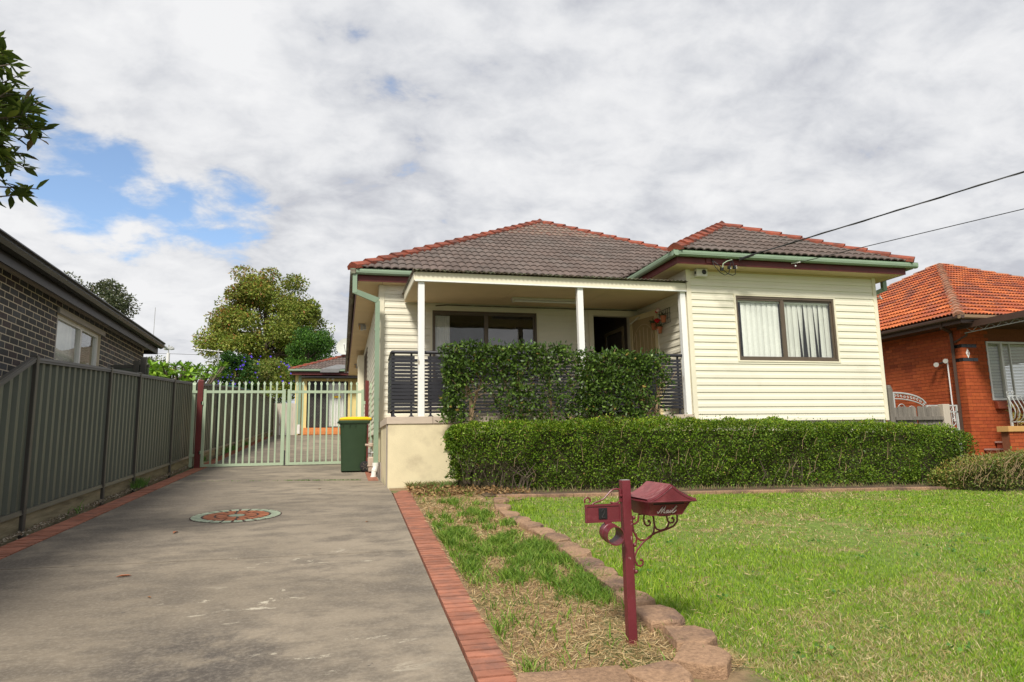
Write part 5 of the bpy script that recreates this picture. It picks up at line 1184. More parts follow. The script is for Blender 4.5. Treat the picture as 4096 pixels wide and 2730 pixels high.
for k in (5, 9):
    for j in range(3): inst('dark_tile', bme3, owall, frame_m((ox+.07+.155*j, oy, 3.88-.0865*k), (1, 0, 0), (0, 1, 0), (0, 0, 1)))
    for j in range(2): inst('dark_tile', bme3, owall, frame_m((ox, oy+.07+.155*j, 3.88-.0865*k), (0, 1, 0), (1, 0, 0), (0, 0, 1)))
win = part('window', MB().box(OW[0], OW[1], oy-.02, oy+.06, OW[3]-.05, OW[3]).box(OW[0], OW[1], oy-.02, oy+.06, OW[2], OW[2]+.055).box(OW[0], OW[0]+.045, oy-.02, oy+.06, OW[2]+.055, OW[3]-.05).box(16.12, 16.18, oy-.02, oy+.06, OW[2]+.055, OW[3]-.05).box(16.42, 16.45, oy-.0, oy+.05, OW[2]+.055, OW[3]-.05).box(17.3, 17.36, oy-.02, oy+.06, OW[2]+.055, OW[3]-.05), 'alu', oh)
part('pane', MB().box(OW[0]+.045, 17.3, oy+.02, oy+.025, OW[2]+.055, OW[3]-.05), 'glassm', win)
bs = mesh_of('blind_slat', MB().box(-.95, .95, -.014, .014, -.001, .001), 'blind_grey')
zz = OW[2]+.08
while zz < OW[3]-.06:
    inst('blind_slat', bs, win, frame_m((16.72, oy+.09, zz), (1, 0, 0), (0, .6, -.8), (0, .8, .6))); zz += .038
part('sill', MB().hexa([(15.72, oy-.12, 1.87), (18.2, oy-.12, 1.87), (18.2, oy-.009, 1.87), (15.72, oy-.009, 1.87)], [(15.70, oy-.11, 2.05), (18.2, oy-.11, 2.05), (18.2, oy-.009, 2.085), (15.70, oy-.009, 2.085)]), 'redsill', oh, bevel=.015)
pq = part('number_plaque', MB().add([(15.085-.058, oy-.02, 3.255), (15.085, oy-.02, 3.135), (15.085+.058, oy-.02, 3.255), (15.085, oy-.02, 3.375), (15.085-.058, oy-.009, 3.255), (15.085, oy-.009, 3.135), (15.085+.058, oy-.009, 3.255), (15.085, oy-.009, 3.375)], [(0, 1, 2, 3), (0, 4, 5, 1), (1, 5, 6, 2), (2, 6, 7, 3), (3, 7, 4, 0)]), 'whitepaint', oh)
part('numeral', MB().tube([(15.098, oy-.022, 3.20), (15.098, oy-.022, 3.315), (15.055, oy-.022, 3.238), (15.118, oy-.022, 3.238)], .006, 5), 'redmark', pq)
# roof
ge, gy, og0 = 14.42, 13.1, 4.10; pO = .535; half = 5.78
oA = Vector((ge+half, gy+half, og0+pO*half)); ob = MB()
E_ = [Vector((ge, gy, og0)), Vector((ge+2*half, gy, og0)), Vector((ge+2*half, gy+2*half, og0)), Vector((ge, gy+2*half, og0))]
for i in range(4):
    a, b = E_[i], E_[(i+1) % 4]; k_ = len(ob.v); ob.v += [tuple(q-Vector((0, 0, .05))) for q in (a, b, oA)]; ob.f.append((k_, k_+1, k_+2))
oroof = part('roof', ob, 'otile', oh)
cO, sO = slope(pO); cntO = [0]; ext = 2*half
tile_face(oroof, (ge, gy+ext, og0+.02), (0, -1, 0), (cO, 0, sO), (-sO, 0, cO), lambda s: max(s*cO+.05, 3.3), lambda s: ext-s*cO-.05, half/cO-.05, 'otile', w=.22, g=.33, cnt=cntO, limit=190, amp=.018, lift=.045)
cnt2 = [0]
tile_face(oroof, (ge, gy, og0+.02), (1, 0, 0), (0, cO, sO), (0, -sO, cO), lambda s: s*cO+.05, lambda s: min(8.0, ext-s*cO-.05), half/cO-.05, 'otile', w=.22, g=.33, cnt=cnt2, limit=105, amp=.018, lift=.045)
nf_, nl_, nr_, nbk = (0, -sO, cO), (-sO, 0, cO), (sO, 0, cO), (0, sO, cO)
caps(oroof, (ge+.05, gy+.05, og0+.03), oA, nf_, nl_, 'oridge', .36, .13); caps(oroof, (ge+ext, gy, og0), oA, nf_, nr_, 'oridge', .4, .13); caps(oroof, (ge, gy+ext, og0), oA, nl_, nbk, 'oridge', .4, .13)
gutter(oh, (ge-.03, gy-.08, og0+.02), (ge-.03, gy+ext, og0+.02), (1, 0, 0), 'brown'); gutter(oh, (ge-.03, gy-.08, og0+.021), (ge+ext, gy-.08, og0+.021), (0, 1, 0), 'tan_gutter')
part('eave', MB().box(ge+.08, ox+.1, gy+.03, gy+ext, OS, OS+.10).box(ox+.1, ge+ext, gy+.03, oy+.1, OS+.001, OS+.10), 'brown', oh)
dpp = part('downpipe', MB().tube([(14.50, 13.72, 4.04), (14.52, 13.72, 3.90), (14.86, 13.80, 3.83), (14.87, 13.80, 3.7), (14.87, 13.80, .5)], .045, 4), 'brown', oh)
part('awning_pipe', MB().tube([(14.95, 13.42, 3.76), (14.95, 13.45, 3.68), (14.88, 13.74, 3.55)], .025, 8), 'brown', oh)
aw = part('awning', MB().box(14.84, 14.87, 10.9, oy-.01, 3.84, 3.99).box(14.871, 21, 10.9, oy-.01, 3.90, 3.93), 'brown', oh)
tr = MB(); yy = oy-.2; up_ = False
tr.tube([(14.92, 13.45, 3.74), (14.92, 11.0, 3.78)], .012, 5); tr.tube([(14.92, 13.45, 3.86), (14.92, 11.0, 3.86)], .012, 5)
while yy > 11.1:
    tr.tube([(14.92, yy, 3.75 if up_ else 3.86), (14.92, yy-.16, 3.86 if up_ else 3.75)], .007, 4); yy -= .16; up_ = not up_
part('truss', tr, 'iron', aw)
for a in (12.4, 11.6): part('awning_post', MB().box(19.9, 20.0, a-.05, a+.05, gz(20, 12), 3.84), 'brown', aw)
# porch wall, steps and balustrade of the orange house
st = thing('brick_porch', 'orange brick porch wall with tan capping and pink grey steps', 'porch', (16.5, 12.9, og))
pw = part('wall', MB().box(15.06, 19, 12.75, 12.95, og-.3, 1.30), 'omortar', st)
zz = 1.26; r_ = 0
while zz > .5:
    x = 15.06+(.117 if r_ % 2 else .0); 
    while x < 17.4:
        a, b = max(15.06, x-.1165), x+.1165
        inst('brick', ome, pw, frame_m(((a+b)/2, 12.75, zz), ((b-a)/.233, 0, 0), (0, 1, 0), (0, 0, 1))); x += .243
    zz -= .0865; r_ += 1
part('capping', MB().box(15.0, 19, 12.70, 13.0, 1.301, 1.43), 'tan', st, bevel=.006)
for a, z in ((15.55, 1.085), (15.20, .915), (14.85, .745)): 
    part('step', MB().box(a+.03, 16.9, 13.02, 13.55, z-.30, z-.04), 'redsill', st); part('tread', MB().box(a, 16.9, 13.01, 13.57, z-.039, z), 'pinkstep', st)
ib = thing('iron_balustrade', 'ornate grey iron balustrade with bowed bars on the tan capping', 'balustrade', (16, 12.85, 1.43))
part('top_rail', MB().box(15.26, 18.8, 12.83, 12.87, 2.13, 2.155), 'iron', ib); part('bottom_rail', MB().box(15.30, 18.8, 12.84, 12.86, 1.52, 1.54), 'iron', ib)
for k in range(12):
    x = 15.27+.125*k; part('bowed_bar', MB().tube([(x, 12.85, 2.14), (x-.02, 12.80, 2.05), (x-.03, 12.70, 1.86), (x-.02, 12.68, 1.75), (x, 12.74, 1.62), (x+.02, 12.85, 1.53)], .011, 5), 'iron', ib)
for x in (15.30, 16.6): part('post', MB().box(x-.02, x+.02, 12.83, 12.87, 1.431, 2.13), 'iron', ib)
part('scroll', MB().tube([(15.42+.05*math.cos(a*.7)*(1-a/14), 12.84, 2.21+.05*math.sin(a*.7)*(1-a/14)) for a in range(12)], .008, 5).tube([(15.27+.05*math.cos(a*.7)*(1-a/14), 12.84, 2.20+.05*math.sin(a*.7)*(1-a/14)) for a in range(12)], .008, 5), 'iron', ib)
n = 160; P = np.stack([rng.uniform(15.35, 16.3, n), rng.uniform(12.9, 13.05, n), rng.uniform(1.45, 1.98, n)], 1)
pp = thing('potted_plant', 'yellow green plant growing behind the iron balustrade', 'plant', (15.8, 12.97, 1.43))
cards('foliage', P, runit(n)+[0, 0, .5], runit(n), rng.uniform(.06, .13, n), .035, mixcol(n, [(.35, .28, .06), (.14, .18, .05), (.42, .32, .08)]), 'leaf', pp)
part('stem', MB().tube([(15.6, 12.97, 1.43), (15.7, 12.97, 1.95)], .01, 5).tube([(16.0, 12.97, 1.43), (16.0, 12.97, 1.9)], .01, 5), 'twig', pp)
sp_ = solo('spotlight_pole', MB().tube([(14.87, 13.98, 1.6), (14.87, 14.0, 2.1), (14.87, 14.0, 3.07)], .016, 6), 'whitealu', 'thin white conduit carrying twin silver spotlights on the orange brick wall', 'spotlight', (14.87, 14, 1.6))
for y, z in ((13.97, 3.12), (14.26, 3.06)):
    part('lamp_head', MB().tube([(14.85, y+.02, z+.02), (14.72, y-.06, z-.02)], [.03, .06], 10), 'alu', sp_)
part('lamp_arm', MB().tube([(14.87, 14.0, 3.07), (14.86, 14.06, 3.10), (14.86, 14.22, 3.08)], .025, 6), 'brown', sp_)
# grey timber fence and iron gate between the houses
tf = thing('timber_fence', 'silvered grey timber paling fence between hedge and orange brick house', 'fence', (10.9, 11, gz(10.9, 11)))
part('post', MB().box(10.17, 10.275, 10.96, 11.06, gz(10, 11)-.1, 2.13).hexa([(10.17, 10.96, 2.13), (10.275, 10.96, 2.13), (10.275, 11.06, 2.13), (10.17, 11.06, 2.13)], [(10.195, 10.98, 2.21), (10.25, 10.98, 2.21), (10.25, 11.04, 2.21), (10.195, 11.04, 2.21)]), 'grey_timber', tf, bevel=.01)
part('post', MB().box(11.38, 11.54, 10.93, 11.06, gz(11, 11)-.1, 1.835), 'pale_timber', tf, bevel=.008)
part('rail', MB().box(10.276, 11.379, 10.945, 10.985, 1.535, 1.60), 'grey_timber', tf); part('rail', MB().box(10.276, 11.379, 10.945, 10.985, .75, .81), 'grey_timber', tf)
x = 10.28; k = 0
while x < 11.34:
    w = .095+.012*(k % 3); zt = 1.80+random.uniform(-.025, .012); w = min(w, 11.376-x)
    if k == 5: x += .03
    part('paling', MB().add([(x, 10.99, .5), (x+w-.008, 10.99, .5), (x+w-.008, 10.99, zt-.03), (x+w*.75, 10.99, zt), (x+w*.2, 10.99, zt), (x, 10.99, zt-.03)]+[(x, 11.01, .5), (x+w-.008, 11.01, .5), (x+w-.008, 11.01, zt-.03), (x+w*.75, 11.01, zt), (x+w*.2, 11.01, zt), (x, 11.01, zt-.03)], [(0, 1, 2, 3, 4, 5), (11, 10, 9, 8, 7, 6)]+[(i, (i+6), (i+1) % 6+6, (i+1) % 6) for i in range(6)]), 'grey_timber', tf)
    x += w; k += 1
ig = thing('iron_gate', 'pale grey wrought iron gate with arched scroll top before the orange brick wall', 'gate', (13.4, 13.5, gz(13.4, 13.5)))
arc = lambda r, dz=0: [(12.35+ (13.56-12.35)*i/14, 13.5, 1.97+dz+.295*math.sqrt(max(0, 1-((i/14-.27)/.74)**2))) for i in range(15)]
part('top_arch', MB().tube(arc(1), .022, 6).tube(arc(1, -.14), .014, 6), 'iron', ig)
part('frame', MB().box(12.60, 12.66, 13.47, 13.53, .6, 2.25).box(12.3, 12.34, 13.47, 13.53, .6, 2.1).box(13.56, 14.46, 13.48, 13.52, 1.94, 1.975).box(13.56, 14.46, 13.48, 13.52, 1.79, 1.82).box(14.42, 14.46, 13.48, 13.52, .6, 1.94).box(13.56, 13.60, 13.48, 13.52, .6, 1.94).box(12.66, 13.56, 13.485, 13.515, .7, .73), 'iron', ig)
for k in range(10):
    x = 12.70+.09*k; part('scroll', MB().tube([(x+.035*math.cos(t*.6+k)*(1-t/16), 13.5, 1.90+.295*math.sqrt(max(0, 1-(((x-12.35)/1.21-.27)/.74)**2))+.035*math.sin(t*.6+k)*(1-t/16)) for t in range(13)], .008, 5), 'iron', ig)
for k in range(3):
    x = 12.86+.28*k; part('ring', MB().tube([(x+.1*math.cos(t*math.pi/8), 13.5, 1.68+.22-.05*k+.1*math.sin(t*math.pi/8)) for t in range(17)], .010, 5), 'iron', ig)
for k in range(14): part('bar', MB().tube([(12.72+.13*k, 13.5, .6), (12.72+.13*k, 13.5, 1.70 if k < 6 else 1.80)], .010, 5), 'iron', ig)
for k in range(7): part('panel_scroll', MB().tube([(14.32+.05*math.sin(t*.55), 13.5, 1.76-.16*k-.02*t) for t in range(9)], .009, 5), 'iron', ig)
for k in range(3): part('ring', MB().tube([(13.75+.25*k+.045*math.cos(t*math.pi/7), 13.5, 1.88+.045*math.sin(t*math.pi/7)) for t in range(15)], .009, 5), 'iron', ig)
# ------------------------------------------------------------------ granny flat at the end of the drive
KY = 31.5; kg = gz(0, KY)-.01
gf = thing('granny_flat', 'small yellow rear flat with tiled roof and dark sliding door behind the gate', 'outbuilding', (-.3, KY, kg))
KS = 4.52; KD = (-1.50, .27, 2.22, 4.26)
kw = MB(); wall_boxes(kw, -2.0, 4.5, kg-.2, KS, [(KD[0], KD[1], kg-.2, KD[3])], lambda mb, p, q, a, b: mb.box(p, q, KY, KY+.15, a, b)); kw.box(-2.0, -1.86, KY+.151, 37, kg-.2, KS)
part('wall', kw, 'ywall', gf)
part('door_surround', MB().box(-1.66, KD[0], KY-.05, KY-.001, kg, 4.26).box(KD[1], .43, KY-.05, KY-.001, kg, 4.26).box(-1.66, .43, KY-.05, KY-.001, 4.261, 4.42), 'ywall', gf)
part('door_frame', MB().box(KD[0], KD[0]+.05, KY+.02, KY+.08, KD[2], KD[3]).box(KD[1]-.05, KD[1], KY+.02, KY+.08, KD[2], KD[3]).box(KD[0]+.05, KD[1]-.05, KY+.02, KY+.08, KD[3]-.07, KD[3]).box(-.64, -.58, KY+.015, KY+.07, KD[2], KD[3]-.07), 'black', gf)
sc = part('security_screen', MB().box(KD[0]+.05, -.64, KY+.05, KY+.055, KD[2], KD[3]-.07), 'black', gf)
gm_ = MB()
for k in range(-24, 14):
    for s in (1, -1):
        pts_ = []
        for t in range(0, 15):
            zq = 2.25+t*.14; xq = KD[0]+.05+(k*.068+s*t*.07) if s > 0 else KD[0]+.05+((k+24)*.068-t*.07)
            if KD[0]+.06 < xq < -.65 and zq < 4.16: pts_.append((xq, KY+.045, zq))
        if len(pts_) > 1: gm_.tube(pts_, .005, 3)
part('diamond_grille', gm_, 'stained', sc)
part('pane', MB().box(-.58, KD[1]-.05, KY+.06, KY+.065, KD[2], KD[3]-.07), 'glassm', gf)
v = []
for i in range(31): v += [(-.57+.78*i/30, KY+.12+.02*math.sin(i*1.5), 2.25), (-.57+.78*i/30, KY+.12+.02*math.sin(i*1.5), 4.17)]
part('curtain', MB().add(v, [(2*i, 2*i+2, 2*i+3, 2*i+1) for i in range(30)]), 'curtain', gf, smooth=True)
part('sticker', MB().box(-.40, -.04, KY+.052, KY+.0585, 3.52, 3.61), 'yellowsign', gf)
part('room', MB().box(-1.8, 3, 34, 34.1, kg, KS).box(-1.8, 3, KY+.2, 34, KS-.05, KS), 'dark', gf)
for r_ in range(2):
    for k in range(7):
        x0 = -1.60+.31*k; part('step_tile', MB().box(x0+.004, x0+.306, KY-.45+.15*r_, KY-.055, kg+.15*r_+.004, kg+.15*(r_+1)-.002), 'tstep', gf, bevel=.004)
part('step_fill', MB().box(-1.59, .56, KY-.43, KY-.056, kg-.05, kg+.27), 'tstep', gf)
kr = MB(); kE = (-2.22, KY-.42, 4.72); kp = .40; kh = 3.6
kA = Vector((kE[0]+kh, kE[1]+kh, kE[2]+kp*kh)); 
kr.add([kE, (kE[0]+2*kh, kE[1], kE[2]), tuple(kA), (kE[0], kE[1]+2*kh, kE[2])], [(0, 1, 2), (0, 2, 3)]); kr.v = [(a, b, c-.05) for a, b, c in kr.v]
kroof = part('roof', kr, 'tile', gf); cK, sK = slope(kp)
tile_face(kroof, (kE[0], kE[1]+.03, kE[2]+.02), (1, 0, 0), (0, cK, sK), (0, -sK, cK), lambda s: s*cK+.05, lambda s: 2*kh-s*cK-.05, kh/cK-.05, 'tile', cnt=[0], limit=200)
caps(kroof, (kE[0]+.05, kE[1]+.05, kE[2]+.02), kA, (0, -sK, cK), (-sK, 0, cK))
gutter(gf, (kE[0]-.05, kE[1]-.08, kE[2]+.02), (4.6, kE[1]-.08, kE[2]+.02), (0, 1, 0), 'green')
part('fascia', MB().box(kE[0]+.08, 4.6, kE[1]+.04, kE[1]+.06, 4.50, 4.62), 'maroon', gf); part('soffit', MB().box(kE[0]+.08, 4.6, kE[1]+.061, KY-.001, 4.521, 4.54), 'beige', gf)
v = []
for k in range(90):
    x = -1.72+.028*k; v += [(x, kE[1]-.32, 4.44+.022*math.sin(k*.9)), (x, KY-.06, 4.50+.022*math.sin(k*.9))]
part('door_awning', MB().add(v, [(2*i, 2*i+2, 2*i+3, 2*i+1) for i in range(89)]).box(-1.72, .8, kE[1]-.30, KY-.06, 4.36, 4.40), 'black', gf)
part('flashing', MB().add([(-.95, kE[1]-.10, 4.60), (-.15, kE[1]-.10, 4.60), (-.10, kE[1]-.09, 4.76), (-.9, kE[1]-.09, 4.76), (-.25, kE[1]+.5, 5.02), (-.05, kE[1]+.55, 5.03), (1.2, kE[1]+.3, 4.90), (1.3, kE[1]+.15, 4.86)], [(0, 1, 2, 3), (3, 2, 5, 4), (2, 7, 6, 5)]), 'tarp', gf)
part('downpipe', MB().box(-1.86, -1.74, kE[1]+.3, kE[1]+.40, kg+.4, 4.50), 'green', gf); part('drain_pipe', MB().tube([(-1.80, kE[1]+.35, kg+.45), (-1.80, kE[1]+.34, kg+.05)], .075, 10), 'white', gf)
part('wall_light', MB().ball((-.62, KY-.14, 4.36), .07).ball((-.40, KY-.14, 4.36), .07), 'curtain', gf)
for i, x in enumerate((-1.28, -.98)):
    solo('thong', MB().add(*(lambda q: (q.v, q.f))(MB().box(x-.14, x+.14, KY-.40, KY-.30, kg+.153, kg+.18).tube([(x-.04, KY-.39, kg+.18), (x+.03, KY-.35, kg+.22), (x-.04, KY-.31, kg+.18)], .012, 5))), 'thong', ('left' if i == 0 else 'right')+' blue rubber thong of the pair on the terracotta step', 'sandal', group='pair of thongs on the step')
pg = thing('paling_gate', 'pale timber paling gate between steel fence and yellow flat', 'gate', (-2.45, KY, kg))
x = -2.87
while x < -2.07:
    part('paling', MB().box(x, x+.125, KY-.03, KY, kg-.03, 3.28+random.uniform(-.01, .01)), 'pale_timber', pg); x += .133
part('rail', MB().box(-2.87, -2.06, KY+.001, KY+.05, 2.3, 2.4).box(-2.87, -2.06, KY+.001, KY+.05, 3.0, 3.1), 'pale_timber', pg)
dz = 6.04
sd_ = thing('satellite_dish', 'large pale grey satellite dish on the roof of the yellow flat', 'satellite dish', (.12, 33.2, 5.3))
dm = MB(); n = 32; prof = [(.001, .0), (.15, .012), (.30, .045), (.45, .10)]
dir_ = Vector((-.25, -1, .42)).normalized(); a_ = dir_.orthogonal().normalized(); b_ = dir_.cross(a_); dc = Vector((.16, 33.1, dz))
for off in (0, -.012):
    for r, h_ in prof: dm.v += [dc+dir_*(h_+off)+a_*r*math.cos(2*math.pi*k/n)+b_*r*math.sin(2*math.pi*k/n) for k in range(n)]
dm.f = [(j*n+k, j*n+(k+1) % n, (j+1)*n+(k+1) % n, (j+1)*n+k) for j in (0, 1, 2, 4, 5, 6) for k in range(n)]+[(3*n+k, 3*n+(k+1) % n, 7*n+(k+1) % n, 7*n+k) for k in range(n)]
part('reflector', dm, 'dish', sd_, smooth=True)
part('mast', MB().tube([(.20, 33.35, 4.9), (.20, 33.3, 5.9), (.18, 33.2, 6.0)], .025, 8), 'steel', sd_); part('feed_arm', MB().tube([dc+a_*.0-Vector((0, 0, .42)), dc+dir_*.42-Vector((0, 0, .1))], .014, 6), 'steel', sd_); part('feed_horn', MB().ball(dc+dir_*.42-Vector((0, 0, .08)), .045), 'whitealu', sd_)
# ------------------------------------------------------------------ foliage helpers
def trunk(pts, rs): return MB().tube(pts, rs, 9)
def tree(name, label, cat, base, cr, rad, n, leaf, cols, w, seed, clumps=46, th=.16, group=None, sub=.36, taper=0.0, twig_cols=None, open_=.0):
    global rng
    keep = rng; rng = np.random.default_rng(seed); rr = random.Random(seed)
    bz_ = gz(base[0], base[1]); t = thing(name, label, cat, (base[0], base[1], bz_), group)
    c0 = np.array(cr, float); rad = np.array(rad, float)
    top = Vector((base[0]*.6+c0[0]*.4, base[1]*.6+c0[1]*.4, bz_+(c0[2]-bz_)*.75))
    mb = trunk([(base[0], base[1], bz_-.2), (base[0]+.02, base[1], bz_+(c0[2]-bz_)*.35), tuple(top), (c0[0], c0[1], c0[2]+rad[2]*.55)], [th*1.25, th, th*.7, th*.15])
    cl = []
    while len(cl) < clumps:
        p = runit(1)[0]*(rng.uniform(.25, 1)**.45); 
        if taper: 
            k = 1-taper*max(0, p[2]); p = np.array([p[0]*k, p[1]*k, p[2]])
        cl.append(c0+p*rad*.86)
    for p in cl[:max(10, clumps//3)]:
        q = Vector(p); s = Vector((base[0]+(c0[0]-base[0])*.5, base[1]+(c0[1]-base[1])*.5, bz_+(c0[2]-bz_)*rr.uniform(.55, 1.0))); mid = s.lerp(q, .5)+Vector((rr.uniform(-.1, .1), rr.uniform(-.1, .1), rr.uniform(0, .15)))*float(rad[0])
        mb.tube([s, mid, q], [th*.32, th*.2, th*.06], 5, False)
    part('trunk', mb, 'bark', t, smooth=True)
    cl = np.array(cl); k = rng.integers(0, clumps, n); sz = rng.uniform(.75, 1.25, clumps)*sub*rad.min()
    d = runit(n); P = cl[k]+d*(rng.uniform(0, 1, n)**.42*sz[k])[:, None]*[1, 1, .8]
    ctone = rng.uniform(.82, 1.18, clumps); cc = mixcol(n, cols, w)*ctone[k][:, None]
    if twig_cols is not None:
        u = (P-c0)/rad; f = np.clip(.5*u[:, 2]-.5*u[:, 0]-.14+rng.normal(size=n)*.28, 0, 1); m_ = rng.uniform(0, 1, n) < f; cc[m_] = mixcol(int(m_.sum()), twig_cols)
    cards('crown', P, d+runit(n)*.9+[0, 0, -.25], runit(n), rng.uniform(.7, 1.3, n)*leaf, rng.uniform(.7, 1.2, n)*leaf*.55, cc, 'leaf', t)
    rng = keep
    return t
G1 = [(.075, .135, .018), (.105, .17, .026), (.05, .095, .016), (.15, .20, .04)]
tree('plane_tree', 'large rounded tree with leaves turning from green to rusty brown behind the purple flowered shrub', 'tree', (-4.6, 45, 0), (-4.8, 45, 8.75), (4.35, 3.4, 5.0), 62000, .175, [(.20, .265, .036), (.25, .31, .05), (.14, .195, .028), (.32, .32, .065)], None, 21, 150, .24, sub=.22, taper=.38, twig_cols=[(.32, .20, .05), (.34, .15, .04), (.25, .20, .045)])
tree('dense_tree', 'dense dark green tree between the turning tree and the satellite dish', 'tree', (-1.9, 38, 0), (-1.75, 38, 6.25), (1.5, 1.3, 1.8), 15000, .115, [(.045, .12, .014), (.065, .165, .018), (.03, .08, .012), (.10, .21, .025)], None, 22, 44, .12, sub=.36)
tree('small_tree', 'dark loose topped small tree just left of the satellite dish', 'tree', (-.35, 36.5, 0), (-.35, 36.5, 5.45), (.62, .6, .85), 1700, .13, [(.03, .08, .012), (.05, .11, .015)], None, 23, 16, .06)
tree('round_shrub', 'round dark green shrub between the big leaved frangipani and the purple flowers', 'shrub', (-4.6, 33, 0), (-4.65, 33, 4.6), (1.0, 1.0, 1.35), 4200, .13, [(.03, .09, .012), (.05, .125, .018), (.02, .06, .01)], None, 24, 26, .09)
vt = tree('flowering_shrub', 'sprawling shrub dotted with purple flowers above the steel fence', 'shrub', (-3.7, 33.6, 0), (-3.75, 33.4, 4.25), (1.8, 1.1, 1.45), 11000, .10, [(.16, .23, .03), (.23, .28, .055), (.32, .28, .08), (.10, .16, .024)], [3, 3, 1.4, 2], 25, 44, .08, sub=.38)
pr_ = random.Random(4)
for k in range(60):
    a = pr_.uniform(-1.2, 1.0); u = pr_.uniform(-.15, .98); x = -3.75+1.75*a*math.sqrt(max(.05, 1-u*u*.6)); z = 4.25+1.42*u*math.sqrt(max(.1, 1-(a/1.35)**2)); y = 33.35-1.1*math.sqrt(max(.02, 1-(a/1.3)**2-u*u*.5))
    r = pr_.uniform(.032, .05); d = Vector((pr_.uniform(-.6, .6), -1, pr_.uniform(-.3, .5))).normalized(); e1 = d.orthogonal().normalized(); e2 = d.cross(e1); c_ = Vector((x+.15, y-.22, z))
    rim_ = [c_+d*.03+(e1*math.cos(t*1.2566)+e2*math.sin(t*1.2566))*r for t in range(5)]
    part('flower', MB().add([c_-d*.02]+rim_, [(0, i+1, (i+1) % 5+1) for i in range(5)]), 'purple', vt)
tree('gum_tree', 'far grey green gum tree showing above the dark neighbouring roof', 'tree', (-21.5, 62, 0), (-20.2, 62, 13.6), (3.3, 2.5, 2.7), 6500, .26, [(.075, .10, .045), (.10, .12, .055), (.13, .135, .075)], None, 26, 20, .22, sub=.42)
tree('street_tree', 'far rounded olive green tree beside the corner of the dark brick house', 'tree', (-15.2, 58, 0), (-14.7, 58, 6.7), (2.1, 1.8, 2.3), 5500, .2, [(.09, .12, .03), (.13, .15, .045), (.06, .085, .02)], None, 27, 30, .2)
tree('bare_tree', 'far thin leaved tree behind the lamp pole', 'tree', (-12.6, 60, 0), (-12.6, 60, 6.2), (1.5, 1.3, 1.4), 1500, .18, [(.10, .13, .05), (.07, .10, .035)], None, 28, 18, .12)
rh = thing('red_roofed_house', 'distant house with red tiled roof beyond the frangipani', 'house', (-15, 66, gz(-15, 66)))
part('wall', MB().box(-20, -11.5, 63, 70, 1.5, 5.0), 'render', rh); part('roof', MB().add([(-20.5, 62.5, 5.0), (-11, 62.5, 5.0), (-11, 70.5, 5.0), (-20.5, 70.5, 5.0), (-17.5, 66.5, 7.0), (-14, 66.5, 7.0)], [(0, 1, 5, 4), (1, 2, 5), (2, 3, 4, 5), (3, 0, 4)]), 'redroof', rh)
part('window', MB().box(-18, -16, 62.95, 62.99, 2.8, 4.2), 'glassd', rh); part('window', MB().box(-15, -13, 62.95, 62.99, 2.8, 4.2), 'glassd', rh)
# frangipani: whorls of long leaves, the leaves that show largest are parts
fr_ = thing('frangipani', 'bright green frangipani with long leaves in whorls rising over the steel fence', 'tree', (-4.5, 21, gz(-4.5, 21)))
rf = random.Random(9); fm = MB(); whorls = []
for k in range(165):
    x = rf.uniform(-5.75, -3.42); y_ = rf.uniform(18.6, 22.5); q = (x+4.6)/1.2
    z = 1.154+(.121-.012*abs(q)*rf.random()-.05*rf.random()**1.1)*y_
    whorls.append((x, y_, z)); s = Vector((-4.5+rf.uniform(-.3, .3), 20.8, 1.9)); p = Vector((x, y_, z))
    fm.tube([s, s.lerp(p, .55)+Vector((0, 0, -.12)), p], [.05, .04, .025], 6, False)
fm.tube([(-4.5, 21, gz(-4.5, 21)-.1), (-4.5, 20.9, 2.0)], [.12, .09], 8)
part('trunk', fm, 'bark', fr_, smooth=True)
lv = []
for (x, y_, z) in whorls:
    for j in range(11):
        a = rf.uniform(0, 6.28); el = rf.uniform(-.35, .85); d = Vector((math.cos(a)*math.cos(el), math.sin(a)*math.cos(el), math.sin(el))); lv.append((Vector((x, y_, z)), d, rf.uniform(.17, .29)))
lm_ = []
for i, m_ in enumerate(((.20, .36, .03), (.27, .43, .045), (.14, .28, .025), (.55, .48, .05))):
    mb = MB(); 
    for t, w in ((0, .01), (.25, .10), (.55, .15), (.82, .09), (1, .004)): mb.v += [(t, -w, .03-.10*t*t), (t, 0, -.10*t*t), (t, w, .03-.10*t*t)]
    mb.f = [(3*r+c, 3*r+c+1, 3*r+c+4, 3*r+c+3) for r in range(4) for c in (0, 1)]
    me = mesh_of('leaf', mb, 'leaf', smooth=True); at = me.color_attributes.new('col', 'FLOAT_COLOR', 'POINT'); at.data.foreach_set('color', list((*m_, 1))*len(me.vertices)); lm_.append(me)
lv.sort(key=lambda q: q[0].y-q[0].z*2)
def leaf_m(p, d, L, roll):
    d = d.normalized(); s_ = d.cross(Vector((0, 0, 1))); s_ = s_.normalized() if s_.length > .05 else Vector((1, 0, 0)); u_ = s_.cross(d); s2 = s_*math.cos(roll)+u_*math.sin(roll); u2 = s2.cross(d)
    return frame_m(p, d*L, s2*L*-1, u2*L*-1) if False else frame_m(p, d*L, u2.cross(d)*L, u2*L)
rest_P, rest_D, rest_L = [], [], []
for i, (p, d, L) in enumerate(lv):
    if i < 290: inst('leaf', lm_[rf.choices(range(4), [5, 4, 3, .5])[0]], fr_, leaf_m(p, d, L, rf.uniform(-.5, .5)))
    else: rest_P.append(p); rest_D.append(d); rest_L.append(L)
heap('leaves', [([leaf_m(p, d, L, rf.uniform(-.5, .5)) @ v.co for v in lm_[0].vertices], [tuple(q.vertices) for q in lm_[0].polygons]) for p, d, L in zip(rest_P, rest_D, rest_L)], 'leaf', [(.18, .32, .03), (.22, .38, .04), (.13, .26, .025)], fr_)
lp = thing('lamp_pole', 'thin dark pole with white shaft and cluster of small lamps above the frangipani', 'lamp post', (-5.15, 22.5, gz(-5, 22)))
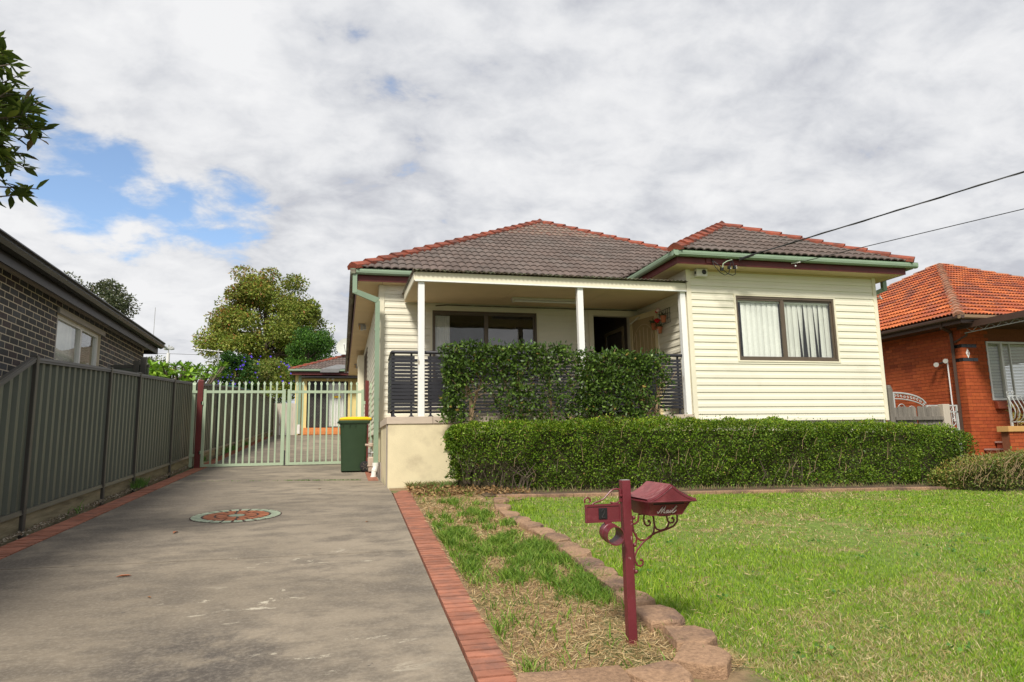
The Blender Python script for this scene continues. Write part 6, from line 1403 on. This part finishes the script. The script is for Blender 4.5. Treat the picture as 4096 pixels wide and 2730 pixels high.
part('pole', MB().tube([(-5.15, 22.5, 1), (-5.15, 22.5, 3.95)], .022, 6), 'black', lp); part('shaft', MB().tube([(-5.15, 22.5, 3.86), (-5.15, 22.5, 4.21)], .048, 8), 'whitealu', lp)
for a in range(5): part('lamp', MB().tube([(-5.15+.05*math.cos(a*1.26), 22.5+.05*math.sin(a*1.26), 4.33+.03*(a % 2)), (-5.15+.15*math.cos(a*1.26), 22.5+.15*math.sin(a*1.26), 4.36+.05*(a % 2))], [.03, .045], 7), 'iron', lp)
part('arm', MB().tube([(-5.15, 22.5, 4.21), (-5.15, 22.5, 4.46)], .02, 6), 'iron', lp)
ta = thing('television_aerial', 'thin grey television aerial beside the turning tree', 'aerial', (-6.1, 38, 3))
part('mast', MB().tube([(-6.3, 38, 2), (-6.3, 38, 6.55)], .03, 5), 'steel', ta); part('boom', MB().tube([(-7.6, 38, 6.55), (-6.1, 38, 6.42)], .03, 5), 'steel', ta)
for k in range(9): part('element', MB().tube([(-7.5+.16*k, 37.8, 6.54-.014*k), (-7.5+.16*k, 38.2, 6.54-.014*k)], .012, 4), 'steel', ta)
for k, (z0_, z1_) in enumerate(((11.3, 11.0), (10.2, 9.9), (9.8, 9.5), (6.9, 6.7), (5.9, 5.7))):
    solo('power_line', MB().tube(sag((-30, 72, z0_), (40, 74, z1_), 20, .5), .022, 4), 'cable', ('far power line, topmost of the five behind the trees', 'far power line, second from the top behind the trees', 'far power line, third from the top behind the trees', 'far power line, fourth from the top behind the trees', 'far power line, lowest of the five behind the trees')[k], 'power line', group='far power lines')
solo('shade_roof', MB().hexa([(-3.9, 24.6, 3.05), (-3.5, 24.6, 3.05), (-3.5, 28.5, 3.2), (-3.9, 28.5, 3.2)], [(-5.2, 24.6, 3.42), (-3.5, 24.6, 3.42), (-3.5, 28.5, 3.62), (-5.2, 28.5, 3.62)]), 'teal', 'teal shade cloth roof just showing over the steel fence', 'shade cloth')
# near leafy branch coming in from the left
nt_ = thing('leafy_tree', 'near leafy tree branch reaching in at the upper left of the drive', 'tree', (-3.75, 5.2, gz(-3.7, 5.2)))
rf = random.Random(15); fm = MB(); tips = []
fm.tube([(-3.75, 5.2, .1), (-3.72, 5.2, 1.6), (-3.6, 5.25, 2.8), (-3.5, 5.3, 3.6)], [.11, .09, .07, .05], 8)
def crown_ok(x, y, z):
    return True
cs = []
while len(cs) < 190:
    z = rf.uniform(3.13, 4.28); u = 0
    edge_x = np.interp(z, [3.1, 3.18, 3.36, 3.65, 3.88, 4.08, 4.28], [-2.40, -2.28, -2.30, -2.17, -2.20, -2.34, -2.55])
    x = edge_x-.05-rf.random()**1.3*1.25; y_ = 5.5+rf.uniform(-.45, .45); cs.append((x, y_, z))
for p in cs:
    p = Vector(p); s = Vector((-3.5+rf.uniform(-.1, .2), 5.3, rf.uniform(2.7, 3.7))); m1 = s.lerp(p, .55)+Vector((rf.uniform(-.08, .08), rf.uniform(-.08, .08), rf.uniform(-.02, .12)))
    fm.tube([s, m1, p], [.018, .009, .004], 5, False); tips.append((p, (p-m1).normalized()))
part('trunk', fm, 'bark', nt_, smooth=True)
lm2 = []
for m_ in ((.075, .115, .02), (.11, .16, .026), (.05, .08, .016), (.24, .29, .05), (.15, .10, .04)):
    mb = MB()
    for t, w in ((0, .015), (.18, .10), (.45, .17), (.75, .11), (1, .003)): mb.v += [(t, -w, .05*(w/.17)-.06*t*t), (t, 0, -.06*t*t), (t, w, .05*(w/.17)-.06*t*t)]
    mb.f = [(3*r+c, 3*r+c+1, 3*r+c+4, 3*r+c+3) for r in range(4) for c in (0, 1)]
    me = mesh_of('leaf', mb, 'leaf', smooth=True); at = me.color_attributes.new('col', 'FLOAT_COLOR', 'POINT'); at.data.foreach_set('color', list((*m_, 1))*len(me.vertices)); lm2.append(me)
lv = []
for p, d in tips:
    for j in range(rf.randint(9, 14)):
        dd = (d*.5+Vector((rf.uniform(-1, 1), rf.uniform(-1, 1), rf.uniform(-.75, .75)))).normalized(); lv.append((p-d*rf.uniform(0, .2), dd, rf.uniform(.09, .155)))
lv.sort(key=lambda q: -q[0].x)
RP, RD, RL = [], [], []
for i, (p, d, L) in enumerate(lv):
    if i < 295: inst('leaf', lm2[rf.choices(range(5), [4, 4, 3, 2.2, .5])[0]], nt_, leaf_m(p, d, L, rf.uniform(-.8, .8)))
    else: RP.append(p); RD.append(d); RL.append(L)
heap('leaves', [([leaf_m(p, d, L, rf.uniform(-.8, .8)) @ v.co for v in lm2[0].vertices], [tuple(q.vertices) for q in lm2[0].polygons]) for p, d, L in zip(RP, RD, RL)], 'gloss', [(.075, .115, .02), (.11, .16, .026), (.05, .08, .016), (.20, .25, .045)], nt_)
# ------------------------------------------------------------------ hedges
def hedge_box(t, x0, x1, y0, y1, zb, zt, n, leaf, cols, w, bulge, holes=(), loose=.1, top_w=.35, end_round=.25, dens=None):
    """leaf cards in the outer shell of a clipped box; zb, zt, y0 are functions of x"""
    L = x1-x0; out = []
    f = rng.uniform(0, 1, n); x = rng.uniform(x0, x1, n); H_ = zt(x)-zb(x); D_ = y1-y0(x)
    face_ = rng.choice(4, n, p=[.56, top_w*.8, .10, 1-.56-top_w*.8-.10]) if top_w < .5 else rng.choice(4, n, p=[.5, .3, .1, .1])
    dpt = rng.uniform(0, 1, n)**1.8*.20
    lump = lambda a, b: bulge*(fbm(a*2.6, b*3.1, 1.6, 5)+.5*fbm(a*6.0, b*6.0, 1.3, 8))
    v = rng.uniform(0, 1, n); zf = zb(x)+v*H_
    yf = y0(x)-lump(x, zf)+dpt+ .05*np.clip(v-.8, 0, 1)*4*.2
    yt = y0(x)+v*D_; zt_ = zt(x)+.6*lump(x, yt+3)-dpt
    P = np.where((face_ == 0)[:, None], np.stack([x, yf, zf], 1), np.stack([x, yt, zt_], 1))
    Nn = np.where((face_ == 0)[:, None], [[0, -1., .15]], [[0, -.1, 1.]])
    xe = np.where(rng.uniform(0, 1, n) < .5, x0, x1); ye = y0(xe)+rng.uniform(0, 1, n)*(y1-y0(xe)); ze = zb(xe)+v*(zt(xe)-zb(xe)); sgn = np.where(xe == x0, -1., 1.)
    e = face_ == 2; P[e] = np.stack([xe+sgn*lump(ye+1, ze)-sgn*dpt, ye, ze], 1)[e]; Nn = np.array(Nn); Nn[e] = np.stack([sgn, 0*sgn, 0*sgn], 1)[e]
    b = face_ == 3; P[b] = np.stack([x, y1+0*x-dpt, zf], 1)[b]; Nn[b] = [0, 1, .2]
    # rounded shoulders
    k = np.clip((P[:, 2]-(zt(P[:, 0])-end_round*.5))/(end_round*.5), 0, 1)
    P[:, 0] = np.where(P[:, 0] < x0+.3, P[:, 0]+k*k*end_round*.35, P[:, 0]); P[:, 0] = np.where(P[:, 0] > x1-.3, P[:, 0]-k*k*end_round*.5, P[:, 0])
    ok = np.ones(n, bool)
    for hx, hz, rx, rz, pr__ in holes: ok &= ~((((P[:, 0]-hx)/rx)**2+((P[:, 2]-hz)/rz)**2 < rng.uniform(.3, 1.3, n))&(rng.uniform(0, 1, n) < pr__))
    if dens is not None: ok &= rng.uniform(0, 1, n) < dens(P)
    P, Nn = P[ok], Nn[ok]; m = len(P)
    cc = mixcol(m, cols, w)*(1+.30*fbm(P[:, 0]*3, P[:, 2]*3+P[:, 1], 2.0, 12))[:, None]
    tip = face_[ok] == 1; cc[tip] *= np.array([1.35, 1.22, 1.0]); stray = rng.uniform(0, 1, m) < .03; P[stray] += Nn[stray]*rng.uniform(0, loose, (int(stray.sum()), 1))  # top-face leaves tinted brighter and yellower, a highlight painted into the colour
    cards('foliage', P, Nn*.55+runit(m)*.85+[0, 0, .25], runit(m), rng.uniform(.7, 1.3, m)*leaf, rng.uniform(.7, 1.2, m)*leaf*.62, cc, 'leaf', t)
def sticks(t, n, x0, x1, y, zb, zt, m='twig', r=.0026, name='twigs', lean=.42, yj=.03):
    mb = MB(); q = random.Random(n)
    for i in range(n):
        x = q.uniform(x0, x1); a = zb(x)+(zt(x)-zb(x))*q.uniform(.05, .75); L = q.uniform(.06, .30); b = min(a+L, zt(x)+.05); yy = y(x)+q.uniform(-yj, yj)
        mb.tube([(x, yy, a), (x+lean*q.uniform(-.3, 1)*L*.5, yy-.015, (a+b)/2), (x+lean*q.uniform(-.3, 1.4)*L, yy-.01, b)], [r*1.3, r, r*.6], 4, False)
    part(name, mb, m, t, kind='stuff')
hg = thing('clipped_hedge', 'long low clipped green hedge along the lawn in front of the house', 'hedge', (6, 10.1, gz(6, 10.1)))
hy0 = lambda x: np.interp(x, [1.5, 1.9, 2.4, 10.7], [10.25, 9.95, 9.74, 9.82]); hzt = lambda x: np.interp(x, [1.5, 3, 7, 9.7, 10.5, 10.8], [1.50, 1.545, 1.50, 1.42, 1.34, 1.20]); hzb = lambda x: hgt(x, 10)+.04+np.interp(x, [1.5, 2.2, 2.6], [.14, .08, 0])
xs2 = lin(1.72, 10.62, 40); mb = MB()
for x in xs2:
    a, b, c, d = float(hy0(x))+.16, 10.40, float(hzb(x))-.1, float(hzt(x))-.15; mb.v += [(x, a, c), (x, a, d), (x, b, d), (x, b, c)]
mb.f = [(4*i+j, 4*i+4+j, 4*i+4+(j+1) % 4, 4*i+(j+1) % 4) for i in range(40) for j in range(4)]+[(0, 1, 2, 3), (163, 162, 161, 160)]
part('shade_core', mb, 'hedgeshade', hg)  # solid core, coloured dark to paint the shade between the leaves
hedge_box(hg, 1.58, 10.72, 10.52, 10.52, hzb, hzt, 10, .03, [(.05, .12, .012)], None, .02) if False else None
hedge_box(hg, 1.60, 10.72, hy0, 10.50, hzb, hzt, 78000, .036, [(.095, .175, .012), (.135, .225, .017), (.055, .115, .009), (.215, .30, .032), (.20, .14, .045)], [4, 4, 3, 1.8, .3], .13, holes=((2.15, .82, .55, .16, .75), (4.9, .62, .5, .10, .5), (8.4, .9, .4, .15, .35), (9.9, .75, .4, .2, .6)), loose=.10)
sticks(hg, 55, 1.7, 10.6, lambda x: float(hy0(x))-.03, lambda x: float(hzb(x)), lambda x: float(hzt(x)))
mb = MB(); q = random.Random(3)
for i in range(60):
    x = q.choice([q.uniform(1.75, 2.7), q.uniform(1.75, 10.5)]); z = float(hzb(x))-.05; mb.tube([(x, float(hy0(x))+.10, z), (x+q.uniform(-.1, .1), float(hy0(x))+.04, z+.2), (x+q.uniform(-.22, .22), float(hy0(x))+.0, z+q.uniform(.3, .5))], [.009, .006, .003], 4, False)
part('stems', mb, 'bark', hg, kind='stuff')
n = 1100; x = rng.uniform(1.7, 10.3, n); y = hy0(x)-.1+rng.normal(size=n)*.06
blades('hedge_foot_grass', np.stack([x, y, hgt(x, y)], 1), rng.uniform(.03, .12, n)*(1+(rng.uniform(0, 1, n) < .05)), rng.uniform(.005, .010, n), rng.uniform(.2, .9, n), mixcol(n, [(.14, .25, .045), (.25, .24, .10), (.34, .26, .13)]), 'grass')
# taller shrubs in front of the railing
GL = [(.062, .115, .018), (.09, .155, .024), (.038, .072, .013), (.14, .22, .035), (.28, .19, .045)]
for k, (x0, x1, zt0, n, lab) in enumerate(((1.50, 3.62, 2.77, 11500, 'widest glossy dark green trimmed shrub, at the left end before the porch railing'), (3.66, 4.62, 2.69, 4500, 'narrow glossy dark green trimmed shrub before the middle porch post'), (4.60, 5.34, 2.66, 4600, 'glossy dark green trimmed shrub at the right end before the railing'))):
    sh = thing('trimmed_shrub', lab, 'shrub', ((x0+x1)/2, 10.6, gz(2, 10.6)), 'trimmed shrubs before the porch railing')
    q = random.Random(50+k); mb = MB(); 
    for i in range(6 if k == 0 else 4):
        xb = q.uniform(x0+.25, x1-.2); pts_ = [(xb, 10.6, .5), (xb+q.uniform(-.04, .04), 10.6, 1.55), (xb+q.uniform(-.12, .12), 10.6, 1.95), (xb+q.uniform(-.22, .22), 10.55, 2.35), (xb+q.uniform(-.3, .3), 10.52, zt0-.08)]
        mb.tube(pts_, [.028, .024, .017, .011, .005], 6)
        for j in range(5):
            s = Vector(pts_[1]).lerp(Vector(pts_[3]), q.random()); e = s+Vector((q.uniform(-.4, .4), q.uniform(-.22, .05), q.uniform(.1, .5))); mb.tube([s, s.lerp(e, .5)+Vector((0, -.02, -.02)), e], [.009, .006, .003], 4, False)
    part('stems', mb, 'twig', sh, smooth=True, kind='stuff')
    c = []; m = n
    x = rng.uniform(x0, x1, m); z = rng.uniform(1.56, zt0, m); y = 10.33+rng.beta(1.3, 2.0, m)*.38
    y -= .05*fbm(x*3, z*3, 1.4, 31); x += .05*fbm(z*4, y*2, 2.0, 32)*np.where((x < x0+.3)|(x > x1-.3), 1, 0); z += np.where(z > zt0-.25, .05*fbm(x*4, y*4, 2.0, 33), 0)
    d1 = fbm(x*2.2+k, z*2.8, 1.5, 60+k); d2 = (z-1.56)/(zt0-1.56)
    dens = np.clip(.62+.9*d1+.5*np.maximum(0, d2-.5)-np.clip(.34-d2, 0, 1)*1.3*np.where((x > x0+.35)&(x < x1-.05), 1, .15), .04, 1)
    if k == 0: dens = np.where(x < 1.85, np.maximum(dens, .9), dens); dens *= np.where((x > 2.0)&(z < 2.3)&(x < 3.6), .72, 1)
    ok = rng.uniform(0, 1, m) < dens; P = np.stack([x, y, z], 1)[ok]; m = len(P)
    cards('foliage', P, runit(m)*.8+[0, -.45, .15], runit(m), rng.uniform(.75, 1.3, m)*.068, rng.uniform(.8, 1.2, m)*.036, mixcol(m, GL, [4, 4, 3, 1.5, .18]), 'gloss', sh)
    e = 70 if k == 0 else 30
    cards('tip_leaves', np.stack([rng.uniform(x0+.08, x1-.08, e), rng.uniform(10.35, 10.65, e), zt0+rng.uniform(-.03, .06, e)], 1), runit(e)*.5+[0, -.1, .9], runit(e), .07, .03, mixcol(e, [(.075, .15, .03), (.05, .10, .022)]), 'leaf', sh)
# low dry hedge at the right edge
dh = thing('dry_hedge', 'low straggly half dead hedge at the right end of the lawn', 'hedge', (10.8, 9.1, gz(10.8, 9.1)))
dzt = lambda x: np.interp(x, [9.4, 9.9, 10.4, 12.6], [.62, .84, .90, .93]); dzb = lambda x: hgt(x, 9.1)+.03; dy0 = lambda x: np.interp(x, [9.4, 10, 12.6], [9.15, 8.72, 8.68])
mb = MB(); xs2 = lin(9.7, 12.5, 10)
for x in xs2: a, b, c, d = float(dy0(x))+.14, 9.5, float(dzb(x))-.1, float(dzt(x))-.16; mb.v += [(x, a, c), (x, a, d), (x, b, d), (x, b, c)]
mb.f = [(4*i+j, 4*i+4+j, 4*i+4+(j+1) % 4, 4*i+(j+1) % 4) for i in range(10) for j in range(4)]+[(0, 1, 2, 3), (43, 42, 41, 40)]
part('shade_core', mb, 'hedgeshade', dh)  # same dark core, shade in the gaps put into its colour
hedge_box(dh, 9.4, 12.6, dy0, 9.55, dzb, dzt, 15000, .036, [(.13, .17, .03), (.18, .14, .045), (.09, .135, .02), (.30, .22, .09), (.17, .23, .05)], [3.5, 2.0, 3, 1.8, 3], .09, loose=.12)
sticks(dh, 170, 9.5, 12.5, lambda x: float(dy0(x))-.03, lambda x: float(dzb(x)), lambda x: float(dzt(x))+.04, lean=.9, yj=.06)
n = 700; x = rng.uniform(9.6, 12.5, n); y = rng.uniform(8.75, 9.3, n); blades('dry_hedge_grass', np.stack([x, y, dzt(x)-.12], 1), rng.uniform(.08, .24, n), rng.uniform(.006, .012, n), rng.uniform(.2, 1.0, n), mixcol(n, [(.42, .33, .15), (.22, .26, .07), (.36, .26, .12)]), 'grass')
# strappy plant against the porch wall
sp2 = thing('strappy_plant', 'strappy leaved plant against the yellow porch wall left of the hedge', 'plant', (1.78, 10.45, gz(1.78, 10.45)))
q = random.Random(8)
for i in range(26):
    a = q.uniform(0, 6.28); L = q.uniform(.22, .55); d = Vector((math.cos(a), math.sin(a)*.6-.25, 0)); b = Vector((1.80+q.uniform(-.06, .06), 10.42+q.uniform(-.05, .05), gz(1.8, 10.4))); w = .014; V = []
    sdv = d.cross(Vector((0, 0, 1))).normalized()*w
    for k in range(6):
        t = k/5; p = b+d*L*t*(.5+.5*t)+Vector((0, 0, L*(1.25*t-.85*t*t*(.6+.6*(i % 3))))); s_ = sdv*(1-t*.85); V += [p-s_, p+s_]
    part('blade', MB().add(V, [(2*k, 2*k+1, 2*k+3, 2*k+2) for k in range(5)]), 'strap', sp2)
n = 900; x = rng.uniform(1.0, 1.75, n); y = rng.uniform(10.35, 10.74, n)
blades('porch_weeds', np.stack([x, y, hgt(x, y)], 1), rng.uniform(.03, .13, n), rng.uniform(.010, .022, n), rng.uniform(.3, 1.2, n), mixcol(n, [(.12, .22, .045), (.20, .22, .07), (.26, .15, .07)]), 'grass')
n = 60; P = []
for k in range(26):
    u = rng.uniform(0, 1); yy = 2.8+rng.uniform(0, 1)*3.5; xx = 2.1+rng.uniform(0, 1)*(yy*1.0-1.3)
    P.append((xx, yy, gz(xx, yy)+.02))
P = np.repeat(np.array(P), 7, 0)+rng.normal(size=(26*7, 3))*[.03, .03, .003]
cards('clover', P, np.concatenate([rng.normal(size=(182, 2)), rng.uniform(.1, .5, (182, 1))], 1), runit(182)*.3+[0, 0, .0], .026, .022, mixcol(182, [(.09, .20, .04), (.13, .26, .05)]), 'leaf', kind='stuff')
